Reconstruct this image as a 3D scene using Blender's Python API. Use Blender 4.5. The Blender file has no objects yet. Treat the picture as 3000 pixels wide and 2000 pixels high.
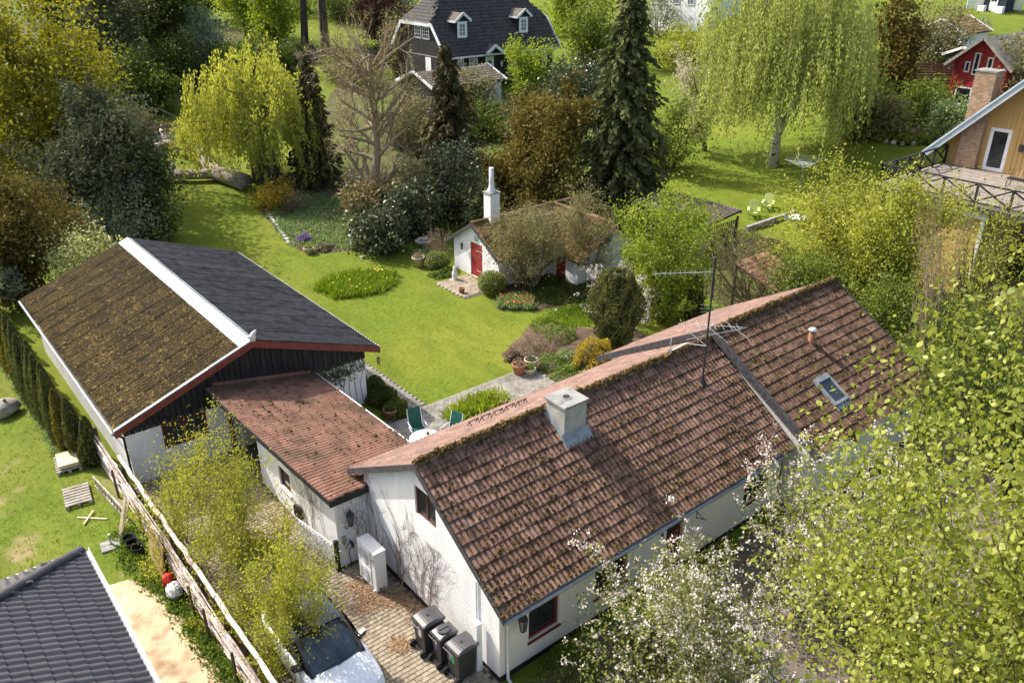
import bpy, math, random
import numpy as np
from mathutils import Matrix, Vector
random.seed(11)
RG = np.random.default_rng(11)
SC = bpy.context.scene
COL = SC.collection
R = math.radians

# ------------------------------------------------------------------ camera
CAM_H = 17.0
FPX = 2442.0                       # focal length in pixels of the 3000 px wide photograph
PITCH, YAW = R(26.02), R(50.94)
cam_d = bpy.data.cameras.new('camera')
cam_d.sensor_width = 36.0
cam_d.lens = 36.0 * FPX / 3000.0
cam_d.clip_start = 0.1
cam_d.clip_end = 2000.0
cam = bpy.data.objects.new('camera', cam_d)
COL.objects.link(cam)
cam.location = (0, 0, CAM_H)
cam.rotation_euler = (math.pi/2 - PITCH, 0, YAW - math.pi/2)
SC.camera = cam

# ------------------------------------------------------------------ sky, sun, exposure
TO_SUN = Vector((-0.34, 1.0, 1.0)).normalized()
wd = bpy.data.worlds.new('World'); SC.world = wd; wd.use_nodes = True
wn = wd.node_tree.nodes; wl = wd.node_tree.links
bg = wn['Background']
sky = wn.new('ShaderNodeTexSky'); sky.sky_type = 'NISHITA'; sky.sun_disc = False
sky.sun_elevation = math.asin(TO_SUN.z)
sky.sun_rotation = math.atan2(TO_SUN.x, TO_SUN.y)
sky.air_density = 1.0; sky.dust_density = 4.0; sky.ozone_density = 0.3
wl.new(sky.outputs[0], bg.inputs[0]); bg.inputs[1].default_value = 0.15
sun_d = bpy.data.lights.new('sun', 'SUN'); sun_d.energy = 3.7; sun_d.angle = R(0.53)
sun_d.color = (1.0, 0.945, 0.86)
sun = bpy.data.objects.new('sun', sun_d); COL.objects.link(sun)
sun.rotation_euler = TO_SUN.to_track_quat('Z', 'Y').to_euler()
sun.location = (-20, 60, 60)
vs = SC.view_settings
SC.display_settings.display_device = 'sRGB'
vs.view_transform = 'Standard'; vs.look = 'None'; vs.gamma = 1.0; vs.use_curve_mapping = False
vs.exposure = 0.95
SC.cycles.max_bounces = 8
SC.cycles.diffuse_bounces = 3
SC.cycles.transmission_bounces = 4

# ------------------------------------------------------------------ photograph geometry
_d = np.array([math.cos(PITCH)*math.cos(YAW), math.cos(PITCH)*math.sin(YAW), -math.sin(PITCH)])
_r = np.array([math.sin(YAW), -math.cos(YAW), 0.0]); _u = np.cross(_r, _d)
_o = np.array([0, 0, CAM_H])
def ray(px, py): return _d + (px-1500)/FPX*_r - (py-1000)/FPX*_u
def G(px, py, z=0.0):
    v = ray(px, py); return _o + v*(z-CAM_H)/v[2]
def onx(px, py, X): v = ray(px, py); return _o + v*X/v[0]
def ony(px, py, Y): v = ray(px, py); return _o + v*Y/v[1]
def proj(P):
    q = np.asarray(P, float)-_o; w = q@_d
    return 1500+FPX*(q@_r)/w, 1000-FPX*(q@_u)/w
def _sp(t): return np.log1p(np.exp(np.clip(t, -60, 60)))
def T(x, y):
    """height of the land: level round the house, rising gently to the back and to the right"""
    x = np.asarray(x, float); y = np.asarray(y, float)
    D = .63*x+.776*y; S = .776*x-.63*y
    z = 0.33*_sp((D-50)/3) - 0.30*_sp((D-137)/3)
    s = np.clip((S-17)/11, 0, 1)
    return z + 2.8*s*s*(3-2*s)
def GT(px, py):
    v = ray(px, py); t = np.arange(4, 320, .05)
    q = _o+np.outer(t, v); h = q[:, 2]-T(q[:, 0], q[:, 1])
    i = int(np.argmax(h <= 0)); i = max(i, 1)
    a = h[i-1]/(h[i-1]-h[i]+1e-9)
    return q[i-1]+(q[i]-q[i-1])*a
def z_at(P, py):
    """height at which the vertical through P shows at photo row py"""
    q = np.array([P[0], P[1], CAM_H])-_o; k = (1000-py)/FPX
    # (q+z up).u = k (q+z up).d
    return CAM_H + (k*(q@_d)-(q@_u))/(_u[2]-k*_d[2])
def mpp(P): return float((np.asarray(P)-_o)@_d)/FPX

# ------------------------------------------------------------------ objects
def tag(o, label=None, cat=None, group=None, kind=None):
    if label: o['label'] = label
    if cat: o['category'] = cat
    if group: o['group'] = group
    if kind: o['kind'] = kind
    return o
def thing(name, label, cat, loc=(0, 0, 0), rotz=0.0, group=None):
    o = bpy.data.objects.new(name, None); COL.objects.link(o)
    o.empty_display_size = 0.2
    o.location = loc; o.rotation_euler = (0, 0, rotz)
    return tag(o, label, cat, group)
def link(name, me, mat, parent=None, world=True, M=None):
    o = bpy.data.objects.new(name, me); COL.objects.link(o)
    if mat is not None and len(me.materials) == 0:
        for m in (mat if isinstance(mat, (list, tuple)) else [mat]): me.materials.append(m)
    if parent is not None:
        o.parent = parent
        if parent.type == 'EMPTY' and world:
            o.matrix_parent_inverse = Matrix.Translation(-Vector(parent.location))
    if M is not None: o.matrix_basis = M
    return o
def np_mesh(name, V, F, smooth=False, rnd=None):
    """V (n,3); F (m,k) one face size"""
    me = bpy.data.meshes.new(name)
    V = np.ascontiguousarray(V, np.float32); F = np.ascontiguousarray(F, np.int32)
    m, k = F.shape
    me.vertices.add(len(V)); me.vertices.foreach_set('co', V.ravel())
    me.loops.add(m*k); me.loops.foreach_set('vertex_index', F.ravel())
    me.polygons.add(m); me.polygons.foreach_set('loop_start', np.arange(0, m*k, k, dtype=np.int32))
    me.polygons.foreach_set('use_smooth', np.full(m, bool(smooth)))
    if rnd is not None:
        a = me.attributes.new('rnd', 'FLOAT', 'POINT'); a.data.foreach_set('value', np.ascontiguousarray(rnd, np.float32))
    me.update(calc_edges=True)
    return me
class MB:
    """collects shapes, becomes ONE mesh object"""
    def __init__(s): s.v = []; s.f = []; s.m = []
    def add(s, vs, fs, mi=0):
        b = len(s.v); s.v += [tuple(map(float, p)) for p in vs]
        s.f += [tuple(b+i for i in f) for f in fs]; s.m += [mi]*len(fs); return s
    def quad(s, *p, mi=0): return s.add(p, [tuple(range(len(p)))], mi)
    def box(s, x0, x1, y0, y1, z0, z1, mi=0):
        v = [(x, y, z) for z in (z0, z1) for y in (y0, y1) for x in (x0, x1)]
        return s.add(v, [(0, 2, 3, 1), (4, 5, 7, 6), (0, 1, 5, 4), (2, 6, 7, 3), (0, 4, 6, 2), (1, 3, 7, 5)], mi)
    def hexa(s, p, mi=0):
        """p: 4 bottom points (loop), then the 4 points above them"""
        return s.add(p, [(3, 2, 1, 0), (4, 5, 6, 7), (0, 1, 5, 4), (1, 2, 6, 5), (2, 3, 7, 6), (3, 0, 4, 7)], mi)
    def beam(s, a, b, w, h, up=(0, 0, 1), mi=0):
        a = Vector(a); b = Vector(b); t = (b-a).normalized(); up = Vector(up)
        sd = t.cross(up)
        if sd.length < 1e-4: sd = t.cross(Vector((1, 0, 0)))
        sd.normalize(); n = sd.cross(t)
        c = [(-w/2, -h/2), (w/2, -h/2), (w/2, h/2), (-w/2, h/2)]
        return s.hexa([a+sd*x+n*y for x, y in c]+[b+sd*x+n*y for x, y in c], mi)
    def prism(s, poly, ext, mi=0):
        """closed flat polygon (3-D points) extruded by a vector"""
        n = len(poly); e = Vector(ext); p = [Vector(q) for q in poly]
        return s.add(p+[q+e for q in p], [tuple(range(n-1, -1, -1)), tuple(range(n, 2*n))]+[(i, (i+1) % n, n+(i+1) % n, n+i) for i in range(n)], mi)
    def tube(s, pts, rad, n=6, caps=True, mi=0):
        pts = [Vector(p) for p in pts]; k = len(pts)
        if not hasattr(rad, '__len__'): rad = [rad]*k
        vs = []; prev = None
        for i, p in enumerate(pts):
            t = (pts[min(i+1, k-1)]-pts[max(i-1, 0)])
            t = t.normalized() if t.length > 1e-6 else Vector((0, 0, 1))
            if prev is None:
                prev = t.orthogonal().normalized()
            a = (prev-t*prev.dot(t)); a = a.normalized() if a.length > 1e-5 else t.orthogonal().normalized()
            prev = a; b = t.cross(a)
            for j in range(n):
                w = 2*math.pi*j/n; vs.append(p+(a*math.cos(w)+b*math.sin(w))*rad[i])
        fs = [(i*n+j, i*n+(j+1) % n, (i+1)*n+(j+1) % n, (i+1)*n+j) for i in range(k-1) for j in range(n)]
        if caps: fs += [tuple(range(n-1, -1, -1)), tuple((k-1)*n+j for j in range(n))]
        return s.add(vs, fs, mi)
    def lathe(s, prof, c=(0, 0, 0), n=16, mi=0):
        vs = [(c[0]+r*math.cos(2*math.pi*j/n), c[1]+r*math.sin(2*math.pi*j/n), c[2]+z) for r, z in prof for j in range(n)]
        k = len(prof)
        fs = [(i*n+j, i*n+(j+1) % n, (i+1)*n+(j+1) % n, (i+1)*n+j) for i in range(k-1) for j in range(n)]
        fs += [tuple(range(n-1, -1, -1)), tuple((k-1)*n+j for j in range(n))]
        return s.add(vs, fs, mi)
    def mesh(s, name, smooth=False):
        me = bpy.data.meshes.new(name); me.from_pydata(s.v, [], s.f)
        me.polygons.foreach_set('material_index', np.array(s.m, np.int32))
        if smooth: me.polygons.foreach_set('use_smooth', np.ones(len(s.f), bool))
        me.update(); return me
    def build(s, name, mat, parent=None, smooth=False, world=True, M=None):
        return link(name, s.mesh(name, smooth), mat, parent, world, M)
def bevel(o, w=0.01, seg=1):
    m = o.modifiers.new('bevel', 'BEVEL'); m.width = w; m.segments = seg; m.limit_method = 'ANGLE'; return o

# ------------------------------------------------------------------ materials
def _rgb(c): return (c[0], c[1], c[2], 1.0)
def mat(name, c1, c2=None, scale=3.0, rough=.85, bump=0.0, bscale=40.0, spec=.25, metal=0.0, lo=.38, hi=.62,
        c3=None, s3=.6, lo3=.55, hi3=.7, rand=0.0, stretch=None, detail=5.0, coat=0.0):
    m = bpy.data.materials.new(name); m.use_nodes = True
    nt = m.node_tree; N = nt.nodes; L = nt.links; b = N['Principled BSDF']
    b.inputs['Roughness'].default_value = rough; b.inputs['Metallic'].default_value = metal
    b.inputs['Specular IOR Level'].default_value = spec
    b.inputs['Coat Weight'].default_value = coat
    g = N.new('ShaderNodeNewGeometry'); vec = g.outputs['Position']
    if stretch:
        mp = N.new('ShaderNodeMapping'); mp.inputs['Scale'].default_value = stretch
        L.new(vec, mp.inputs[0]); vec = mp.outputs[0]
    def noise(sc, det=detail):
        n = N.new('ShaderNodeTexNoise'); n.inputs['Scale'].default_value = sc; n.inputs['Detail'].default_value = det
        L.new(vec, n.inputs['Vector']); return n.outputs['Fac']
    def rng(src, a, bb):
        r = N.new('ShaderNodeMapRange'); r.inputs[1].default_value = a; r.inputs[2].default_value = bb
        L.new(src, r.inputs[0]); return r.outputs[0]
    def mix(fac, a, bb, blend='MIX'):
        x = N.new('ShaderNodeMix'); x.data_type = 'RGBA'; x.blend_type = blend
        if isinstance(fac, float): x.inputs[0].default_value = fac
        else: L.new(fac, x.inputs[0])
        for i, q in ((6, a), (7, bb)):
            if isinstance(q, tuple): x.inputs[i].default_value = _rgb(q)
            else: L.new(q, x.inputs[i])
        return x.outputs[2]
    col = None
    if c2 is not None: col = mix(rng(noise(scale), lo, hi), tuple(c1), tuple(c2))
    if c3 is not None: col = mix(rng(noise(s3, 8.0), lo3, hi3), col if col else tuple(c1), tuple(c3))
    if rand:
        oi = N.new('ShaderNodeObjectInfo'); ad = N.new('ShaderNodeMath'); ad.operation = 'ADD'
        L.new(oi.outputs['Random'], ad.inputs[0]); L.new(g.outputs['Random Per Island'], ad.inputs[1])
        fr = N.new('ShaderNodeMath'); fr.operation = 'FRACT'; L.new(ad.outputs[0], fr.inputs[0])
        r = N.new('ShaderNodeMapRange'); r.inputs[3].default_value = 1-rand; r.inputs[4].default_value = 1+rand
        L.new(fr.outputs[0], r.inputs[0])
        hs = N.new('ShaderNodeHueSaturation'); L.new(r.outputs[0], hs.inputs['Value'])
        if col: L.new(col, hs.inputs['Color'])
        else: hs.inputs['Color'].default_value = _rgb(c1)
        col = hs.outputs[0]
    if col: L.new(col, b.inputs['Base Color'])
    else: b.inputs['Base Color'].default_value = _rgb(c1)
    if bump:
        bp = N.new('ShaderNodeBump'); bp.inputs['Strength'].default_value = 1.0; bp.inputs['Distance'].default_value = bump
        L.new(noise(bscale, 4.0), bp.inputs['Height']); L.new(bp.outputs[0], b.inputs['Normal'])
    return m
def leafmat(name, c1, c2, trans=.38, rough=.55, spec=.25, c3=None):
    m = bpy.data.materials.new(name); m.use_nodes = True
    nt = m.node_tree; N = nt.nodes; L = nt.links; b = N['Principled BSDF']; out = N['Material Output']
    at = N.new('ShaderNodeAttribute'); at.attribute_name = 'rnd'
    cr = N.new('ShaderNodeValToRGB'); cr.color_ramp.elements[0].color = _rgb(c1); cr.color_ramp.elements[1].color = _rgb(c2)
    if c3:
        e = cr.color_ramp.elements.new(.86); e.color = _rgb(c2); cr.color_ramp.elements[2].color = _rgb(c3)
        cr.color_ramp.elements[1].position = .84
    L.new(at.outputs['Fac'], cr.inputs[0]); L.new(cr.outputs[0], b.inputs['Base Color'])
    b.inputs['Roughness'].default_value = rough; b.inputs['Specular IOR Level'].default_value = spec
    tr = N.new('ShaderNodeBsdfTranslucent')
    hs = N.new('ShaderNodeHueSaturation'); hs.inputs['Value'].default_value = 1.25; hs.inputs['Saturation'].default_value = 1.1
    L.new(cr.outputs[0], hs.inputs['Color']); L.new(hs.outputs[0], tr.inputs[0])
    mx = N.new('ShaderNodeMixShader'); mx.inputs[0].default_value = trans
    L.new(b.outputs[0], mx.inputs[1]); L.new(tr.outputs[0], mx.inputs[2]); L.new(mx.outputs[0], out.inputs[0])
    return m
# ------------------------------------------------------------------ material library
M = {}
M['render'] = mat('white_render', (.74, .74, .735), (.82, .815, .805), 1.3, .9, .012, 30, c3=(.60, .575, .52), s3=1.6, lo3=.58, hi3=.8, stretch=(1, 1, .35))
M['render_smooth'] = mat('white_render_shade_cream', (.70, .67, .60), (.76, .73, .67), 1.3, .9, .006, 45, c3=(.6, .56, .48), s3=.7, lo3=.62, hi3=.85)  # shaded front's creamy tone put into the colour; neighbour's wall shares it
M['white'] = mat('white_paint', (.78, .79, .80), (.70, .71, .72), 2, .6, .002, 60)
M['plinth'] = mat('black_plinth', (.02, .02, .022), (.03, .03, .03), 4, .8)
M['tile'] = mat('brown_roof_tile', (.185, .105, .074), (.25, .15, .112), 2.2, .85, .004, 55, c3=(.085, .054, .031), s3=5.0, lo3=.48, hi3=.6, rand=.2)
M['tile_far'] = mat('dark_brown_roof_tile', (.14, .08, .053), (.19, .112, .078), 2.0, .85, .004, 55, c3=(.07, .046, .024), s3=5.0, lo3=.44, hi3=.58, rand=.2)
M['tile_red'] = mat('red_brown_roof_tile', (.175, .086, .058), (.23, .122, .085), 1.6, .85, .004, 55, c3=(.10, .066, .036), s3=.9, lo3=.5, hi3=.7, rand=.18)
M['tile_pink'] = M['tile']
M['roof_base'] = mat('roof_underlay', (.03, .022, .018))
M['moss'] = mat('brown_moss', (.075, .050, .020), (.15, .105, .042), 9, 1.0, .01, 60, spec=.05)
M['moss_gold'] = mat('golden_moss', (.17, .118, .04), (.26, .19, .065), 4, 1.0, .01, 60, spec=.05, c3=(.085, .062, .028), s3=1.4, lo3=.52, hi3=.66)
M['eternit_moss'] = mat('mossy_corrugated_sheet', (.165, .115, .048), (.10, .078, .042), 2.6, .95, .01, 40, c3=(.22, .20, .17), s3=2.2, lo3=.66, hi3=.74, rand=.08)
M['eternit'] = mat('grey_corrugated_sheet', (.105, .098, .092), (.15, .14, .128), 3.0, .9, .006, 40, c3=(.07, .058, .042), s3=2.0, lo3=.5, hi3=.7, rand=.1)
M['zinc'] = mat('pale_ridge_metal', (.36, .43, .48), (.43, .49, .54), 1.5, .5, .002, 8, spec=.4)
M['zinc_dark'] = mat('grey_flashing', (.20, .22, .23), (.28, .30, .31), 4, .55, .003, 20, spec=.5)
M['red_wood'] = mat('red_brown_wood', (.15, .04, .03), (.20, .055, .042), 3, .7, .002, 50)
M['red_door'] = mat('red_painted_wood', (.26, .028, .028), (.34, .045, .04), 3, .6, .002, 40)
M['window_red'] = mat('dark_red_window_frame', (.16, .022, .02), (.2, .03, .028), 3, .5)
M['window_brown'] = mat('brown_window_frame', (.11, .05, .03), (.15, .07, .045), 4, .6)
M['black_wood'] = mat('black_tarred_boards', (.018, .017, .018), (.035, .033, .032), 3, .8, .003, 40, stretch=(4, 4, .6))
M['grey_wood'] = mat('weathered_dark_wood', (.045, .042, .045), (.085, .08, .08), 3, .85, .004, 50, stretch=(3, 3, 3))
M['old_wood'] = mat('weathered_grey_wood', (.25, .22, .19), (.36, .33, .30), 3, .9, .004, 60)
M['new_wood'] = mat('pale_sawn_wood', (.55, .44, .27), (.62, .52, .35), 3, .8, .002, 50)
M['brown_board'] = mat('brown_plywood', (.26, .17, .085), (.33, .23, .12), 3, .85, .002, 20, stretch=(8, 8, .8))
M['birch_pole'] = mat('pale_bark_poles', (.50, .42, .38), (.22, .17, .15), 6, .9, .006, 40, c3=(.66, .60, .56), s3=3.0, lo3=.5, hi3=.6, rand=.25, stretch=(1.5, .6, 1.5))
M['rail_pole'] = mat('pale_peeled_log', (.55, .46, .39), (.65, .57, .49), 3, .85, .004, 40, c3=(.25, .19, .15), s3=4, lo3=.6, hi3=.68)
M['concrete'] = mat('grey_concrete', (.22, .22, .205), (.29, .29, .275), 3, .9, .004, 60, c3=(.14, .14, .125), s3=5, lo3=.55, hi3=.7)
M['chimney'] = mat('weathered_chimney_render', (.34, .33, .285), (.43, .42, .38), 2.5, .9, .005, 50, c3=(.24, .24, .20), s3=2.0, lo3=.55, hi3=.75)
M['paver'] = mat('sand_coloured_paver', (.27, .225, .165), (.35, .30, .22), 4, .9, .003, 90, c3=(.20, .17, .12), s3=1.2, lo3=.55, hi3=.8, rand=.16)
M['paver_grey'] = mat('grey_paver', (.23, .215, .185), (.31, .29, .25), 4, .9, .003, 90, c3=(.16, .15, .12), s3=1.0, lo3=.5, hi3=.75, rand=.16)
M['joint'] = mat('dark_joint_sand', (.10, .085, .06), (.15, .125, .09), 6, 1.0, .004, 60)
M['joint_grey'] = mat('grey_joint_sand', (.09, .085, .065), (.13, .12, .09), 6, 1.0, .004, 60)
M['sand'] = mat('bare_sand', (.44, .325, .205), (.54, .42, .285), 1.2, 1.0, .03, 6, c3=(.29, .20, .12), s3=1.5, lo3=.5, hi3=.68, detail=9)
M['soil'] = mat('dark_garden_soil', (.07, .05, .032), (.12, .088, .055), 3, 1.0, .02, 20)
M['gravel'] = mat('brown_gravel', (.13, .105, .085), (.2, .17, .14), 25, 1.0, .015, 40)
M['dead_leaves'] = mat('dry_brown_leaves', (.20, .12, .065), (.34, .22, .13), 12, .9, rand=.3)
M['bark'] = mat('grey_brown_bark', (.085, .065, .048), (.15, .12, .09), 6, .95, .02, 18, stretch=(3, 3, .7))
M['bark_dark'] = mat('dark_bark', (.045, .036, .028), (.085, .068, .052), 6, .95, .02, 18, stretch=(3, 3, .7))
M['bark_pale'] = mat('pale_bark', (.26, .20, .12), (.36, .29, .19), 6, .95, .01, 30)  # pale tan bark for bare twigs and rustic posts
M['bark_olive'] = mat('olive_twig_bark', (.20, .165, .07), (.28, .23, .11), 4, .95)
M['bark_birch'] = mat('white_birch_bark', (.55, .52, .48), (.40, .36, .32), 5, .85, .006, 30, c3=(.06, .05, .045), s3=2.5, lo3=.56, hi3=.6, stretch=(.7, .7, 3.0))
M['bark_log'] = mat('fissured_log_bark', (.17, .14, .11), (.36, .31, .26), 5, .95, .03, 14)
M['glass'] = mat('dark_window_glass', (.016, .019, .022), (.03, .034, .038), 1.5, .06, spec=.6)  # opaque; the dark colour stands for the unlit rooms behind
M['glass_sky'] = mat('roof_window_glass', (.03, .04, .048), (.05, .06, .07), 1.0, .25, spec=.4)
M['pale_glass'] = mat('greenhouse_glass', (.30, .34, .35), (.40, .44, .45), 2, .2, spec=.7)
M['metal'] = mat('galvanised_metal', (.38, .39, .40), (.46, .47, .48), 5, .4, metal=.7, spec=.5)
M['alu'] = mat('bare_aluminium', (.60, .61, .62), (.68, .68, .69), 5, .4, metal=.5, spec=.5)
M['dark_metal'] = mat('dark_metal', (.03, .03, .032), (.05, .05, .05), 8, .5, spec=.4)
M['iron'] = mat('black_wrought_iron', (.018, .018, .02), None, rough=.5, spec=.4)
M['terracotta'] = mat('terracotta', (.30, .13, .075), (.38, .18, .11), 4, .85, .003, 50)
M['pot_pale'] = mat('pale_stoneware', (.42, .34, .24), (.5, .42, .31), 4, .8)
M['stone'] = mat('granite_stone', (.28, .25, .22), (.40, .37, .33), 3, .9, .02, 12, c3=(.2, .18, .155), s3=1.2)
M['stone_white'] = mat('pale_carved_stone', (.6, .58, .55), (.7, .69, .67), 5, .9, .006, 40)
M['yellow_wall'] = mat('ochre_boards', (.44, .28, .10), (.50, .33, .13), 2, .8, .003, 30, stretch=(1, 6, .4))
M['yellow_render'] = mat('ochre_render', (.47, .31, .12), (.54, .37, .16), 1.0, .9, .004, 40)
M['brick'] = mat('buff_brick', (.34, .22, .14), (.42, .29, .19), 5, .9, .003, 60, rand=.2)
M['mortar'] = mat('pale_mortar', (.30, .24, .17), (.36, .29, .21), 5, .95)
M['deck'] = mat('grey_deck_boards', (.20, .175, .15), (.27, .24, .21), 4, .85, .003, 40, rand=.12)
M['red_house'] = mat('falu_red_boards', (.30, .03, .028), (.36, .045, .038), 3, .85)
M['grey_corr'] = mat('grey_fibre_cement', (.20, .19, .165), (.27, .26, .22), 2, .9, .004, 40)
M['black_tile'] = mat('black_brown_far_tile', (.040, .035, .033), (.062, .054, .05), 3, .8, spec=.35, rand=.15)
M['annex_tile'] = mat('weathered_brown_far_tile', (.10, .085, .072), (.14, .12, .10), 3, .85, rand=.15)
M['steel_tile'] = mat('charcoal_steel_tile', (.045, .043, .05), (.06, .057, .064), 60, .6, .0015, 400, spec=.4, rand=.08)
M['hedge_core'] = mat('dark_core', (.02, .025, .01), (.03, .035, .015), 5)  # for solid dark cores added inside the leaves to block see-through
M['car_white'] = mat('white_car_paint', (.72, .76, .80), None, rough=.25, spec=.5, coat=.6)
M['car_black'] = mat('black_car_panel', (.012, .012, .014), None, rough=.18, spec=.5, coat=.5)
M['car_glass'] = mat('car_window_glass', (.015, .02, .024), (.05, .065, .075), 1.6, .06, spec=.7)
M['rubber'] = mat('black_rubber', (.015, .015, .016), None, rough=.8)
M['bin'] = mat('charcoal_bin_plastic', (.028, .028, .030), (.036, .036, .038), 30, .45, spec=.4)
M['bin_lid'] = mat('grey_bin_lid_plastic', (.055, .056, .062), (.07, .071, .077), 30, .4, spec=.45)
M['green_sticker'] = mat('green_sticker', (.03, .32, .09))
M['blue_sticker'] = mat('blue_sticker', (.12, .16, .38))
M['purple_sticker'] = mat('purple_sticker', (.30, .22, .36))
M['pale_sticker'] = mat('pale_sticker', (.6, .52, .52))
M['hp_white'] = mat('off_white_enamel', (.66, .67, .68), None, rough=.4, spec=.4)
M['hp_grille'] = mat('light_grey_grille', (.36, .38, .40), (.42, .44, .46), 60, .5)
M['vine'] = mat('bare_vine_stem', (.12, .065, .06), (.2, .12, .10), 8, .9)
M['cloth_green'] = mat('dark_green_fabric', (.012, .075, .055), (.02, .10, .075), 6, .7)
M['plastic_green'] = mat('pale_lime_plastic', (.50, .58, .18), (.56, .63, .24), 3, .45, spec=.4)
M['red_plastic'] = mat('red_plastic', (.62, .03, .02), None, rough=.4, spec=.4)
M['foil'] = mat('crumpled_silver_plastic', (.42, .45, .48), (.70, .73, .76), 7, .3, .05, 14, metal=.3, spec=.6)
M['terra_tile'] = mat('old_terracotta_tile', (.26, .13, .085), (.36, .21, .15), 4, .9, rand=.2)
M['teal'] = mat('teal_paint', (.05, .25, .28))
M['blue_black'] = mat('blue_black_boards', (.022, .03, .042), (.032, .042, .055), 3, .8)
M['purple'] = mat('purple_blossom', (.20, .12, .30), (.28, .19, .38), 20)
# foliage
LM = {}
LM['gold'] = leafmat('golden_maple_leaf', (.12, .125, .016), (.31, .29, .04), .42, .6, .12)
LM['willow'] = leafmat('willow_leaf', (.27, .29, .05), (.48, .49, .10), .45)
LM['spruce'] = leafmat('spruce_needle', (.055, .070, .026), (.13, .145, .055), .15, .8, .06)
LM['spruce_dark'] = leafmat('dark_spruce_needle', (.050, .046, .022), (.115, .098, .045), .12, .8, .08)
LM['yew'] = leafmat('bronze_yew_needle', (.085, .075, .018), (.24, .185, .045), .2, .8, .08)
LM['cypress'] = leafmat('grey_green_cypress', (.050, .062, .032), (.155, .165, .09), .15, .8, .06)
LM['olive'] = leafmat('olive_brown_thuja', (.070, .062, .016), (.20, .155, .04), .2, .8, .08)
LM['silver'] = leafmat('silver_green_leaf', (.14, .18, .095), (.34, .38, .24), .3)
LM['cream'] = leafmat('yellow_cream_leaf', (.30, .33, .06), (.50, .50, .22), .35, c3=(.7, .7, .6))
LM['birchfar'] = leafmat('weeping_birch_leaf', (.20, .245, .06), (.46, .50, .15), .45)
LM['birch'] = leafmat('fresh_birch_leaf', (.15, .19, .028), (.36, .38, .075), .42, .4, .35, c3=(.46, .43, .14))
LM['appleleaf'] = leafmat('crab_apple_leaf', (.12, .145, .035), (.29, .31, .08), .38)
LM['blossom'] = leafmat('pink_white_blossom', (.62, .53, .46), (.82, .78, .70), .3, .7)
LM['magnolia'] = leafmat('white_blossom', (.66, .60, .60), (.86, .84, .83), .3, .7)
LM['cherry'] = leafmat('cream_cherry_blossom', (.36, .34, .20), (.62, .58, .44), .35)
LM['green'] = leafmat('mid_green_leaf', (.075, .11, .018), (.21, .26, .045), .38, .6, .15)
LM['dkgreen'] = leafmat('dark_green_leaf', (.042, .062, .014), (.13, .165, .032), .3, .6, .12)
LM['fresh'] = leafmat('fresh_green_leaf', (.14, .20, .022), (.34, .40, .055), .42)
LM['lime'] = leafmat('yellow_green_leaf', (.20, .23, .03), (.42, .43, .075), .42)
LM['drive'] = leafmat('spring_yellow_leaf', (.22, .25, .028), (.46, .46, .065), .45)
LM['brownish'] = leafmat('bronze_shrub_leaf', (.12, .10, .04), (.27, .22, .10), .3)
LM['greyolive'] = leafmat('grey_olive_leaf', (.13, .125, .048), (.30, .28, .13), .32, .6, .12)
LM['rhodo'] = leafmat('rhododendron_leaf', (.038, .052, .020), (.13, .15, .07), .12, .4, .3)
LM['laurel'] = leafmat('variegated_laurel_leaf', (.08, .11, .03), (.28, .30, .12), .2, .4, .4)
LM['copper'] = leafmat('copper_beech_leaf', (.07, .028, .02), (.15, .075, .05), .3, .6, .1)
LM['thuja'] = leafmat('thuja_spray', (.065, .078, .024), (.19, .195, .065), .2, .7, .1)
LM['thuja_gold'] = leafmat('golden_thuja_tip', (.13, .12, .022), (.24, .20, .045), .25, .65)
LM['box'] = leafmat('box_leaf', (.10, .13, .02), (.27, .30, .05), .25, .4, .4)
LM['grass'] = leafmat('long_grass', (.10, .16, .015), (.24, .33, .04), .4)
LM['bed'] = leafmat('bed_foliage', (.08, .13, .02), (.22, .30, .06), .35)
LM['palebed'] = leafmat('pale_bed_foliage', (.14, .20, .06), (.32, .40, .17), .35)
LM['dry'] = leafmat('dry_brown_stem', (.16, .11, .065), (.34, .25, .16), .2)
LM['forsythia'] = leafmat('yellow_flowering_shrub', (.25, .19, .03), (.45, .33, .03), .35)
LM['flower_red'] = leafmat('orange_red_petal', (.6, .10, .02), (.75, .2, .05), .3)
LM['flower_yellow'] = leafmat('yellow_petal', (.65, .5, .05), (.8, .68, .15), .3)
LM['flower_white'] = leafmat('white_petal', (.7, .7, .65), (.85, .85, .8), .3)
LM['purple'] = leafmat('purple_petal', (.16, .09, .26), (.32, .22, .42), .3)
LM['ivy'] = leafmat('ivy_leaf', (.05, .075, .02), (.14, .17, .05), .25)
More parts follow.
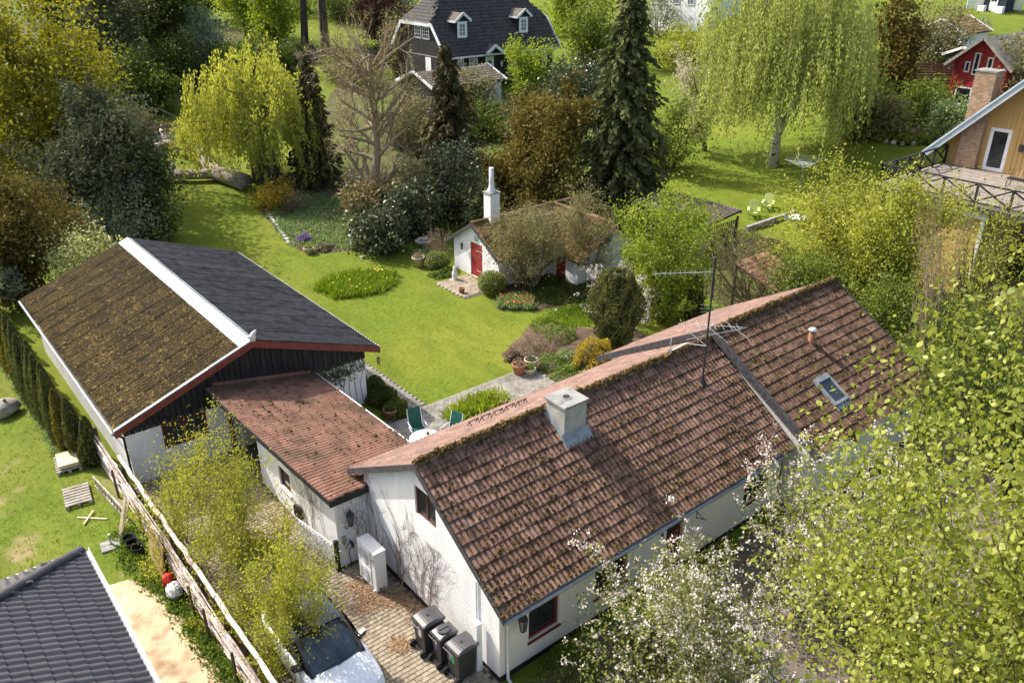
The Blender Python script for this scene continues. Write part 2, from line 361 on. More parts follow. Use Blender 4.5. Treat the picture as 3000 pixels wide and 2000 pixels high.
# ------------------------------------------------------------------ the land
def sheet(name, xs, ys, zf, m, kind='structure', smooth=True, parent=None):
    X, Y = np.meshgrid(xs, ys); Z = zf(X, Y)
    nx, ny = len(xs), len(ys)
    V = np.stack([X.ravel(), Y.ravel(), Z.ravel()], 1)
    i = np.arange((nx-1)*(ny-1)); a = (i//(nx-1))*nx+i % (nx-1)
    F = np.stack([a, a+1, a+nx+1, a+nx], 1)
    o = link(name, np_mesh(name, V, F, smooth), m, parent)
    if kind: o['kind'] = kind
    return o
def lawn_mat(name, a, b, c, d=None, dlo=.56, dhi=.66, ds=.7):
    m = mat(name, a, b, 5.0, .95, .02, 34, spec=.1, lo=.36, hi=.66, c3=c, s3=.16, lo3=.42, hi3=.66, detail=12)
    nt = m.node_tree; N = nt.nodes; L = nt.links; bs = N['Principled BSDF']
    src = bs.inputs['Base Color'].links[0].from_socket
    g = [n for n in N if n.type == 'NEW_GEOMETRY'][0]
    def layer(src, col, sc, lo, hi, amt=1.0, stretch=None):
        v = g.outputs['Position']
        if stretch:
            mp = N.new('ShaderNodeMapping'); mp.inputs['Scale'].default_value = stretch; L.new(v, mp.inputs[0]); v = mp.outputs[0]
        n = N.new('ShaderNodeTexNoise'); n.inputs['Scale'].default_value = sc; n.inputs['Detail'].default_value = 8
        L.new(v, n.inputs['Vector'])
        r = N.new('ShaderNodeMapRange'); r.inputs[1].default_value = lo; r.inputs[2].default_value = hi; r.inputs[4].default_value = amt
        L.new(n.outputs['Fac'], r.inputs[0])
        x = N.new('ShaderNodeMix'); x.data_type = 'RGBA'; L.new(r.outputs[0], x.inputs[0]); L.new(src, x.inputs[6]); x.inputs[7].default_value = _rgb(col)
        return x.outputs[2]
    dk = tuple(q*.5 for q in a)
    src = layer(src, dk, 38, .52, .68, .75)
    src = layer(src, (b[0]*1.35, b[1]*1.2, b[2]*1.6), 22, .56, .72, .7)
    src = layer(src, tuple(q*.8 for q in a), .9, .45, .65, .55, (1, .35, 1))
    if d: src = layer(src, d, ds, dlo, dhi)
    L.new(src, bs.inputs['Base Color'])
    return m
M['lawn'] = lawn_mat('mown_lawn', (.105, .150, .014), (.155, .20, .022), (.18, .20, .026))
M['rough_lawn'] = lawn_mat('rough_worn_lawn', (.10, .145, .016), (.15, .195, .025), (.19, .19, .04), (.30, .225, .13), .57, .70, .55)
M['wood_floor'] = mat('woodland_floor', (.06, .055, .025), (.10, .10, .03), 1.0, 1.0, .03, 8, c3=(.09, .13, .02), s3=.12, lo3=.45, hi3=.6)
sheet('ground', np.arange(-120, 330, 4.0), np.arange(-60, 330, 4.0), T, M['lawn'])
sheet('rough_ground', np.linspace(-12, 4.22, 30), np.linspace(8, 58, 50), lambda x, y: T(x, y)+.006, M['rough_lawn'])

def blob(name, poly, m, h=.05, nz=.03, edge=.5, step=.2, zf=None, kind='structure', parent=None, sc=3.0):
    """soft-edged low mound over a polygon: its rim dips into the ground"""
    P = np.array(poly, float); x0, y0 = P.min(0)-edge; x1, y1 = P.max(0)+edge
    xs = np.arange(x0, x1, step); ys = np.arange(y0, y1, step)
    X, Y = np.meshgrid(xs, ys)
    ins = np.zeros(X.shape, bool); dist = np.full(X.shape, 1e9); n = len(P)
    for i in range(n):
        a, b = P[i], P[(i+1) % n]
        c = ((a[1] > Y) != (b[1] > Y)) & (X < (b[0]-a[0])*(Y-a[1])/(b[1]-a[1]+1e-12)+a[0]); ins ^= c
        t = np.clip(((X-a[0])*(b[0]-a[0])+(Y-a[1])*(b[1]-a[1]))/max(1e-9, ((b-a)**2).sum()), 0, 1)
        dist = np.minimum(dist, np.hypot(X-a[0]-t*(b[0]-a[0]), Y-a[1]-t*(b[1]-a[1])))
    sd = np.where(ins, dist, -dist)
    nn = sum(np.sin(X*sc*k*1.3+k*2.1+np.sin(Y*sc*k*.9+k))*np.cos(Y*sc*k*1.1+k*1.7+np.sin(X*sc*k*.7))/k for k in (1, 2, 3.7, 6.1))
    sd = sd+.12*nn*edge
    z = np.clip(sd/edge, -1, 1)
    Z = T(X, Y)+np.where(z > 0, h*np.clip(z*2, 0, 1)+nz*nn*.5*np.clip(z, 0, 1)+.004, -.12*np.clip(-z*2, 0, 1))
    V = np.stack([X.ravel(), Y.ravel(), Z.ravel()], 1); nx = len(xs)
    i = np.arange((nx-1)*(len(ys)-1)); a = (i//(nx-1))*nx+i % (nx-1)
    F = np.stack([a, a+1, a+nx+1, a+nx], 1)
    keep = (z.ravel()[F] > -.6).any(1)
    o = link(name, np_mesh(name, V, F[keep], True), m, parent)
    if kind: o['kind'] = kind
    return o
blob('sand_ground', [(2.0, 9), (2.0, 21.2), (2.6, 22.0), (3.4, 21.7), (3.85, 20.4), (4.0, 18.4), (4.15, 16), (4.3, 9)], M['sand'], .045, .05, .4, .07, sc=2.3)

# ------------------------------------------------------------------ paving
def paver_mesh(name, L, W, Hh):
    b = MB(); e = .012; g = .0045
    x0, x1, y0, y1 = -L/2+g, L/2-g, -W/2+g, W/2-g
    b.add([(x0, y0, 0), (x1, y0, 0), (x1, y1, 0), (x0, y1, 0), (x0, y0, Hh-e), (x1, y0, Hh-e), (x1, y1, Hh-e), (x0, y1, Hh-e),
           (x0+e, y0+e, Hh), (x1-e, y0+e, Hh), (x1-e, y1-e, Hh), (x0+e, y1-e, Hh)],
          [(0, 1, 5, 4), (1, 2, 6, 5), (2, 3, 7, 6), (3, 0, 4, 7), (4, 5, 9, 8), (5, 6, 10, 9), (6, 7, 11, 10), (7, 4, 8, 11), (8, 9, 10, 11)])
    return b
def _split(mesh_b, name, mats_, parent, mats4, score, cap=300, joined=None):
    """place a piece at every 4x4 matrix: the `cap` with the best score as parts of their own, the rest joined"""
    me = mesh_b.mesh(name); me.materials.append(mats_)
    order = np.argsort(-np.asarray(score)); V0 = np.array(mesh_b.v); F0 = mesh_b.f
    A = np.array(mats4)
    for k in order[:cap]:
        o = bpy.data.objects.new(name, me); COL.objects.link(o); o.parent = parent
        o.matrix_basis = Matrix(A[k].tolist())
    rest = order[cap:]
    if len(rest):
        W = np.einsum('kij,nj->kni', A[rest][:, :3, :3], V0)+A[rest][:, None, :3, 3]
        nv = len(V0); fs = []
        flat = W.reshape(-1, 3)
        me2 = bpy.data.meshes.new(joined)
        sizes = np.array([len(f) for f in F0]); idx = np.concatenate([np.array(f) for f in F0])
        allidx = (np.arange(len(rest))[:, None]*nv+idx[None]).ravel().astype(np.int32)
        sz = np.tile(sizes, len(rest)); st = np.concatenate([[0], np.cumsum(sz)[:-1]]).astype(np.int32)
        me2.vertices.add(len(flat)); me2.vertices.foreach_set('co', np.ascontiguousarray(flat, np.float32).ravel())
        me2.loops.add(len(allidx)); me2.loops.foreach_set('vertex_index', allidx)
        me2.polygons.add(len(sz)); me2.polygons.foreach_set('loop_start', st); me2.polygons.foreach_set('use_smooth', np.zeros(len(sz), bool))
        me2.update(calc_edges=True); me2.materials.append(mats_)
        o = bpy.data.objects.new(joined, me2); COL.objects.link(o); o.parent = parent; o['kind'] = 'stuff'
def pave(parent, inside, x0, x1, y0, y1, z, L, W, m, score, joined, cap=300):
    pb = paver_mesh('paver', L, W, .034)
    mats4 = []; sc = []
    j = 0; y = y0
    while y < y1:
        x = x0+(j % 2)*L/2
        while x < x1:
            if inside(x, y):
                a = random.gauss(0, .012); c, s = math.cos(a), math.sin(a)
                A = np.eye(4); A[:2, :2] = [[c, -s], [s, c]]
                A[:3, 3] = (x+random.gauss(0, .002), y+random.gauss(0, .002), z+random.gauss(0, .0022))
                A[2, 0] = random.gauss(0, .012); A[2, 1] = random.gauss(0, .014)
                mats4.append(A); sc.append(score(x, y))
            x += L
        y += W; j += 1
    _split(pb, 'paver', m, parent, mats4, sc, cap, joined)
def inframe(x, y, z=0):
    px, py = proj((x, y, z)); return 0 < px < 3000 and 0 < py < 2000
drv = sheet('driveway', np.array([4.55, 9.32]), np.array([7.0, 26.4]), lambda x, y: x*0+.010, M['joint'], smooth=False)
pave(drv, lambda x, y: 4.7 < x < 9.2 and 7.2 < y < 26.3 and not (x > 8.2 and y > 18.1), 4.7, 9.3, 7.2, 26.4, .008, .213, .143, M['paver'],
     lambda x, y: (10 if inframe(x, y) and x > 6.9 else 0)-math.dist((x, y, 0), (0, 0, 17))*.1, 'paver_field')
pat = sheet('patio', np.array([11.6, 21.05]), np.array([18.2, 24.62]), lambda x, y: x*0+.010, M['joint_grey'], smooth=False)
def in_pat(x, y):
    if 15.6 < x < 18.3 and 22.65 < y < 23.65: return False
    if 13.4 < x < 14.75 and 24.3 < y < 24.7: return False
    return 11.7 < x < 20.95 and 18.4 < y < 24.55
pave(pat, in_pat, 11.7, 21.0, 18.4, 24.62, .008, .213, .143, M['paver_grey'],
     lambda x, y: (10 if y > 21.4 and x > 14 else 0)-math.dist((x, y, 0), (0, 0, 17))*.1, 'paver_field')
pth = sheet('garden_path', np.array([14.85, 15.62]), np.array([24.63, 40.0]), lambda x, y: x*0+.011, M['joint_grey'], smooth=False)
pave(pth, lambda x, y: 14.9 < x < 15.6 and 24.7 < y < 39.9, 14.97, 15.6, 24.7, 39.9, .009, .213, .143, M['paver_grey'],
     lambda x, y: -y, 'paver_field', 180)
spt = sheet('door_patio', np.array([23.15, 25.4]), np.array([32.4, 35.2]), lambda x, y: x*0+.034, M['joint_grey'], smooth=False)
pave(spt, lambda x, y: 23.2 < x < 25.3 and 32.5 < y < 35.1 and (y-32.4) > (x-23.3)*.35-.1, 23.25, 25.35, 32.5, 35.1, .032, .26, .17, M['paver'],
     lambda x, y: -y, 'paver_field', 200)
# soil beds and gravel (shapes from the lawn's edges)
blob('back_bed_soil', [(20.6, 51.5), (19.6, 45.4), (19.9, 43.4), (21.9, 42.3), (25.3, 41.2), (27, 43), (30, 47), (31, 54), (25, 58), (22, 55)], M['soil'], .06, .05, .5, .35)
blob('courtyard_bed_soil', [(20.7, 26.3), (20.2, 24.8), (21.1, 24.1), (21.1, 20.6), (26.5, 20.6), (27.5, 24.5), (25.4, 26.2), (24.3, 28.2), (22.5, 27.2)], M['soil'], .05, .03, .4, .25)
blob('shed_bed_soil', [(25.3, 33.4), (24.3, 31.3), (23.6, 30.2), (25.2, 28.9), (28.2, 28.3), (31.5, 29.2), (31, 32), (28.5, 32.5)], M['soil'], .05, .03, .4, .25)
blob('patio_bed_soil', [(15.65, 22.7), (18.25, 22.7), (18.25, 23.6), (15.65, 23.6)], M['soil'], .07, .02, .15, .08)
blob('barn_bed_soil', [(13.9, 24.5), (14.8, 24.5), (14.85, 28.6), (13.9, 28.6)], M['soil'], .05, .02, .2, .1)
blob('front_garden_gravel', [(9.6, 11.7), (9.6, 5), (28, 2), (34, 6), (30, 10.6), (21, 10.8), (20.6, 11.7)], M['gravel'], .02, .02, .4, .3)
blob('woodland_floor', [tuple(GT(*p)[:2]) for p in ((0, 880), (120, 720), (340, 640), (460, 480), (380, 400), (480, 330), (620, 250), (760, 60), (0, 5))], M['wood_floor'], .06, .06, 2.5, 1.2, sc=.8)
blob('shrubbery_floor', [tuple(GT(*p)[:2]) for p in ((900, 560), (1150, 640), (1420, 600), (1500, 560), (1900, 560), (1900, 320), (1600, 300), (1350, 230), (1000, 230), (880, 400))], M['wood_floor'], .06, .06, 2.0, 1.0, sc=.8)
blob('hedge_bank_floor', [tuple(GT(*p)[:2]) for p in ((2420, 380), (2520, 385), (2620, 412), (2760, 420), (2900, 330), (2800, 250), (2500, 300))], M['soil'], .08, .05, .8, .5, sc=1.0)
blob('far_boundary_floor', [(30, 28.4), (33, 24.5), (33, 16), (38, 8), (46, 14), (46, 26), (42, 29), (36, 31)], M['wood_floor'], .05, .04, 1.0, .5, sc=1.0)
# ------------------------------------------------------------------ building kit
class WF:
    """frame of a wall: origin, run direction, outward normal"""
    def __init__(s, o, d, n): s.o = np.array([o[0], o[1], 0.]); s.d = np.array([d[0], d[1], 0.]); s.n = np.array([n[0], n[1], 0.])
    def P(s, a, z, out=0.0): return tuple(s.o+s.d*a+s.n*out+np.array([0, 0, z]))
def wall(mb, wf, L, z0, top, brk=(), openings=(), t=.14, mi=0):
    tf = top if callable(top) else (lambda a: top)
    xs = sorted(set([0, L]+list(brk)+[q for o in openings for q in o[:2]]))
    flip = np.cross(wf.d, [0, 0, 1])@wf.n < 0
    def q(*p):
        p = [wf.P(*a) for a in p]; mb.quad(*(p[::-1] if flip else p), mi=mi)
    for a, b in zip(xs[:-1], xs[1:]):
        os = sorted([o for o in openings if o[0] < (a+b)/2 < o[1]], key=lambda o: o[2]); z = z0
        for o in os:
            if o[2] > z: q((a, z), (b, z), (b, o[2]), (a, o[2]))
            z = o[3]
        q((a, z), (b, z), (b, tf(b)), (a, tf(a)))
    for a, b, c, e in [o[:4] for o in openings]:
        q((a, c, 0), (b, c, 0), (b, c, -t), (a, c, -t)); q((a, e, -t), (b, e, -t), (b, e, 0), (a, e, 0))
        q((a, c, -t), (a, e, -t), (a, e, 0), (a, c, 0)); q((b, c, 0), (b, e, 0), (b, e, -t), (b, c, -t))
def bar(mb, wf, a0, a1, z0, z1, d0, d1, mi=0):
    p = [wf.P(a0, z0, d0), wf.P(a1, z0, d0), wf.P(a1, z0, d1), wf.P(a0, z0, d1), wf.P(a0, z1, d0), wf.P(a1, z1, d0), wf.P(a1, z1, d1), wf.P(a0, z1, d1)]
    mb.hexa(p, mi)
def window(parent, wf, a0, a1, z0, z1, fm, nx=1, ny=1, dep=.08, fw=.06, bw=.03, sill=None, glass=None, name='window', sd=.06):
    f = MB(); d0, d1 = -dep-.04, -dep+.02
    bar(f, wf, a0, a0+fw, z0, z1, d0, d1); bar(f, wf, a1-fw, a1, z0, z1, d0, d1)
    bar(f, wf, a0+fw, a1-fw, z0, z0+fw, d0, d1); bar(f, wf, a0+fw, a1-fw, z1-fw, z1, d0, d1)
    o = f.build(name, fm, parent)
    ia0, ia1, iz0, iz1 = a0+fw, a1-fw, z0+fw, z1-fw
    if nx*ny > 1:
        g = MB()
        for k in range(1, nx): c = ia0+(ia1-ia0)*k/nx; bar(g, wf, c-bw/2, c+bw/2, iz0, iz1, d0+.01, d1-.01)
        for k in range(1, ny): c = iz0+(iz1-iz0)*k/ny; bar(g, wf, ia0, ia1, c-bw/2, c+bw/2, d0+.012, d1-.012)
        g.build('glazing_bar', fm, o)
    gm = glass or M['glass']
    for i in range(nx):
        for j in range(ny):
            w = (ia1-ia0)/nx; h = (iz1-iz0)/ny
            p = MB(); bar(p, wf, ia0+i*w, ia0+(i+1)*w, iz0+j*h, iz0+(j+1)*h, d0+.016, d0+.024)
            p.build('pane', gm, o)
    if sill is not None:
        s = MB(); bar(s, wf, a0-.04, a1+.04, z0-.05, z0-.002, -dep+.02, sd); s.build('sill', sill, o)
    return o
def roll_tile(w=.305, L=.40, amp=.042, rise=.03, lip=.03, seg=6, rolls=2, tw=0.0):
    """concrete tile with rounded rolls: x across, y up the slope, z out"""
    b = MB(); n = seg*rolls
    xs = [w*i/n for i in range(n+1)]
    zs = [amp*(.5-.5*math.cos(2*math.pi*((i % seg)/seg)))**.75 for i in range(n+1)]
    v = [(x, 0, z+rise-lip) for x, z in zip(xs, zs)]+[(x, 0, z+rise) for x, z in zip(xs, zs)]+[(x, L, z) for x, z in zip(xs, zs)]
    k = n+1
    f = [(i, i+1, k+i+1, k+i) for i in range(n)]+[(k+i, k+i+1, 2*k+i+1, 2*k+i) for i in range(n)]
    return b.add(v, f)
def frame4(O, U, V, N=None):
    U = np.array(U, float); V = np.array(V, float)
    N = np.cross(U, V); N /= np.linalg.norm(N)
    A = np.eye(4); A[:3, 0] = U; A[:3, 1] = V; A[:3, 2] = N; A[:3, 3] = O; return A
def tile_grid(O, U, V, nU, nV, tw, course, keep=None, jit=.006):
    """matrices of tiles laid from O along U, up along V (unit vectors)"""
    out = []; O = np.array(O, float); U = np.array(U, float); V = np.array(V, float)
    for j in range(nV):
        for i in range(nU):
            if keep and not keep((i+.5)*tw, (j+.5)*course): continue
            N = np.cross(U, V)
            o = O+U*(i*tw+random.gauss(0, .003))+V*(j*course+random.gauss(0, jit))+N*abs(random.gauss(0, .004))
            out.append(frame4(o, U, V+N*random.gauss(0, .006)+U*random.gauss(0, .006)))
    return out
def ridge_caps(parent, a, b, m, r=.11, step=.4, name='ridge_tile'):
    a = np.array(a, float); b = np.array(b, float); L = np.linalg.norm(b-a); t = (b-a)/L
    sd = np.cross(t, [0, 0, 1]); sd /= np.linalg.norm(sd); up = np.cross(sd, t)
    mb = MB(); n = 8; ang = [math.pi*(-.12+1.24*i/n) for i in range(n+1)]
    v = []
    for y, rr in ((0, r*1.08), (step*1.08, r*.95)):
        v += [(rr*math.cos(w), y, rr*math.sin(w)*.9) for w in ang]
    v += [(r*.8*math.cos(w), 0, r*.8*math.sin(w)*.9) for w in ang]
    k = n+1
    mb.add(v, [(i+1, i, k+i, k+i+1) for i in range(n)]+[(i, i+1, 2*k+i+1, 2*k+i) for i in range(n)])
    me = mb.mesh(name, False); me.materials.append(m)
    cnt = int(L/step)
    for i in range(cnt):
        o = bpy.data.objects.new(name, me); COL.objects.link(o); o.parent = parent
        A = np.eye(4); A[:3, 0] = sd; A[:3, 1] = t; A[:3, 2] = up; A[:3, 3] = a+t*(i*L/cnt)+np.array([0, 0, random.gauss(0, .006)])
        o.matrix_basis = Matrix(A.tolist())
def clumps(name, P, N, size, m, parent=None, squash=.6, tang=1.0):
    """small irregular tufts: 4-sided bumps at points P on a surface with normal N"""
    n = len(P); N = np.broadcast_to(np.asarray(N, float), (n, 3))
    a = np.cross(N, RG.normal(size=(n, 3))); a /= np.linalg.norm(a, axis=1)[:, None]; b = np.cross(N, a)
    s = size*RG.lognormal(0, .45, n)[:, None]
    V = np.empty((n, 5, 3))
    for k in range(4):
        w = math.pi/2*k; rr = s*RG.uniform(.6, 1.25, (n, 1))
        V[:, k] = P+(a*math.cos(w)+b*math.sin(w))*rr*tang-N*s*.12
    V[:, 4] = P+N*s*squash*RG.uniform(.6, 1.5, (n, 1))+(a*RG.normal(size=(n, 1))+b*RG.normal(size=(n, 1)))*s*.3
    F = np.array([(0, 1, 4), (1, 2, 4), (2, 3, 4), (3, 0, 4)])
    F = (np.arange(n)[:, None, None]*5+F[None]).reshape(-1, 3)
    o = link(name, np_mesh(name, V.reshape(-1, 3), F), m, parent); o['kind'] = 'stuff'; return o
def slab(mb, p, th):
    """roof slab: 4 top points (loop) thickened downwards"""
    p = [np.array(q, float) for q in p]; n = np.cross(p[1]-p[0], p[3]-p[0]); n /= np.linalg.norm(n)
    if n[2] < 0: n = -n
    mb.hexa([q-n*th for q in p]+p)

# ================================================================== the white house
WH = thing('white_house', 'long white rendered house with mossy brown tile roof and square chimney beside the driveway', 'house', (9.3, 12, 0))
X0, X1, X2 = 9.30, 20.95, 27.75
YF, YB, YR = 11.95, 18.30, 15.15
ZR1, ZR2, SL1, SL2 = 4.96, 5.21, .672, .585
SL1B = .57
def r1(y): return ZR1-(SL1*(YR-y) if y < YR else SL1B*(y-YR))
def r2(y): return ZR2-SL2*abs(y-YR)
ZP = .22
w = MB()
gw = WF((X0, YB), (0, -1), (-1, 0))          # near gable
gwin = (YB-15.52, YB-14.55, 3.20, 4.12)
wall(w, gw, YB-YF, ZP, lambda a: r1(YB-a)-.06, (YB-YR,), [gwin])
fw_ = WF((X0, YF), (1, 0), (0, -1))          # front
ops = [(10.24-X0, 11.28-X0, .80, 2.09), (12.55-X0, 13.79-X0, .86, 2.06), (15.38-X0, 16.12-X0, ZP, 2.10), (19.0-X0, 20.25-X0, .86, 2.13)]
w2 = MB()
wall(w2, fw_, X1-X0, ZP, 2.72, (), ops, .16)
wall(w, WF((X0, YB), (1, 0), (0, 1)), X1-X0, ZP, 2.95)
YF2, YB2 = 11.1, 19.7
sw = WF((X1, YB2), (0, -1), (-1, 0)); wall(w2, sw, YB2-YF2, ZP, lambda a: r2(YB2-a)-.06, (YB2-YR,))
wall(w2, WF((X1, YF2), (1, 0), (0, -1)), X2-X1, ZP, r2(YF2)-.06)
wall(w, WF((X2, YB2), (0, -1), (1, 0)), YB2-YF2, ZP, lambda a: r2(YB2-a)-.06, (YB2-YR,))
wall(w, WF((X1, YB2), (1, 0), (0, 1)), X2-X1, ZP, r2(YB2)-.06)
wo = w.build('wall', M['render'], WH); w2.build('wall', M['render_smooth'], WH)
p = MB(); e = .025
p.box(X0+e, X1, YF+e, YB-e, -.1, ZP); p.box(X1+e, X2-e, YF2+e, YB2-e, -.1, ZP-.002); p.build('plinth', M['plinth'], WH)
window(WH, gw, *gwin, M['window_brown'], 2, 1, .07, .055, .05)
for k, o_ in enumerate(ops):
    if k == 2: continue
    window(WH, fw_, *o_, M['window_red'], 1, 1, .10, .075, sill=M['window_red'], sd=.05)
# no curtains behind the opaque panes; the front door
d = MB(); a0, a1, z0, z1 = ops[2]
bar(d, fw_, a0, a1, z0, z1, -.16, -.10); do = d.build('door', M['window_red'], WH)
q = MB(); bar(q, fw_, a0+.12, a1-.12, 1.45, 1.95, -.10, -.09); q.build('pane', M['glass'], do)
q = MB(); bar(q, fw_, a0+.36, a0+.385, 1.45, 1.95, -.09, -.08); bar(q, fw_, a0+.12, a1-.12, 1.69, 1.715, -.09, -.081); q.build('glazing_bar', M['window_red'], do)
for zz in (.35, .85):
    q = MB(); bar(q, fw_, a0+.12, a1-.12, zz, zz+.03, -.10, -.085); bar(q, fw_, a0+.12, a1-.12, zz+.40, zz+.43, -.10, -.085)
    bar(q, fw_, a0+.12, a0+.15, zz+.03, zz+.40, -.10, -.085); bar(q, fw_, a1-.15, a1-.12, zz+.03, zz+.40, -.10, -.085); q.build('door_panel', mat('pink_grey_trim', (.42, .30, .28)), do)
q = MB(); q.tube([fw_.P(a1-.08, 1.12, -.10), fw_.P(a1-.08, 1.12, -.04), fw_.P(a1-.2, 1.12, -.04)], .012); q.build('handle', M['alu'], do)
q = MB(); bar(q, fw_, 15.14-X0, 15.22-X0, 1.6, 1.76, 0, .03); q.build('doorbell', M['dark_metal'], WH)
q = MB(); q.tube([fw_.P(16.68-X0, 1.85, .01), fw_.P(16.68-X0, 1.55, .01)], .015); q.tube([fw_.P(16.68-X0, 1.58, .01), fw_.P(16.78-X0, 1.62, .3)], .012); q.tube([fw_.P(16.68-X0, 1.8, .01), fw_.P(16.75-X0, 1.63, .22)], .01); q.build('flag_bracket', M['iron'], WH)
# roof slabs
rf = MB()
xa, xb = 9.12, 20.86; yf, yb = 11.58, 18.85
slab(rf, [(xa, yf, r1(yf)), (xb, yf, r1(yf)), (xb, YR, ZR1), (xa, YR, ZR1)], .09)
slab(rf, [(xa, yb, r1(yb)), (xa, YR, ZR1), (xb, YR, ZR1), (xb, yb, r1(yb))], .09)
xc, xd = 20.86, 28.0; yf2, yb2 = 10.70, 20.2
slab(rf, [(xc, yf2, r2(yf2)), (xd, yf2, r2(yf2)), (xd, YR, ZR2), (xc, YR, ZR2)], .09)
slab(rf, [(xc, yb2, r2(yb2)), (xc, YR, ZR2), (xd, YR, ZR2), (xd, yb2, r2(yb2))], .09)
ro = rf.build('roof', M['roof_base'], WH)
c1, s1 = math.cos(math.atan(SL1)), math.sin(math.atan(SL1)); c2, s2 = math.cos(math.atan(SL2)), math.sin(math.atan(SL2))
TB = roll_tile(amp=.052, rise=.045, lip=.045)
n1 = int((xb-.06-xa)/.305); tw1 = (xb-.08-xa)/n1
CH = (13.44, 14.26, 14.28, 15.06)
def not_ch(u, v): return not (CH[0]-.02 < xa+u < CH[1]+.02 and YR-(4.30-v)*c1 > CH[2]-.05)
L1 = (YR-yf)/c1; k1 = L1/13
g1 = tile_grid((xa+.02, yf-.03, r1(yf-.03)), (1, 0, 0), (0, c1, s1), n1, 13, tw1, k1, not_ch)
sc = []
for A in g1:
    P_ = A[:3, 3]; px, py = proj(P_); sc.append((10 if 0 < px < 3000 and 0 < py < 2000 else 0)-.1*math.dist(P_, (0, 0, 17)))
_split(TB, 'roof_tile', M['tile'], ro, g1, sc, 300, 'roof_tile_field')
c1b, s1b = math.cos(math.atan(SL1B)), math.sin(math.atan(SL1B)); kb = ((yb-YR)/c1b)/13
TB4 = roll_tile(seg=4)
g1b = tile_grid((xb-.06, yb+.03, r1(yb+.03)), (-1, 0, 0), (0, -c1b, s1b), n1, 13, tw1, kb)
M['tile_rear'] = mat('pink_brown_roof_tile', (.165, .100, .080), (.215, .138, .112), 2.2, .85, .004, 55, c3=(.12, .08, .06), s3=2.5, lo3=.56, hi3=.7, rand=.2)  # pinker, less mottled tile colour for the rear slopes
_split(TB4, 'roof_tile', M['tile_rear'], ro, g1b, [0]*len(g1b), 0, 'rear_roof_tile_field')
n2 = int((xd-xc)/.305); tw2 = (xd-xc-.02)/n2; k2 = ((YR-yf2)/c2)/15
g2 = tile_grid((xc+.02, yf2-.03, r2(yf2-.03)), (1, 0, 0), (0, c2, s2), n2, 15, tw2, k2)
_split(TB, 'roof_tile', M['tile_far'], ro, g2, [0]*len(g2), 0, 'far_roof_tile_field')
g2b = tile_grid((xd, yb2+.03, r2(yb2+.03)), (-1, 0, 0), (0, -c2, s2), n2, 17, tw2, ((yb2-YR)/c2)/17)
_split(TB4, 'roof_tile', M['tile_rear'], ro, g2b, [0]*len(g2b), 0, 'far_rear_roof_tile_field')
ridge_caps(ro, (xa, YR, ZR1+.05), (xb, YR, ZR1+.05), M['tile'], .12)
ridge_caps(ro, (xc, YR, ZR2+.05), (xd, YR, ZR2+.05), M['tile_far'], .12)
# moss on the front slopes: in the troughs between the rolls, thicker towards the eaves and along the ridge
def slope_moss(name, O, U, V, LU, LV, tw, kc, n, size, m, parent, bias=1.5, holes=None):
    U = np.array(U); V = np.array(V); N = np.cross(U, V)
    v = (1-RG.random(n)**(1/bias))*LV; u = RG.random(n)*LU
    patch = np.sin(u*1.1+v*.6)*np.cos(v*1.7-u*.43)+np.sin(u*2.9+1)*np.sin(v*2.2+u*.8)*.7
    keep = RG.random(n) < np.clip(.55+.38*patch, .08, 1); u, v = u[keep], v[keep]; n = len(u)
    u = (np.floor(u/(tw/2))+RG.normal(0, .17, n))*(tw/2)         # troughs
    j = np.floor(v/kc); f = np.abs(RG.normal(0, .42, n)) % 1.0; v = (j+f)*kc
    P = np.array(O)+u[:, None]*U+v[:, None]*V+N*(.02+.03*(1-f))[:, None]
    if holes is not None: P = P[~holes(P)]
    return clumps(name, P, N, size, m, parent, .7)
inch = lambda P: (P[:, 0] > CH[0]) & (P[:, 0] < CH[1]) & (P[:, 1] > CH[2]-.1)
slope_moss('moss', (xa+.02, yf, r1(yf)), (1, 0, 0), (0, c1, s1), xb-xa-.1, L1-.1, tw1, k1, 17000, .030, M['moss'], ro, 1.7, inch)
slope_moss('moss', (xc+.1, yf2, r2(yf2)), (1, 0, 0), (0, c2, s2), xd-xc-.15, (YR-yf2)/c2-.1, tw2, k2, 12000, .032, M['moss'], ro, 1.2)
n = 2600; xr = RG.uniform(xa, xb, n); w_ = RG.normal(-.35, .5, n)
clumps('ridge_moss', np.stack([xr, YR+.12*np.sin(w_), ZR1+.06+.11*np.cos(w_)], 1), (0, -.5, .86), .032, M['moss'], ro, .8)
n = 1600; xr = RG.uniform(xc, xd, n); w_ = RG.normal(-.35, .5, n)
clumps('ridge_moss', np.stack([xr, YR+.12*np.sin(w_), ZR2+.06+.11*np.cos(w_)], 1), (0, -.5, .86), .032, M['moss'], ro, .8)
# barge boards and eaves
def barge(x, ya, za, yb_, zb, th, h, m, name='barge_board'):
    b = MB(); b.hexa([(x, ya, za-h), (x+th, ya, za-h), (x+th, yb_, zb-h), (x, yb_, zb-h), (x, ya, za), (x+th, ya, za), (x+th, yb_, zb), (x, yb_, zb)]); return b.build(name, m, WH)
barge(xa-.035, yf-.06, r1(yf)+.03, YR, ZR1+.07, .034, .20, M['grey_wood']); barge(xa-.035, YR, ZR1+.07, yb+.06, r1(yb)+.03, .034, .20, M['grey_wood'])
barge(xc-.16, yf2-.08, r2(yf2)+.07, YR, ZR2+.15, .15, .25, M['grey_wood']); barge(xc-.16, YR, ZR2+.15, yb2+.06, r2(yb2)+.07, .15, .25, M['grey_wood'])
barge(xd+.01, yf2-.06, r2(yf2)+.05, YR, ZR2+.1, .03, .18, M['grey_wood']); barge(xd+.01, YR, ZR2+.1, yb2+.06, r2(yb2)+.05, .03, .18, M['grey_wood'])
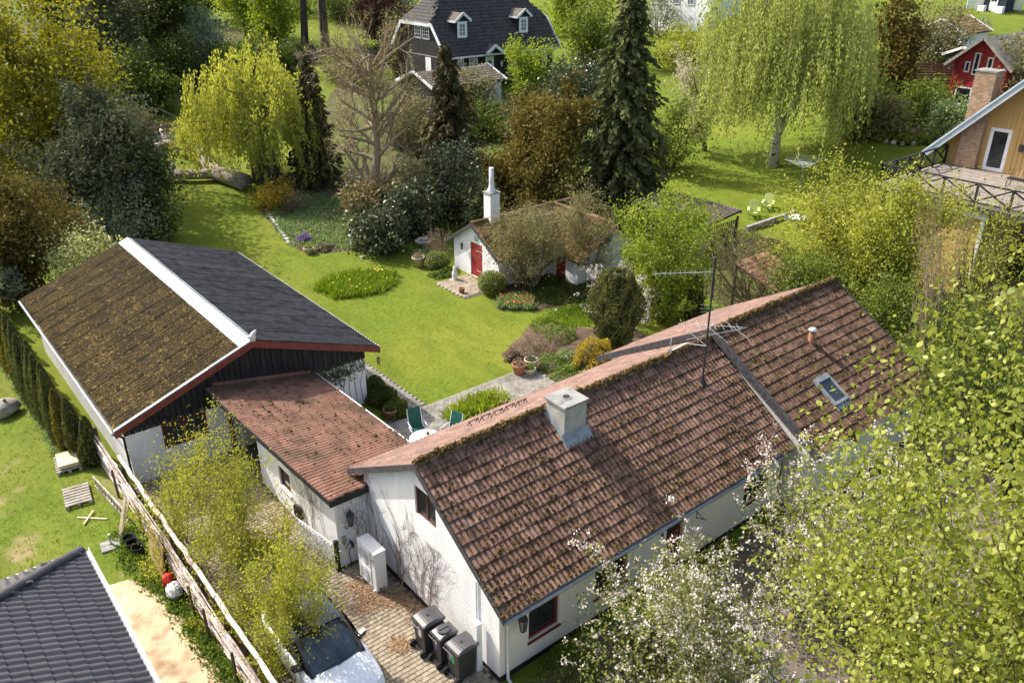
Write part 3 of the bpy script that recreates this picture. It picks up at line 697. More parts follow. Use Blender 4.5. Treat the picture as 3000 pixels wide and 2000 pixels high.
q = MB(); q.box(xa+.02, xc-.17, yf+.02, yf+.05, r1(yf)-.20, r1(yf)-.09); q.build('fascia_board', M['white'], WH)
q = MB(); q.tube([(xa+.03, yf-.075, r1(yf)-.10), (xc-.18, yf-.075, r1(yf)-.115)], .06, 8); q.build('gutter', M['zinc_dark'], WH, True)
q = MB(); q.tube([(9.50, yf-.06, r1(yf)-.13), (9.50, YF-.08, r1(yf)-.35), (9.50, YF-.08, .10), (9.52, YF-.2, .03)], .042, 8); q.build('downpipe', M['hp_white'], WH, True)
q = MB(); q.box(X0+.01, X1, YF+.02, yf+.05, r1(yf)-.13, r1(yf)-.11); q.build('soffit', M['white'], WH)
# chimney
q = MB(); q.box(CH[0], CH[1], CH[2], CH[3], 3.9, 5.40); co = q.build('chimney', M['chimney'], WH)
q = MB(); q.hexa([(CH[0]-.05, CH[2]-.05, 5.40), (CH[1]+.05, CH[2]-.05, 5.40), (CH[1]+.05, CH[3]+.05, 5.40), (CH[0]-.05, CH[3]+.05, 5.40),
        (CH[0]-.05, CH[2]-.05, 5.455), (CH[1]+.05, CH[2]-.05, 5.455), (CH[1]+.05, CH[3]+.05, 5.455), (CH[0]-.05, CH[3]+.05, 5.455)]); q.build('chimney_cap', M['concrete'], co)
q = MB(); q.lathe([(.15, 5.456), (.15, 5.475), (.115, 5.475)], (13.86, 14.68, 0), 20); q.build('flue_collar', M['concrete'], co)
q = MB(); q.lathe([(.112, 5.470), (.105, 5.478)], (13.86, 14.68, 0), 20); q.build('flue', M['plinth'], co)
fl = MB(); cz = lambda y: r1(y)+.06
fl.hexa([(CH[0]-.10, CH[2]-.25, cz(CH[2]-.25)-.02), (CH[1]+.10, CH[2]-.25, cz(CH[2]-.25)-.02), (CH[1]+.10, CH[2]-.002, cz(CH[2])-.02), (CH[0]-.10, CH[2]-.002, cz(CH[2])-.02),
         (CH[0]-.10, CH[2]-.25, cz(CH[2]-.25)+.012), (CH[1]+.10, CH[2]-.25, cz(CH[2]-.25)+.012), (CH[1]+.08, CH[2]-.002, cz(CH[2])+.16), (CH[0]-.08, CH[2]-.002, cz(CH[2])+.16)])
for sx, xx in ((-1, CH[0]), (1, CH[1])):
    a, b = sorted((xx, xx+sx*.10)); a2, b2 = sorted((xx, xx+sx*.015))
    fl.hexa([(a, CH[2], cz(CH[2])-.02), (b, CH[2], cz(CH[2])-.02), (b, CH[3], cz(CH[3])-.02), (a, CH[3], cz(CH[3])-.02),
             (a2, CH[2], cz(CH[2])+.17), (b2, CH[2], cz(CH[2])+.17), (b2, CH[3], cz(CH[3])+.17), (a2, CH[3], cz(CH[3])+.17)])
fl.build('flashing', M['zinc_dark'], co)
# roof window
def on2(x, y, h): return np.array([x, y, 0])+np.array([0, 0, r2(y)])+np.array([0, -s2, c2])*h
def rbox(mb, x0, x1, y0, y1, h0, h1): mb.hexa([on2(x0, y0, h0), on2(x1, y0, h0), on2(x1, y1, h0), on2(x0, y1, h0), on2(x0, y0, h1), on2(x1, y0, h1), on2(x1, y1, h1), on2(x0, y1, h1)])
sx0, sx1, sy0, sy1 = 22.93, 23.73, 11.62, 12.56
q = MB(); rbox(q, sx0, sx0+.09, sy0, sy1, .02, .15); rbox(q, sx1-.09, sx1, sy0, sy1, .02, .15); rbox(q, sx0+.09, sx1-.09, sy0, sy0+.09, .02, .148); rbox(q, sx0+.09, sx1-.09, sy1-.16, sy1, .02, .16)
sk = q.build('roof_window', M['zinc_dark'], WH)
q = MB(); rbox(q, sx0+.09, sx1-.09, sy0+.09, sy1-.16, .10, .125); q.build('pane', M['glass_sky'], sk)
q = MB()
for k in range(8): rbox(q, sx0-.02+k*.105, sx0+.07+k*.105, sy0-.17+.02*(k % 2), sy0-.005, .06, .085+.02*(k % 2))
q.build('apron_flashing', M['zinc_dark'], sk)
q = MB(); q.box(23.5, 23.55, 11.75, 11.8, r2(11.78)+.13, r2(11.78)+.17); q.build('handle', M['dark_metal'], sk)
# vent pipe
vx, vy = 24.30, 13.57; vz = r2(vy)
q = MB(); q.lathe([(.15, vz-.1), (.115, vz+.06), (.11, vz+.5)], (vx, vy, 0), 14); vo = q.build('vent_pipe', M['terracotta'], WH, True)
q = MB(); q.lathe([(.13, vz+.50), (.17, vz+.53), (.10, vz+.6), (.02, vz+.62)], (vx, vy, 0), 16); q.build('vent_cap', M['alu'], vo, True)
# snow guard brackets on the rear slope
for k in range(5):
    x = 12.45+k*.47; y0_ = 17.4; z0_ = r1(y0_)+.05; b = MB()
    b.tube([(x, y0_, z0_+.16), (x+.36, y0_, z0_+.16)], .018, 5)
    for xx in (x+.03, x+.33): b.tube([(xx, y0_+.1, z0_-.02), (xx, y0_, z0_+.17), (xx, y0_-.12, z0_+.06)], .016, 5)
    b.build('snow_guard', M['iron'], WH)
# boxed pipe on the corner, conduit
q = MB(); q.box(9.06, 9.22, 12.56, 12.72, .0, 1.62); q.build('pipe_box', M['white'], WH)
q = MB(); q.tube([(9.27, 12.82, .22), (9.27, 12.82, 2.75)], .022, 6); q.build('conduit', M['hp_white'], WH)
q = MB(); q.tube([ (19.9+.9, YF-.02, 2.3), (20.83, YF-.03, 2.0), (20.9, YF-.03, 1.5), (20.85, YF-.03, 1.0), (20.9, YF-.03, .3)], .012, 4); q.build('cable', M['iron'], WH)

# ================================================================== link building
LK = thing('link_building', 'low white lean-to with red-brown tile roof joining the house to the barn', 'outbuilding', (8.25, 18.3, 0))
CA = np.array([8.02, 17.98, 2.74]); CB = np.array([11.62, 18.30, 2.44]); CC = np.array([7.63, 26.36, 2.86]); CD = np.array([11.74, 26.36, 2.05])
def LS(u, v):
    """u along +y (0 near, 1 barn), v up the slope (0 courtyard side, 1 drive side)"""
    return (CB*(1-u)+CD*u)*(1-v)+(CA*(1-u)+CC*u)*v
lw = MB(); lx = 8.25
ll = WF((lx, 23.75), (0, -1), (-1, 0)); lwin = (23.75-22.15, 23.75-21.32, .90, 1.68)
wall(lw, ll, 23.75-18.25, .06, 2.62, (), [lwin], .12)
le = WF((lx, 18.25), (1, 0), (0, -1)); wall(lw, le, 9.28-lx, .06, 2.56)
wall(lw, WF((11.45, 18.4), (0, 1), (1, 0)), 26.36-18.4, .06, 2.02)
wall(lw, WF((lx, 23.75), (1, 0), (0, 1)), 11.45-lx, .06, lambda a: 2.55-.19*a)
lo_ = lw.build('wall', M['render'], LK)
window(LK, ll, *lwin, M['window_brown'], 1, 1, .07, .06, sill=M['white'])
q = MB(); NU = 14
for i_ in range(NU):
    c_ = [LS(i_/NU, 0), LS(i_/NU, 1), LS((i_+1)/NU, 1), LS((i_+1)/NU, 0)]; q.hexa([p_-np.array([0, 0, .12]) for p_ in c_]+[p_-np.array([0, 0, .03]) for p_ in c_])
lr = q.build('roof', M['roof_base'], LK)
mats4 = []
nu, nv = 27, 11
for i in range(nu):
    for j in range(nv):
        a = LS(i/nu, j/nv); U = LS((i+1)/nu, j/nv)-a; V = (LS(i/nu, (j+1)/nv)-a)
        U /= .305; V = V/.36; A = frame4(a+np.array([0, 0, .004+abs(random.gauss(0, .004))]), U, V+U*random.gauss(0, .008)); mats4.append(A)
_split(roll_tile(amp=.03, rise=.03), 'roof_tile', M['tile_red'], lr, mats4, [0]*len(mats4), 300, 'roof_tile_field')
n = 5200; uu = RG.random(n); vv = RG.random(n)
kk = RG.random(n) < np.clip(.35+.5*np.sin(uu*9+vv*3)*np.cos(vv*7+uu*2)+.5*(uu > .85), .05, 1); uu, vv = uu[kk], vv[kk]
vv = (np.floor(vv*nv)+np.abs(RG.normal(0, .25, len(vv))) % 1)/nv
clumps('moss', np.array([LS(a, b)+np.array([0, 0, .045]) for a, b in zip(uu, vv)]), (.1, 0, 1), .028, M['moss'], lr, .7)
def fascia(a, b, h, th, nrm, m, name, par):
    n_ = Vector(nrm)*th; a = Vector(a); b = Vector(b); z = Vector((0, 0, h)); q = MB()
    q.hexa([a-z, b-z, b-z+n_, a-z+n_, a, b, b+n_, a+n_]); return q.build(name, m, par)
fascia(LS(0, 1)+[0, 0, .03], LS(1, 1)+[0, 0, .03], .20, .03, (-1, 0, 0), M['plinth'], 'fascia_board', LK)
fascia(LS(0, 1)+[-.03, 0, .0], LS(0, .62)+[0, 0, .0], .21, .035, (0, -1, 0), M['plinth'], 'barge_board', LK)
q = MB(); q.tube([LS(.07, -.012)+[0, 0, -.01], LS(1, -.012)+[0, 0, -.01]], .045, 8); q.build('gutter', M['white'], LK)
fa = LS(1, .93); fb = LS(1, .04); q = MB(); q.hexa([fa+[0, -.06, .02], fb+[0, -.06, .02], fb+[0, .02, .02], fa+[0, .02, .02], fa+[0, -.03, .17], fb+[0, -.03, .17], fb+[0, .02, .17], fa+[0, .02, .17]]); q.build('wall_flashing', M['tile_red'], LK)
# dark carport recess between link and barn
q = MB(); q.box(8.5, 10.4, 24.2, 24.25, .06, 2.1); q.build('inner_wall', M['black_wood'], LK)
q = MB(); q.box(8.22, 8.34, 26.1, 26.22, 0, 2.72); q.build('post', M['red_wood'], LK)

# ================================================================== barn
BN = thing('barn', 'low wide barn with moss-covered corrugated roof, red barge boards and black gable', 'barn', (4.85, 26.4, 0))
BX0, BX1, BY0, BY1 = 4.85, 13.9, 26.4, 39.6
ex0, ex1, ey0, ey1, BRX, BRZ, BEZ = 4.50, 14.38, 25.98, 39.95, 9.40, 4.25, 2.47
bsl = (BRZ-BEZ)/(BRX-ex0); bsr = (BRZ-BEZ)/(ex1-BRX)
def rb(x): return BRZ-(bsl*(BRX-x) if x < BRX else bsr*(x-BRX))
bw = MB(); bf = WF((BX0, BY0), (1, 0), (0, -1))
za, zb = 1.15, 2.02
bwin = (6.0-BX0, 7.55-BX0, 1.0, 1.98)
wall(bw, bf, BX1-BX0, 0, 2.12, (), [bwin], .14)
wall(bw, WF((BX0, BY1), (0, -1), (-1, 0)), BY1-BY0, 0, 2.45); wall(bw, WF((BX1, BY0), (0, 1), (1, 0)), BY1-BY0, 0, 2.45)
wall(bw, WF((BX0, BY1), (1, 0), (0, 1)), BX1-BX0, 0, lambda a: rb(BX0+a)-.12, (BRX-BX0,))
bw.build('wall', M['render'], BN)
window(BN, bf, *bwin, M['window_red'], 2, 1, .06, .08, .05)
q = MB(); q.add([(BX0, BY0+.05, 2.1), (BX1, BY0+.05, 2.1), (BX1, BY0+.05, rb(BX1)-.1), (BRX, BY0+.05, BRZ-.1), (BX0, BY0+.05, rb(BX0)-.1)], [(0, 1, 2, 3, 4)]); q.build('gable_backing', M['plinth'], BN)
nb = 46
for k in range(nb):
    a = BX0-.05+k*(BX1-BX0+.1)/nb; b = a+(BX1-BX0+.1)/nb-.02; o = .012*(k % 2)
    pts = [(a, BY0-.03-o, 2.0), (b, BY0-.03-o, 2.0), (b, BY0-.03-o, rb(b)-.06), (a, BY0-.03-o, rb(a)-.06)]
    q = MB(); q.prism(pts, (0, .03, 0)); q.build('gable_board', M['black_wood'], BN)
rs = MB()
slab(rs, [(ex0+.05, ey0+.04, rb(ex0+.05)-.03), (BRX, ey0+.04, BRZ-.03), (BRX, ey1-.04, BRZ-.03), (ex0+.05, ey1-.04, rb(ex0+.05)-.03)], .07)
slab(rs, [(BRX, ey0+.04, BRZ-.03), (ex1-.05, ey0+.04, rb(ex1-.05)-.03), (ex1-.05, ey1-.04, rb(ex1-.05)-.03), (BRX, ey1-.04, BRZ-.03)], .07)
br = rs.build('roof', M['roof_base'], BN)
def corr_sheet(W, L, waves, amp, seg=6, th=.008):
    b = MB(); n = waves*seg
    xs = [W*i/n for i in range(n+1)]; zs = [amp*math.cos(2*math.pi*i/seg) for i in range(n+1)]
    k = n+1
    v = [(x, 0, z-th+.012) for x, z in zip(xs, zs)]+[(x, 0, z+.012) for x, z in zip(xs, zs)]+[(x, L, z) for x, z in zip(xs, zs)]
    return b.add(v, [(i, i+1, k+i+1, k+i) for i in range(n)]+[(k+i, k+i+1, 2*k+i+1, 2*k+i) for i in range(n)])
ns = 13; sw_ = (ey1-ey0)/ns; slen = math.hypot(BRX-ex0, BRZ-BEZ)
sheetb = corr_sheet(sw_+.01, slen/3+.08, 6, .042)
cl, sl_ = math.cos(math.atan(bsl)), math.sin(math.atan(bsl)); cr_, sr_ = math.cos(math.atan(bsr)), math.sin(math.atan(bsr))
gl = []
for i in range(ns):
    for j in range(3):
        V = np.array([cl, 0, sl_]); gl.append(frame4(np.array([ex0, ey1-i*sw_, BEZ+.03])+V*(j*slen/3)+np.array([0, 0, .004*(j)]), (0, -1, 0), V))
_split(sheetb, 'corrugated_sheet', M['eternit_moss'], br, gl, [0]*len(gl), 300, 'x')
gr = []
for i in range(ns):
    for j in range(3):
        V = np.array([-cr_, 0, sr_]); gr.append(frame4(np.array([ex1, ey0+i*sw_, BEZ+.03])+V*(j*slen/3)+np.array([0, 0, .004*(j)]), (0, 1, 0), V))
_split(sheetb, 'corrugated_sheet', M['eternit'], br, gr, [0]*len(gr), 300, 'x')
n = 17000; yy = RG.uniform(ey0+.05, ey1-.05, n); vv = RG.random(n)
pt = np.sin(yy*.9+vv*4)*np.cos(vv*6-yy*.5)+.6*np.sin(yy*2.3+vv*9)
kk = RG.random(n) < np.clip(.62+.3*pt+.25*(1-vv), .12, 1); yy, vv = yy[kk], vv[kk]
wl_ = sw_/6; yy = ey1-(np.floor((ey1-yy)/wl_)+.5+RG.normal(0, .22, len(yy)))*wl_
xx = ex0+vv*(BRX-.25-ex0); clumps('moss', np.stack([xx, yy, BEZ+.03+vv*(BRZ-BEZ)*(BRX-.25-ex0)/(BRX-ex0)+.01], 1), (-.33, 0, .94), .034, M['moss_gold'], br, .55)
n = 5000; yy = RG.uniform(ey0+.05, ey1-.05, n); vv = RG.random(n)**1.5
yy = ey0+(np.floor((yy-ey0)/wl_)+.5+RG.normal(0, .2, n))*wl_
xx = ex1-vv*(ex1-BRX-.3); clumps('moss', np.stack([xx, yy, BEZ+.03+vv*(BRZ-BEZ)*.93+.006], 1), (.33, 0, .94), .022, M['moss'], br, .5)
for k in range(7):
    a = ey0-.02+k*(ey1-ey0+.04)/7; b = a+(ey1-ey0+.04)/7+.03; z = BRZ+.085+.004*(k % 2)
    q = MB(); q.add([(BRX-.44, a, z-.44*bsl-.01), (BRX, a, z), (BRX+.15, a, z-.15*bsr-.01), (BRX-.44, b, z-.44*bsl-.01), (BRX, b, z), (BRX+.15, b, z-.15*bsr-.01),
                     (BRX-.44, a, z-.44*bsl-.03), (BRX, a, z-.012), (BRX+.15, a, z-.15*bsr-.03), (BRX-.44, b, z-.44*bsl-.03), (BRX, b, z-.012), (BRX+.15, b, z-.15*bsr-.03)],
                    [(0, 1, 4, 3), (1, 2, 5, 4), (6, 9, 10, 7), (7, 10, 11, 8), (0, 3, 9, 6), (2, 8, 11, 5), (0, 6, 7, 1), (1, 7, 8, 2), (3, 4, 10, 9), (4, 5, 11, 10)]); q.build('ridge_flashing', M['zinc'], br)
def bbarge(x_a, z_a, x_b, z_b, y, h, m, name, th=.035):
    q = MB(); q.hexa([(x_a, y, z_a-h), (x_b, y, z_b-h), (x_b, y+th, z_b-h), (x_a, y+th, z_a-h), (x_a, y, z_a), (x_b, y, z_b), (x_b, y+th, z_b), (x_a, y+th, z_a)]); return q.build(name, m, BN)
for y, mm in ((ey0-.02, M['red_wood']), (ey1, M['black_wood'])):
    bbarge(ex0-.03, rb(ex0)+.045, BRX, BRZ+.045, y, .27, mm, 'barge_board'); bbarge(BRX, BRZ+.045, ex1+.03, rb(ex1)+.045, y, .27, mm, 'barge_board')
q = MB(); y = ey0-.03; q.hexa([(ex0-.03, y, rb(ex0)+.046), (BRX, y, BRZ+.046), (BRX, y+.11, BRZ+.046), (ex0-.03, y+.11, rb(ex0)+.046), (ex0-.03, y, rb(ex0)+.075), (BRX, y, BRZ+.075), (BRX, y+.11, BRZ+.075), (ex0-.03, y+.11, rb(ex0)+.075)]); q.build('verge_strip', M['zinc'], BN)
q = MB(); q.tube([(ex0-.07, ey0+.05, BEZ-.06), (ex0-.07, ey1, BEZ-.03)], .055, 8); q.build('gutter', M['zinc_dark'], BN)
q = MB(); q.tube([(ex1+.06, ey0+.05, BEZ-.04), (ex1+.06, ey1, BEZ-.03)], .045, 8); q.build('gutter', M['white'], BN)
q = MB(); q.tube([(ex0-.06, ey0+.1, BEZ-.1), (BX0-.05, BY0+.1, 1.9), (BX0-.06, BY0+.05, .1)], .04, 8); q.build('downpipe', M['plinth'], BN)
q = MB(); q.beam((12.6, BY0-.02, 1.55), (12.9, BY0-.02, 1.55), .09, .02); q.build('wall_vent', M['bark_dark'], BN)
# ================================================================== garden outbuilding (L-shaped, white, red doors)
SH = thing('garden_outbuilding', 'small white L-shaped outbuilding with mossy tile roof, tall chimney and red plank door', 'shed', (25.45, 34.6, .03))
ax, ar, az = 25.45, 34.6, 3.08             # gable plane, ridge y, ridge z
asl = .62; ay0, ay1 = 32.45, 36.52
bx, by0 = 31.2, 29.75                      # ridge x of the wing, its near gable
bx0, bx1 = 28.85, 33.5
def ra(y): return az-asl*abs(y-ar)
def rbx(x): return az-asl*abs(x-bx)
sw = MB()
sg = WF((ax, ay1), (0, -1), (-1, 0)); sdoor = (ay1-34.97, ay1-33.9, .06, 2.0)
wall(sw, sg, ay1-ay0, .0, lambda a: ra(ay1-a)-.05, (ay1-ar,), [sdoor], .10)
wall(sw, WF((ax, ay0), (1, 0), (0, -1)), bx0-ax, 0, ra(ay0)-.05)
wall(sw, WF((ax, ay1), (1, 0), (0, 1)), bx1-ax, 0, ra(ay1)-.05)
sl2 = WF((bx0, ay0), (0, -1), (-1, 0)); d2 = (ay0-31.75, ay0-30.95, .08, 1.6)
wall(sw, sl2, ay0-by0-.25, 0, rbx(bx0)-.05, (), [d2], .10)
sg2 = WF((bx0, by0+.25), (1, 0), (0, -1)); sw2 = (3.2, 3.9, .95, 1.4)
wall(sw, sg2, bx1-bx0, 0, lambda a: rbx(bx0+a)-.05, (bx-bx0,), [sw2], .10)
wall(sw, WF((bx1, by0+.25), (0, 1), (1, 0)), ay1-by0-.25, 0, rbx(bx1)-.05)
sw.build('wall', M['render'], SH)
window(SH, sg2, *sw2, M['window_red'], 2, 1, .05, .05)
def plank_door(par, wf, op, m, dep=-.06, n=7):
    a0, a1, z0, z1 = op; b = MB(); bar(b, wf, a0, a1, z0, z1, dep-.03, dep); do = b.build('door', m, par)
    for k in range(n):
        c0 = a0+(a1-a0)*k/n+.008; c1_ = a0+(a1-a0)*(k+1)/n-.008
        q = MB(); bar(q, wf, c0, c1_, z0+.01, z1-.01, dep, dep+.022); q.build('plank', m, do)
    for zz in (z0+.38, z1-.42):
        q = MB(); bar(q, wf, a1-.5*(a1-a0), a1+.04, zz-.02, zz+.02, dep+.024, dep+.034); q.build('hinge', M['alu'], do)
    return do
plank_door(SH, sg, sdoor, M['red_door']); plank_door(SH, sl2, d2, M['red_door'], n=5)
q = MB(); bar(q, sg, ay1-34.58, ay1-34.28, 2.14, 2.4, 0, .03); q.build('name_plate', mat('verdigris_plate', (.22, .33, .32), (.3, .4, .38), 8), SH)
rr = MB(); oa = .22
slab(rr, [(ax-.2, ay0-oa, ra(ay0-oa)), (bx0, ay0-oa, ra(ay0-oa)), (bx, ar, az), (ax-.2, ar, az)], .08)
slab(rr, [(ax-.2, ay1+.5, ra(ay1+.5)), (ax-.2, ar, az), (bx1+.2, ar, az), (bx1+.2, ay1+.5, ra(ay1+.5))], .08)
slab(rr, [(bx0-.25, by0, rbx(bx0-.25)), (bx, by0, az), (bx, ar, az), (bx0-.25, ay0-oa, rbx(bx0-.25))], .08)
slab(rr, [(bx1+.25, by0, rbx(bx1+.25)), (bx1+.25, ar, rbx(bx1+.25)), (bx, ar, az), (bx, by0, az)], .08)
so = rr.build('roof', M['roof_base'], SH)
ca, sa = math.cos(math.atan(asl)), math.sin(math.atan(asl))
st = roll_tile(seg=4); M['tile_shed'] = mat('mossy_old_tile', (.20, .12, .07), (.28, .18, .11), 2, .9, .004, 50, c3=(.11, .08, .032), s3=1.1, lo3=.42, hi3=.6, rand=.25)
La = (ar-ay0+oa)/ca
gA = tile_grid((ax-.2, ay0-oa, ra(ay0-oa)+.01), (1, 0, 0), (0, ca, sa), 20, 8, .305, La/8, lambda u, v: ax-.2+u < bx0-.1+(bx-bx0)*v/La)
gB = tile_grid((bx0-.25, ar+.1, rbx(bx0-.25)+.01), (0, -1, 0), (ca, 0, sa), 17, 9, .305, ((bx-bx0+.25)/ca)/9, lambda u, v: ar+.1-u < ay0-oa+(ar-ay0)*(v/3.1)+.3)
gC = tile_grid((bx1+.2, ay1+.5, ra(ay1+.5)+.01), (-1, 0, 0), (0, -ca, sa), 26, 9, .305, ((ay1+.5-ar)/ca)/9)
gD = tile_grid((bx1+.25, by0, rbx(bx1+.25)+.01), (0, 1, 0), (-ca, 0, sa), 16, 9, .305, ((bx1+.25-bx)/ca)/9)
gAll = gA+gB+gC+gD
_split(st, 'roof_tile', M['tile_shed'], so, gAll, [(1 if k < len(gA)+len(gB) else 0)-.01*math.dist(A[:3, 3], (0, 0, 17)) for k, A in enumerate(gAll)], 260, 'roof_tile_field')
ridge_caps(so, (ax-.2, ar, az+.05), (bx1, ar, az+.05), M['tile_shed'], .12); ridge_caps(so, (bx, ar, az+.05), (bx, by0, az+.05), M['tile_shed'], .12)
n = 3200; u = RG.uniform(ax-.1, bx0, n); y = RG.uniform(ay0-oa, ar, n); clumps('moss', np.stack([u, y, ra(y)+.05], 1) if False else np.stack([u, y, az-asl*np.abs(y-ar)+.055], 1), (0, -.5, .85), .045, M['moss_gold'], so, .7)
n = 3200; y = RG.uniform(by0, ay0+1.4, n); u = RG.uniform(bx0-.2, bx, n); clumps('moss', np.stack([u, y, az-asl*np.abs(u-bx)+.055], 1), (-.5, 0, .85), .045, M['moss_gold'], so, .7)
def shb(pa, pb, th, h, m=M['grey_wood']):
    q = MB(); q.hexa([(ax-.24, pa[0], pa[1]-h), (ax-.24+th, pa[0], pa[1]-h), (ax-.24+th, pb[0], pb[1]-h), (ax-.24, pb[0], pb[1]-h), (ax-.24, pa[0], pa[1]), (ax-.24+th, pa[0], pa[1]), (ax-.24+th, pb[0], pb[1]), (ax-.24, pb[0], pb[1])]); q.build('barge_board', m, SH)
shb((ay0-oa-.05, ra(ay0-oa)+.04), (ar, az+.08), .04, .22); shb((ar, az+.08), (ay1+.55, ra(ay1+.5)+.04), .04, .22)
for s_, x_ in ((-1, bx0-.28), (1, bx1+.28)):
    q = MB(); za_, zb_ = rbx(x_)+.05, az+.07; q.hexa([(x_, by0-.04, za_-.18), (bx, by0-.04, zb_-.18), (bx, by0, zb_-.18), (x_, by0, za_-.18), (x_, by0-.04, za_), (bx, by0-.04, zb_), (bx, by0, zb_), (x_, by0, za_)]); q.build('barge_board', M['grey_wood'], SH)
q = MB(); q.box(26.36, 26.98, 34.3, 34.9, 2.6, 4.55); ch = q.build('chimney', M['render'], SH)
q = MB(); q.box(26.31, 27.03, 34.25, 34.95, 4.55, 4.62); q.build('chimney_cap', M['concrete'], ch)
q = MB(); q.lathe([(.27, 4.62), (.25, 4.68), (.16, 4.85), (.135, 5.1), (.13, 5.9), (.11, 5.9)], (26.67, 34.6, 0), 14); q.build('chimney_pot', M['stone_white'], ch, True)

# ================================================================== black house at the back
BH = thing('black_house', 'black timber house with dark half-hipped tile roof, white trim and two dormers', 'house', (45.4, 65.5, 3.6))
hx0, hx1, hy0, hy1 = 45.55, 58.6, 65.75, 74.0      # walls
ox0, ox1, oy0, oy1 = 45.15, 59.05, 65.2, 74.6      # roof edges
hr = (oy0+oy1)/2; hez = 6.95; hs = 1.24; hz = hez+hs*(hr-oy0)
hhz = 9.62; hh = (hhz-hez)/hs                      # half-hip starts here
hk = .95; hdx = (hz-hhz)/hk
def rh(y): return hez+hs*(min(y-oy0, oy1-y))
w = MB(); bg_ = WF((hx0, hy1), (0, -1), (-1, 0))
gw1 = (hy1-70.75, hy1-69.65, 8.18, 9.32); gw2 = (hy1-69.45, hy1-68.3, 8.18, 9.32); gd = (hy1-69.05, hy1-68.15, 4.2, 6.62)
wall(w, bg_, hy1-hy0, 3.0, lambda a: min(rh(hy1-a)-.1, hhz-.05), (hy1-hr, hy1-(oy0+hh), hy1-(oy1-hh)), [gw1, gw2, gd], .05)
bfr = WF((hx0, hy0), (1, 0), (0, -1))
fo = [(46.9-hx0, 47.6-hx0, 5.2, 6.6), (48.2-hx0, 49.2-hx0, 5.2, 6.6), (50.1-hx0, 51.1-hx0, 4.35, 6.6), (53.2-hx0, 54.2-hx0, 5.2, 6.6), (57.2-hx0, 57.9-hx0, 5.2, 6.6)]
wall(w, bfr, hx1-hx0, 3.0, 6.95, (), fo, .05)
wall(w, WF((hx1, hy1), (0, -1), (1, 0)), hy1-hy0, 3.0, lambda a: min(rh(hy1-a)-.1, hhz-.05), (hy1-hr, hy1-(oy0+hh), hy1-(oy1-hh)))
wall(w, WF((hx0, hy1), (1, 0), (0, 1)), hx1-hx0, 3.0, 6.95)
w.build('wall', M['black_wood'], BH)
M['pane_grey'] = mat('grey_reflection_panes', (.12, .15, .17), (.22, .25, .26), 2, .1, spec=.6)  # reflection put into the pane colour as mottled grey
for o_ in (gw1, gw2): window(BH, bg_, *o_, M['white'], 3, 3, .0, .12, .045, glass=M['glass'])
for k in (0, 1, 3, 4): window(BH, bfr, *fo[k], M['white'], 2, 3, .0, .14, .05, glass=M['pane_grey'])
q = MB(); bar(q, bg_, gd[0], gd[1], gd[2], gd[3], -.05, .03); q.build('gable_door', M['white'], BH)
q = MB(); bar(q, bg_, 1.0, hy1-hy0-.2, 6.72, 6.80, 0, .03); q.build('storey_rail', M['old_wood'], BH)
q = MB(); bar(q, bfr, *fo[2], -.05, .03); dd = q.build('front_door', M['white'], BH)
q = MB(); c_ = (fo[2][0]+fo[2][1])/2; q.prism([bfr.P(c_-.3, 5.95, .031)]+[bfr.P(c_+.3*math.cos(math.pi-t_), 5.95+.3*math.sin(t_), .031) for t_ in [math.pi*i/8 for i in range(1, 8)]]+[bfr.P(c_+.3, 5.95, .031)], (0, -.006, 0)); q.build('fanlight', M['glass'], dd)
rm = MB()
slab(rm, [(ox0, oy0, hez), (ox1, oy0, hez), (ox1-hdx, hr, hz), (ox0+hdx, hr, hz)], .10) if False else None
A_ = [(ox0, oy0, hez), (ox1, oy0, hez), (ox1, oy0+hh, hhz), (ox1-hdx, hr, hz), (ox0+hdx, hr, hz), (ox0, oy0+hh, hhz)]
rm.prism(A_, (0, 0, -.12)); rm.prism([(x, 2*hr-y, z) for x, y, z in A_], (0, 0, -.12))
rm.prism([(ox0, oy0+hh, hhz), (ox0+hdx, hr, hz), (ox0, oy1-hh, hhz)], (0, 0, -.12)); rm.prism([(ox1, oy0+hh, hhz), (ox1-hdx, hr, hz), (ox1, oy1-hh, hhz)], (0, 0, -.12))
bro = rm.build('roof', M['black_tile'], BH)
ch_, sh_ = math.cos(math.atan(hs)), math.sin(math.atan(hs)); ft = roll_tile(w=.34, L=.46, amp=.045, rise=.04, lip=.04, seg=4, rolls=1)
LvH = (hr-oy0)/ch_
def kf(u, v):
    y = v*ch_; z = hez+y*hs; x = ox0+u
    m_ = max(0, (z-hhz)/hk); return ox0+m_-.1 < x < ox1-m_+.1
gH = tile_grid((ox0, oy0, hez+.02), (1, 0, 0), (0, ch_, sh_), int((ox1-ox0)/.34), int(LvH/.37), .34, .37, kf)
ck, sk_ = math.cos(math.atan(hk)), math.sin(math.atan(hk))
gH2 = tile_grid((ox0-.03, oy1-hh, hhz+.02), (0, -1, 0), (ck, 0, sk_), int((oy1-oy0-2*hh)/.34), int(hdx/ck/.37), .34, .37, lambda u, v: abs(u-(oy1-oy0-2*hh)/2) < (oy1-oy0-2*hh)/2*(1-v/(hdx/ck))+.15)
_split(ft, 'roof_tile', M['black_tile'], bro, gH+gH2, [0]*(len(gH)+len(gH2)), 0, 'roof_tile_field')
def hb(a, b, w_=.06, h_=.32, nm='barge_board'): q = MB(); q.beam(a, b, w_, h_); return q.build(nm, M['white'], BH)
for x_ in (ox0-.03, ox1+.03):
    hb((x_, oy0-.05, hez-.05), (x_, oy0+hh, hhz-.03)); hb((x_, oy0+hh, hhz-.06), (x_, oy1-hh, hhz-.06)); hb((x_, oy1-hh, hhz-.03), (x_, oy1+.05, hez-.05))
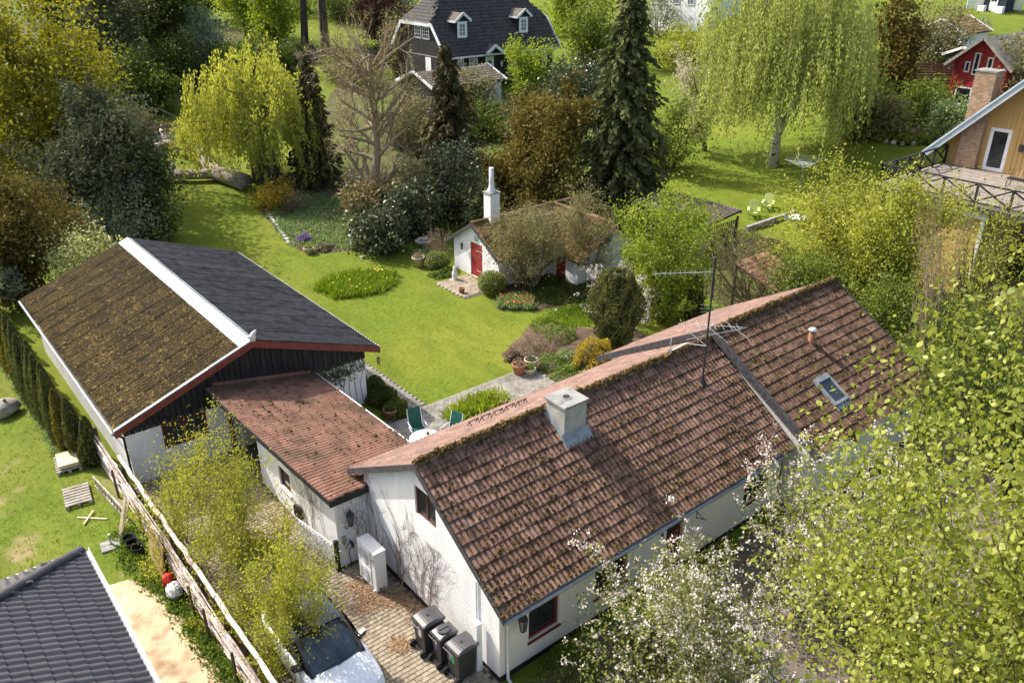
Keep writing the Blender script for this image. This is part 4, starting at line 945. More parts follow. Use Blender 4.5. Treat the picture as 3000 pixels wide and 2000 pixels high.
hb((ox0, oy0-.06, hez-.12), (ox1, oy0-.06, hez-.12), .05, .16, 'gutter')
q = MB(); q.tube([(58.7, oy0, 6.8), (58.65, hy0-.06, 6.5), (58.65, hy0-.06, 3.6)], .06, 6); q.build('downpipe', M['white'], BH)
for xd_, lab in ((47.9, 0), (55.25, 0)):
    yb_ = oy0+1.15; zb_ = hez+hs*1.15; w_ = .62; yt = yb_+1.55
    q = MB(); q.box(xd_-w_+.05, xd_+w_-.05, yb_, yt+.4, zb_-.3, zb_+1.62)
    q.prism([(xd_-w_+.05, yb_, zb_+1.62), (xd_+w_-.05, yb_, zb_+1.62), (xd_, yb_, zb_+2.1)], (0, 1.9, 0)); dm = q.build('dormer', M['blue_black'], BH)
    for s_ in (-1, 1):
        q = MB(); a = [(xd_, yb_-.25, zb_+2.18), (xd_+s_*(w_+.25), yb_-.25, zb_+1.50), (xd_+s_*(w_+.25), yb_+1.7, zb_+1.50), (xd_, yb_+2.1, zb_+2.18)]
        slab(q, a, .06); q.build('dormer_roof', M['annex_tile'], dm)
        q = MB(); q.beam((xd_, yb_-.28, zb_+2.14), (xd_+s_*(w_+.27), yb_-.28, zb_+1.46), .05, .22); q.build('dormer_barge_board', M['white'], dm)
        q = MB(); q.beam((xd_+s_*(w_+.27), yb_-.25, zb_+1.42), (xd_+s_*(w_+.27), yb_+1.5, zb_+1.42), .05, .16); q.build('dormer_fascia', M['white'], dm)
    dwf = WF((xd_-w_, yb_), (1, 0), (0, -1))
    window(dm, dwf, .08, 2*w_-.08, zb_-.02, zb_+1.42, M['white'], 2, 3, -.05, .24, .05, glass=M['pane_grey'])
c_ = 50.6; q = MB(); 
for s_ in (-1, 1): q.beam((c_, oy0-.45, 7.62), (c_+s_*1.05, oy0-.45, 6.95), .06, .28)
q.build('porch_trim', M['white'], BH)
for s_ in (-1, 1):
    q = MB(); slab(q, [(c_, oy0-.45, 7.72), (c_+s_*1.05, oy0-.45, 7.05), (c_+s_*1.05, oy0+.2, 7.05), (c_, oy0+.75, 7.72)], .06); q.build('porch_roof', M['black_tile'], BH)
q = MB(); q.lathe([(.02, 5.5), (.1, 5.65), (.1, 6.0), (.02, 6.15)], (51.9, hy0-.2, 0), 6); q.build('porch_lamp', M['hp_white'], BH)
# annex in front of it
AN = thing('low_garage', 'low garage with weathered brown tile roof and white trim before the black house', 'garage', (43, 61, 3.2))
g0, g1_, gy0, gy1 = 40.3, 48.3, 60.3, 66.0
# ridge runs along x, gable faces the camera's left
gyr = 63.1; gez = 5.35; gs = .36; gz = gez+gs*(gyr-gy0)
q = MB()
wall(q, WF((g0+.3, gy1-.3), (0, -1), (-1, 0)), gy1-gy0-.6, 2.6, lambda a: gez+gs*min(gy1-.3-a-gy0, gy1-(gy1-.3-a))-.1, (gy1-.3-gyr,))
wall(q, WF((g0+.3, gy0+.3), (1, 0), (0, -1)), g1_-g0-.6, 2.6, gez+.05); wall(q, WF((g1_-.3, gy1-.3), (0, -1), (1, 0)), gy1-gy0-.6, 2.6, lambda a: gez+gs*min(gy1-.3-a-gy0, gy1-(gy1-.3-a))-.1, (gy1-.3-gyr,))
q.build('wall', M['black_wood'], AN)
q = MB(); slab(q, [(g0, gy0, gez), (g1_, gy0, gez), (g1_, gyr, gz), (g0, gyr, gz)], .1); slab(q, [(g0, gy1, gez), (g0, gyr, gz), (g1_, gyr, gz), (g1_, gy1, gez)], .1); ao = q.build('roof', M['annex_tile'], AN)
cg, sg_ = math.cos(math.atan(gs)), math.sin(math.atan(gs))
gG = tile_grid((g0, gy0, gez+.02), (1, 0, 0), (0, cg, sg_), int((g1_-g0)/.34), int((gyr-gy0)/cg/.4), .34, .4)
_split(ft, 'roof_tile', M['annex_tile'], ao, gG, [0]*len(gG), 0, 'roof_tile_field')
for x_ in (g0-.02, g1_+.02):
    q = MB(); q.beam((x_, gy0-.05, gez), (x_, gyr, gz+.04), .06, .24); q.build('barge_board', M['white'], AN); q = MB(); q.beam((x_, gyr, gz+.04), (x_, gy1+.05, gez), .06, .24); q.build('barge_board', M['white'], AN)
q = MB(); bar(q, WF((g0+.3, gy0+.3), (1, 0), (0, -1)), 4.6, 7.3, 3.2, 5.25, .0, .06); q.build('garage_door', M['white'], AN)

# ================================================================== yellow house with deck, right
YH = thing('yellow_house', 'yellow ochre timber house with white roof edge, brick chimney and raised deck', 'house', (47.6, 18, 2.6))
yx = 47.6; ye, yez = 21.3, 6.28; ysl = 1.02
def ry(y): return yez+ysl*(ye-y)
yr_ = 13.2
yw = WF((yx, 20.6), (0, -1), (-1, 0)); ydoor = (20.6-18.55, 20.6-17.48, 5.66, 7.88)
q = MB(); wall(q, yw, 20.6-6, 1.0, lambda a: (ry(20.6-a) if 20.6-a > yr_ else ry(yr_)-ysl*(yr_-20.6+a))-.15, (20.6-yr_,), [ydoor], .1)
wall(q, WF((yx, 20.6), (1, 0), (0, 1)), 12, 1.0, ry(20.6)-.15); q.build('wall', M['yellow_wall'], YH)
for k in range(32):
    a = .12+k*.235
    if ydoor[0]-.1 < a < ydoor[1]+.1: zb_ = 7.95
    else: zb_ = 5.7
    if 20.6-a > 18.7 and 20.6-a < 19.95: continue
    y = 20.6-a; z1_ = (ry(y) if y > yr_ else ry(yr_)-ysl*(yr_-y))-.2
    q = MB(); bar(q, yw, a-.022, a+.022, zb_, z1_, .0, .02); q.build('cover_strip', M['yellow_wall'], YH)
yd = window(YH, yw, *ydoor, M['white'], 1, 1, .02, .17, glass=M['glass'], name='balcony_door')
q = MB(); q.prism([(yx-.75, ye+.1, ry(ye+.1)), (yx-.75, yr_, ry(yr_)), (yx-.75, 5, ry(yr_)-ysl*(yr_-5))]+[(yx-.75, 5, ry(yr_)-ysl*(yr_-5)-.12), (yx-.75, yr_, ry(yr_)-.12), (yx-.75, ye+.1, ry(ye+.1)-.12)], (13, 0, 0)); q.build('roof', mat('grey_far_roof', (.10, .095, .09), (.14, .13, .12), 3), YH)
q = MB(); q.beam((yx-.78, ye+.15, ry(ye+.15)-.08), (yx-.78, yr_, ry(yr_)-.08), .06, .36); q.build('barge_board', M['zinc'], YH)
q = MB(); q.beam((yx-.70, ye+.1, ry(ye+.1)+.06), (yx-.70, yr_, ry(yr_)+.06), .3, .05); q.build('verge_strip', M['zinc'], YH)
# brick chimney
cx0, cx1, cy0, cy1, cz0, cz1 = 47.28, 48.25, 18.82, 19.88, 5.66, 10.6
q = MB(); q.box(cx0+.01, cx1-.01, cy0+.01, cy1-.01, cz0, cz1); yc = q.build('chimney', M['mortar'], YH)
q = MB(); q.box(cx0-.05, cx1+.05, cy0-.05, cy1+.05, cz1, cz1+.08); q.build('chimney_cap', M['concrete'], yc)
bb = MB(); bb.box(-.112, .112, -.01, .012, -.0265, .0265); mats4 = []; scs = []
nr = int((cz1-cz0)/.067)
for j in range(nr):
    z = cz0+.035+j*.067
    for k in range(-1, 6):
        y = cy0+.118*(j % 2)+k*.236
        if cy0+.08 < y < cy1-.08:
            A = np.eye(4); A[:3, 0] = (0, -1, 0); A[:3, 1] = (1, 0, 0); A[:3, 2] = (0, 0, 1); A[:3, 3] = (cx0+.004, y, z); mats4.append(A); scs.append(z)
        x = cx0+.118*(j % 2)+k*.236
        if cx0+.08 < x < cx1-.08:
            A = np.eye(4); A[:3, 3] = (x, cy0+.004, z); mats4.append(A); scs.append(z-1)
_split(bb, 'brick', M['brick'], yc, mats4, scs, 300, 'brick_field')
# deck on a garage
dx0, dx1, dy0, dy1, dz = 40.6, 47.55, 8.0, 20.6, 5.62
for k in range(46):
    x = dx0+k*.151; q = MB(); q.box(x, x+.142, dy0, dy1, dz-.04, dz); q.build('deck_board', M['deck'], YH)
q = MB(); q.box(dx0+.02, dx1, dy0+.02, dy1-.02, dz-.3, dz-.045); q.build('deck_frame', M['grey_wood'], YH)
q = MB(); q.box(41.0, 47.5, 15.3, 18.5, .6, 4.95); q.build('garage_wall', M['yellow_render'], YH)
q = MB(); q.box(40.85, 41.0, 15.1, 18.7, 4.95, 5.28); q.build('garage_fascia', M['white'], YH)
q = MB(); q.box(40.93, 41.02, 15.22, 15.36, .6, 4.95); q.build('corner_board', M['white'], YH)
for yy_ in (8.6, 12.0, 20.2):
    q = MB(); q.box(40.9, 41.05, yy_, yy_+.15, .2, 5.3); q.build('deck_post', M['black_wood'], YH)
def railing(a, b, n):
    a = np.array(a, float); b = np.array(b, float)
    for h_ in (1.0, .12):
        q = MB(); q.beam(a+[0, 0, h_], b+[0, 0, h_], .10 if h_ > .5 else .07, .06); q.build('rail', M['black_wood'], YH)
    for k in range(n+1):
        p_ = a+(b-a)*k/n; q = MB(); q.beam(p_, p_+[0, 0, .98], .09, .09); q.build('rail_post', M['black_wood'], YH)
        if k < n:
            p2 = a+(b-a)*(k+1)/n
            for s_ in (0, 1):
                q = MB(); u_, v_ = (p_, p2) if s_ else (p2, p_); q.beam(u_+[.02*s_, .02*s_, .14], v_+[.02*s_, .02*s_, .96], .05, .07); q.build('cross_brace', M['black_wood'], YH)
railing((dx0+.1, dy1-.1, dz), (dx1-.1, dy1-.1, dz), 5); railing((dx0+.1, dy1-.1, dz), (dx0+.1, dy0, dz), 8)
q = MB(); bar(q, yw, 20.6-16.95, 20.6-16.75, 6.9, 7.25, .02, .14); q.build('wall_lamp', M['dark_metal'], YH)

# ================================================================== red house and huts, far right
RH = thing('red_house', 'small red board house with grey roof and white trimmed windows behind the yellow house', 'house', (70, 29, 4.8))
rx = 70.0; rp_y, rp_z = 29.2, 10.0; rs_ = .86
rw = WF((rx, 31.15), (0, -1), (-1, 0)); L_ = 4.0
tops = lambda a: rp_z-rs_*abs(31.15-a-rp_y)-.12
wn_ = [(31.15-30.35, 31.15-29.95, 7.35, 8.15), (31.15-29.75, 31.15-29.3, 7.2, 8.85), (31.15-28.75, 31.15-28.3, 7.4, 8.6), (31.15-30.65, 31.15-29.4, 4.9, 6.25)]
q = MB(); wall(q, rw, L_, 4.0, tops, (31.15-rp_y,), wn_, .06); wall(q, WF((rx, 31.15), (1, 0), (0, 1)), 8, 4.0, tops(0)); wall(q, WF((rx, 27.15), (1, 0), (0, -1)), 8, 4, tops(L_)); q.build('wall', M['red_house'], RH)
for k in range(26):
    a = .08+k*.153
    if any(o_[0]-.05 < a < o_[1]+.05 for o_ in wn_): continue
    q = MB(); bar(q, rw, a-.02, a+.02, 4.2, tops(a)-.02, 0, .025); q.build('cover_strip', M['red_house'], RH)
for o_ in wn_: window(RH, rw, *o_, M['white'], 1, 1, .0, .10, glass=M['glass'])
q = MB()
for s_ in (-1, 1): slab(q, [(rx-.45, rp_y, rp_z), (rx-.45, rp_y+s_*2.5, rp_z-rs_*2.5), (rx+8, rp_y+s_*2.5, rp_z-rs_*2.5), (rx+8, rp_y, rp_z)], .08)
rro = q.build('roof', M['grey_corr'], RH)
cs_ = corr_sheet(1.0, 3.25, 6, .03, 4); cq, sq = math.cos(math.atan(rs_)), math.sin(math.atan(rs_))
_split(cs_, 'corrugated_sheet', M['grey_corr'], rro, [frame4((rx-.42+i*1.0, rp_y-2.5, rp_z-rs_*2.5+.05), (1, 0, 0), (0, cq, sq)) for i in range(8)], [0]*8, 300, 'x')
for s_ in (-1, 1):
    q = MB(); q.beam((rx-.48, rp_y, rp_z-.03), (rx-.48, rp_y+s_*2.55, rp_z-rs_*2.55-.03), .05, .2); q.build('barge_board', M['old_wood'], RH)

def hut(name, label, cat, c, L, W, zg, he, pitch, wm, rm_, trim, ridge='x', tile=True):
    """simple gabled hut with trim and roof tiles"""
    t = thing(name, label, cat, (c[0], c[1], zg)); x0, x1 = c[0]-L/2, c[0]+L/2; y0, y1 = c[1]-W/2, c[1]+W/2
    q = MB()
    if ridge == 'x':
        for xx, n_ in ((x0, -1), (x1, 1)): wall(q, WF((xx, y1), (0, -1), (n_, 0)), W, zg-.4, lambda a: zg+he+pitch*(W/2-abs(a-W/2))-.05, (W/2,))
        wall(q, WF((x0, y0), (1, 0), (0, -1)), L, zg-.4, zg+he); wall(q, WF((x0, y1), (1, 0), (0, 1)), L, zg-.4, zg+he)
    else:
        for yy, n_ in ((y0, -1), (y1, 1)): wall(q, WF((x0, yy), (1, 0), (0, n_)), L, zg-.4, lambda a: zg+he+pitch*(L/2-abs(a-L/2))-.05, (L/2,))
        wall(q, WF((x0, y1), (0, -1), (-1, 0)), W, zg-.4, zg+he); wall(q, WF((x1, y1), (0, -1), (1, 0)), W, zg-.4, zg+he)
    q.build('wall', wm, t); q = MB(); e_ = .3; zt = zg+he+pitch*((W if ridge == 'x' else L)/2); ze = zg+he-pitch*e_; gg = []
    cp, sp_ = math.cos(math.atan(pitch)), math.sin(math.atan(pitch))
    if ridge == 'x':
        for s_ in (-1, 1): slab(q, [(x0-e_, c[1], zt), (x0-e_, c[1]+s_*(W/2+e_), ze), (x1+e_, c[1]+s_*(W/2+e_), ze), (x1+e_, c[1], zt)], .08)
        gg = tile_grid((x0-e_, y0-e_, ze+.02), (1, 0, 0), (0, cp, sp_), int((L+2*e_)/.34), int((W/2+e_)/cp/.4), .34, .4)
    else:
        for s_ in (-1, 1): slab(q, [(c[0], y0-e_, zt), (c[0]+s_*(L/2+e_), y0-e_, ze), (c[0]+s_*(L/2+e_), y1+e_, ze), (c[0], y1+e_, zt)], .08)
        gg = tile_grid((x0-e_, y1+e_, ze+.02), (0, -1, 0), (cp, 0, sp_), int((W+2*e_)/.34), int((L/2+e_)/cp/.4), .34, .4)
    r_ = q.build('roof', rm_, t)
    if tile: _split(ft, 'roof_tile', rm_, r_, gg, [0]*len(gg), 0, 'roof_tile_field')
    for s_ in (-1, 1):
        for k in (0, 1):
            q = MB()
            if ridge == 'x': xx = (x0-e_-.02, x1+e_+.02)[k]; q.beam((xx, c[1], zt-.03), (xx, c[1]+s_*(W/2+e_+.03), ze-.03), .05, .22)
            else: yy = (y0-e_-.02, y1+e_+.02)[k]; q.beam((c[0], yy, zt-.03), (c[0]+s_*(L/2+e_+.03), yy, ze-.03), .05, .22)
            q.build('barge_board', trim, t)
    return t
P_ = GT(2740, 165); hut('tile_roofed_hut', 'pale tile-roofed hut half hidden by a climbing shrub near the board fence', 'hut', (P_[0]+2.5, P_[1]), 5, 4.4, float(T(P_[0], P_[1])), 2.3, .5, M['white'], M['tile_shed'], M['white'], 'x')
P_ = GT(2795, 225); hut('dark_open_shed', 'small dark shed with white barge boards between the board fence and the red house', 'shed', (P_[0]+2.6, P_[1]-.2), 4.4, 2.8, float(T(P_[0], P_[1])), 1.9, .42, M['blue_black'], M['terra_tile'], M['white'], 'x')
P_ = GT(2905, 35); PH = hut('playhouse', 'dark blue playhouse with white door and two white planters on the far lawn', 'playhouse', (P_[0]+1.5, P_[1]), 2.6, 2.6, float(T(P_[0], P_[1])), 2.0, .5, M['blue_black'], M['zinc_dark'], M['white'], 'x', False)
pw = WF((P_[0]+.2, P_[1]+1.3), (0, -1), (-1, 0)); zg_ = float(T(P_[0], P_[1]))
q = MB(); bar(q, pw, .8, 1.7, zg_, zg_+1.9, .0, .05); pd = q.build('door', M['white'], PH); q = MB(); bar(q, pw, .95, 1.22, zg_+1.1, zg_+1.75, .05, .06); bar(q, pw, 1.28, 1.55, zg_+1.1, zg_+1.75, .05, .06); q.build('pane', M['glass'], pd)
for k, (a, w_) in enumerate(((-.1, 'left'), (2.0, 'right'))):
    q = MB(); bar(q, pw, a, a+.75, zg_-.1, zg_+.65, .3, .95); tag(q.build('planter_box', M['white']), 'white planter box on the %s of the playhouse door' % w_, 'planter', 'white planters by the playhouse')
WHO = thing('distant_white_house', 'white house with pale walls glimpsed through trees at the top edge', 'house', tuple(GT(2000, 60)))
P_ = GT(2010, 78); zg_ = P_[2]; q = MB(); q.box(P_[0]-2, P_[0]+12, P_[1]-5, P_[1]+4, zg_-.5, zg_+5.2); q.build('wall', M['white'], WHO)
ww_ = WF((P_[0]-2, P_[1]+4), (0, -1), (-1, 0))
for a in (1.2, 3.4, 5.6): window(WHO, ww_, a, a+1.0, zg_+2.6, zg_+4.0, M['white'], 2, 2, -.06, .08, glass=M['pane_grey'])
q = MB(); slab(q, [(P_[0]-2.3, P_[1]-5.4, zg_+5.2), (P_[0]+12, P_[1]-5.4, zg_+5.2), (P_[0]+12, P_[1]-.5, zg_+7.5), (P_[0]-2.3, P_[1]-.5, zg_+7.5)], .1); slab(q, [(P_[0]-2.3, P_[1]+4.4, zg_+5.2), (P_[0]-2.3, P_[1]-.5, zg_+7.5), (P_[0]+12, P_[1]-.5, zg_+7.5), (P_[0]+12, P_[1]+4.4, zg_+5.2)], .1); q.build('roof', M['zinc'], WHO)

# ================================================================== wood store, greenhouse, tile lean-to
WS = thing('wood_store', 'open slatted wood store with brown corrugated roof beside the far lawn', 'shed', (38, 29.5, .2))
wx0, wx1, wy0, wy1 = 36.4, 39.3, 27.6, 33.4; wz0, wz1 = 2.45, 2.75
q = MB(); slab(q, [(wx0, wy0, wz0), (wx1, wy0, wz1), (wx1, wy1, wz1), (wx0, wy1, wz0)], .05); wro = q.build('roof', M['roof_base'], WS)
M['brown_corr'] = mat('brown_corrugated_sheet', (.115, .085, .075), (.155, .12, .105), 4, .8, .003, 40, c3=(.09, .065, .055), s3=1.5)
cs2 = corr_sheet(1.17, 3.0, 5, .03, 6); V_ = np.array([wx1-wx0, 0, wz1-wz0]); V_ /= np.linalg.norm(V_)
_split(cs2, 'corrugated_sheet', M['brown_corr'], wro, [frame4((wx0-.03, wy1-i*1.165, wz0+.05), (0, -1, 0), V_) for i in range(5)], [0]*5, 300, 'x')
for x_ in (wx0+.1, wx1-.1):
    for y_ in (wy0+.1, (wy0+wy1)/2, wy1-.1):
        q = MB(); q.box(x_-.05, x_+.05, y_-.05, y_+.05, 0, 2.45); q.build('post', M['grey_wood'], WS)
for k in range(15):
    q = MB(); x_ = wx0+.15+k*.185; q.box(x_, x_+.10, wy0+.06, wy0+.085, .2, 2.3); q.build('slat', M['grey_wood'], WS)
for k in range(22):
    q = MB(); y_ = wy0+.2+k*.255; q.box(wx0+.06, wx0+.085, y_, y_+.15, .2, 2.3); q.build('slat', M['grey_wood'], WS)
q = MB(); q.box(wx1-.02, wx1+.03, wy0-.05, wy1+.05, wz1-.12, wz1+.07); q.build('fascia_board', M['old_wood'], WS)
GHs = thing('greenhouse', 'small glass greenhouse behind the wood store under the tall spruce', 'greenhouse', (40, 34.6, .3))
q = MB()
gx0, gx1, gy0_, gy1_ = 38.9, 41.0, 33.7, 36.4
fr = []
for x_ in (gx0, gx1):
    for y_ in np.linspace(gy0_, gy1_, 5):
        q.box(x_-.02, x_+.02, y_-.02, y_+.02, .2, 1.75); xm = (gx0+gx1)/2; q.beam((x_, y_, 1.75), (xm, y_, 2.4), .03, .03)
q.beam(((gx0+gx1)/2, gy0_, 2.4), ((gx0+gx1)/2, gy1_, 2.4), .04, .04); q.build('frame', M['alu'], GHs)
for k in range(4):
    ya, yb_ = np.linspace(gy0_, gy1_, 5)[k:k+2]
    for s_, x_ in ((-1, gx0), (1, gx1)):
        q = MB(); slab(q, [(x_, ya+.02, 1.76), (x_, yb_-.02, 1.76), ((gx0+gx1)/2, yb_-.02, 2.40), ((gx0+gx1)/2, ya+.02, 2.40)], .008); q.build('roof_pane', M['pale_glass'], GHs)
        q = MB(); q.box(x_-.004, x_+.004, ya+.02, yb_-.02, .22, 1.74); q.build('pane', M['pale_glass'], GHs)
q = MB(); q.add([(gx0, gy0_, .2), (gx1, gy0_, .2), (gx1, gy0_, 1.75), ((gx0+gx1)/2, gy0_, 2.4), (gx0, gy0_, 1.75)], [(0, 1, 2, 3, 4)]); q.build('gable_pane', M['pale_glass'], GHs)
P_ = GT(2262, 835)
LT = thing('tile_lean_to', 'low lean-to with a patch of old terracotta tiles among the shrubs', 'shed', tuple(P_))
c_ = G(2262, 795, 1.9); q = MB(); slab(q, [(c_[0]-1.4, c_[1]-1.3, 1.55), (c_[0]+1.4, c_[1]-1.3, 1.55), (c_[0]+1.4, c_[1]+1.3, 2.25), (c_[0]-1.4, c_[1]+1.3, 2.25)], .06); lo2 = q.build('roof', M['terra_tile'], LT)
V_ = np.array([0, 2.6, .7]); V_ /= np.linalg.norm(V_); gg = tile_grid((c_[0]-1.4, c_[1]-1.3, 1.57), (1, 0, 0), V_, 9, 8, .305, .335)
_split(st, 'roof_tile', M['terra_tile'], lo2, gg, [0]*len(gg), 300, 'x')
for x_ in (-1.3, 1.3):
    for y_ in (-1.2, 1.2): q = MB(); q.box(c_[0]+x_-.05, c_[0]+x_+.05, c_[1]+y_-.05, c_[1]+y_+.05, 0, 1.9+y_*.27-.06); q.build('post', M['grey_wood'], LT)

# ================================================================== neighbour's roof, bottom left
NB = thing('neighbour_house', 'new house with charcoal steel tile hip roof and white gutter at the lower left', 'house', (-2, 16, 0))
nx1, ny1, nz, nsl = 2.02, 19.72, 3.0, .515
q = MB(); q.box(-9, 1.65, 3, 19.3, 0, 2.95); q.build('wall', M['render_smooth'], NB)
q = MB(); rise = 3.2
q.add([(nx1, ny1, nz), (nx1, 2, nz), (nx1-rise/nsl, 2, nz+rise), (nx1-rise/nsl, ny1-rise/nsl, nz+rise), (-10.5, ny1, nz)], [(0, 3, 2, 1), (0, 4, 3)])
nro = q.build('roof', M['roof_base'], NB)
cn, sn = math.cos(math.atan(nsl)), math.sin(math.atan(nsl))
M['steel_tile'].node_tree.nodes['Principled BSDF'].inputs['Roughness'].default_value = .5
nt_ = roll_tile(w=.40, L=.40, amp=.038, rise=.032, lip=.034, seg=8, rolls=2)
LV = 2.6/cn*1.0
gN = tile_grid((nx1+.03, 8.0, nz+.015), (0, 1, 0), (-cn, 0, sn), 29, 16, .40, .365, lambda u, v: 8.0+u < ny1-v*cn+.12, .001)
gN2 = tile_grid((nx1-.05, ny1+.03, nz+.015), (-1, 0, 0), (0, -cn, sn), 20, 12, .40, .365, lambda u, v: u > v*cn-.1, .001)
scn = [(5 if inframe(*A[:3, 3]) else 0)-.05*math.dist(A[:3, 3], (0, 0, 17)) for A in gN+gN2]
_split(nt_, 'steel_tile', M['steel_tile'], nro, gN+gN2, scn, 300, 'steel_tile_field')
a = np.array([nx1-.02, ny1-.02, nz+.06]); b = np.array([nx1-5, ny1-5, nz+5*nsl+.10]); ridge_caps(nro, a, b, M['steel_tile'], .13, .42, 'hip_tile')
q = MB(); q.box(nx1+.03, nx1+.06, 2, ny1+.1, nz-.18, nz+.02); q.build('fascia_board', M['white'], NB)
q = MB()
for xx in (nx1+.055, nx1+.165): q.box(xx, xx+.012, 2, ny1+.12, nz-.13, nz-.02)
q.box(nx1+.055, nx1+.177, 2, ny1+.12, nz-.142, nz-.13); q.build('gutter', M['white'], NB)
q = MB(); q.box(-9, nx1+.1, ny1+.06, ny1+.17, nz-.14, nz-.02); q.build('gutter', M['white'], NB)
# ================================================================== wheelie bins
def bin_(loc, w, dpt, h, label, sticker, round_lid=False):
    """handle and wheels at -x, local origin at the foot"""
    t = thing('wheelie_bin', label, 'bin', loc, random.uniform(-.05, .05), 'wheelie bins by the gable wall')
    x0, x1 = -dpt/2, dpt/2; b = MB(); k = .84
    B = [(x0*k+.03, -w/2*k, .05), (x1*k, -w/2*k, .05), (x1*k, w/2*k, .05), (x0*k+.03, w/2*k, .05)]
    U = [(x0+.04, -w/2, h-.08), (x1, -w/2, h-.08), (x1, w/2, h-.08), (x0+.04, w/2, h-.08)]
    b.hexa(B+U); o = bevel(b.build('body', M['bin'], t, world=False), .02, 2)
    r = MB(); r.box(x0+.01, x1+.03, -w/2-.025, w/2+.025, h-.10, h-.045); bevel(r.build('rim', M['bin'], t, world=False), .012)
    l = MB(); n = 6
    for i in range(n):
        a, c = x0+.05+(dpt+.0)*i/n, x0+.05+(dpt)*(i+1)/n
        za = h-.045+.075*math.sin(math.pi*min(1, (i+.35)/n)); zc = h-.045+.075*math.sin(math.pi*min(1, (i+1.35)/n)) if i < n-1 else h-.02
        l.hexa([(a, -w/2-.03, h-.05), (c, -w/2-.03, h-.05), (c, w/2+.03, h-.05), (a, w/2+.03, h-.05), (a, -w/2+.02, za), (c, -w/2+.02, zc), (c, w/2-.02, zc), (a, w/2-.02, za)])
    lo = l.build('lid', M['bin_lid'], t, world=False)
    if round_lid:
        q = MB(); q.lathe([(.17, h+.0), (.17, h+.05), (.15, h+.065), (.02, h+.07)], (0.02, 0, 0), 20); q.build('round_hatch', M['bin_lid'], lo, world=False)
        q = MB(); q.box(-.12, .16, -.012, .012, h+.06, h+.085); q.build('hatch_grip', M['bin'], lo, world=False)
    else:
        q = MB(); q.box(-.02, .05, -.03, .03, h+.022, h+.04); q.build('lid_catch', M['plinth'], lo, world=False)
        q = MB(); q.box(x0+.36*dpt, x0+.375*dpt, -w/2+.02, w/2-.02, h+.02, h+.04); q.build('lid_rib', M['bin'], lo, world=False)
    q = MB(); q.tube([(x0+.04, -w/2+.06, h-.06), (x0-.07, -w/2+.06, h-.05), (x0-.07, w/2-.06, h-.05), (x0+.04, w/2-.06, h-.06)], .016, 6); q.tube([(x0-.07, 0, h-.05), (x0+.04, 0, h-.05)], .016, 6); q.build('handle', M['bin_lid'], t, world=False)
    for s in (-1, 1):
        q = MB(); y = s*(w/2-.02); q.tube([(x0+.02, y-.03, .11), (x0+.02, y+.03, .11)], .11, 14); wv = q.build('wheel', M['rubber'], t, world=False)
        q = MB(); q.tube([(x0+.02, y-.034, .11), (x0+.02, y+.034, .11)], .045, 10); q.build('hub', M['bin_lid'], wv, world=False)
    q = MB(); q.tube([(x0+.02, -w/2+.02, .11), (x0+.02, w/2-.02, .11)], .014, 6); q.build('axle', M['dark_metal'], t, world=False)
    def fx(z): k_ = (z-.05)/(h-.13); return (x0*k+.03)*(1-k_)+(x0+.04)*k_
    for (y0, y1, z0, z1, m) in sticker:
        q = MB(); q.hexa([(fx(z0)-.004, y0, z0), (fx(z0)+.002, y0, z0), (fx(z0)+.002, y1, z0), (fx(z0)-.004, y1, z0), (fx(z1)-.004, y0, z1), (fx(z1)+.002, y0, z1), (fx(z1)+.002, y1, z1), (fx(z1)-.004, y1, z1)]); q.build('sticker', M[m], t, world=False)
    return t
bin_((8.58, 14.07, .042), .55, .66, 1.06, 'charcoal wheelie bin nearest the heat pump with flat grey lid', [(-.1, .02, .55, .85, 'pale_sticker'), (-.16, -.1, .6, .85, 'purple_sticker')])
bin_((8.63, 13.43, .042), .42, .54, 1.02, 'narrow charcoal wheelie bin in the middle with a round hatch in its lid', [(-.04, .10, .50, .66, 'blue_sticker'), (-.03, .05, .70, .80, 'pale_sticker')], True)
bin_((8.72, 12.78, .042), .53, .64, 1.06, 'charcoal wheelie bin with green sticker nearest the white corner post', [(-.08, .06, .58, .76, 'green_sticker'), (.08, .14, .6, .84, 'purple_sticker')])

# ================================================================== heat pump
HP = thing('heat_pump', 'tall white double-fan heat pump unit standing by the gable wall', 'heat pump', (8.70, 17.08, .04))
h0, h1 = .10, 1.46
q = MB(); q.box(8.52, 8.88, 16.60, 17.56, h0, h1); bevel(q.build('casing', M['hp_white'], HP), .025, 2)
q = MB(); q.box(8.505, 8.895, 16.59, 17.57, h1-.03, h1+.012); bevel(q.build('top_cover', M['hp_white'], HP), .012)
for z in (.45, 1.08):
    q = MB(); q.box(8.500, 8.522, 16.86, 17.53, z-.29, z+.29); f = q.build('fan_panel', M['hp_white'], HP)
    q = MB(); y0 = 17.2; q.tube([(8.499, y0, z), (8.488, y0, z)], .25, 24); q.build('fan_recess', M['hp_grille'], f)
    for k in range(5):
        rr_ = .05+k*.048; q = MB(); q.tube([(8.484, y0+rr_*math.cos(a), z+rr_*math.sin(a)) for a in [2*math.pi*i/24 for i in range(25)]], .004, 4, False); q.build('grille_ring', M['hp_white'], f)
    for k in range(8):
        a = k*math.pi/8; q = MB(); q.tube([(8.486, y0+.25*math.cos(a), z+.25*math.sin(a)), (8.486, y0-.25*math.cos(a), z-.25*math.sin(a))], .004, 4); q.build('grille_spoke', M['hp_white'], f)
q = MB(); q.box(8.512, 8.522, 16.66, 16.80, 1.16, 1.19); q.build('badge', M['dark_metal'], HP)
for y in (16.75, 17.4): q = MB(); q.box(8.48, 8.92, y-.04, y+.04, .04, .10); q.build('foot', M['alu'], HP)
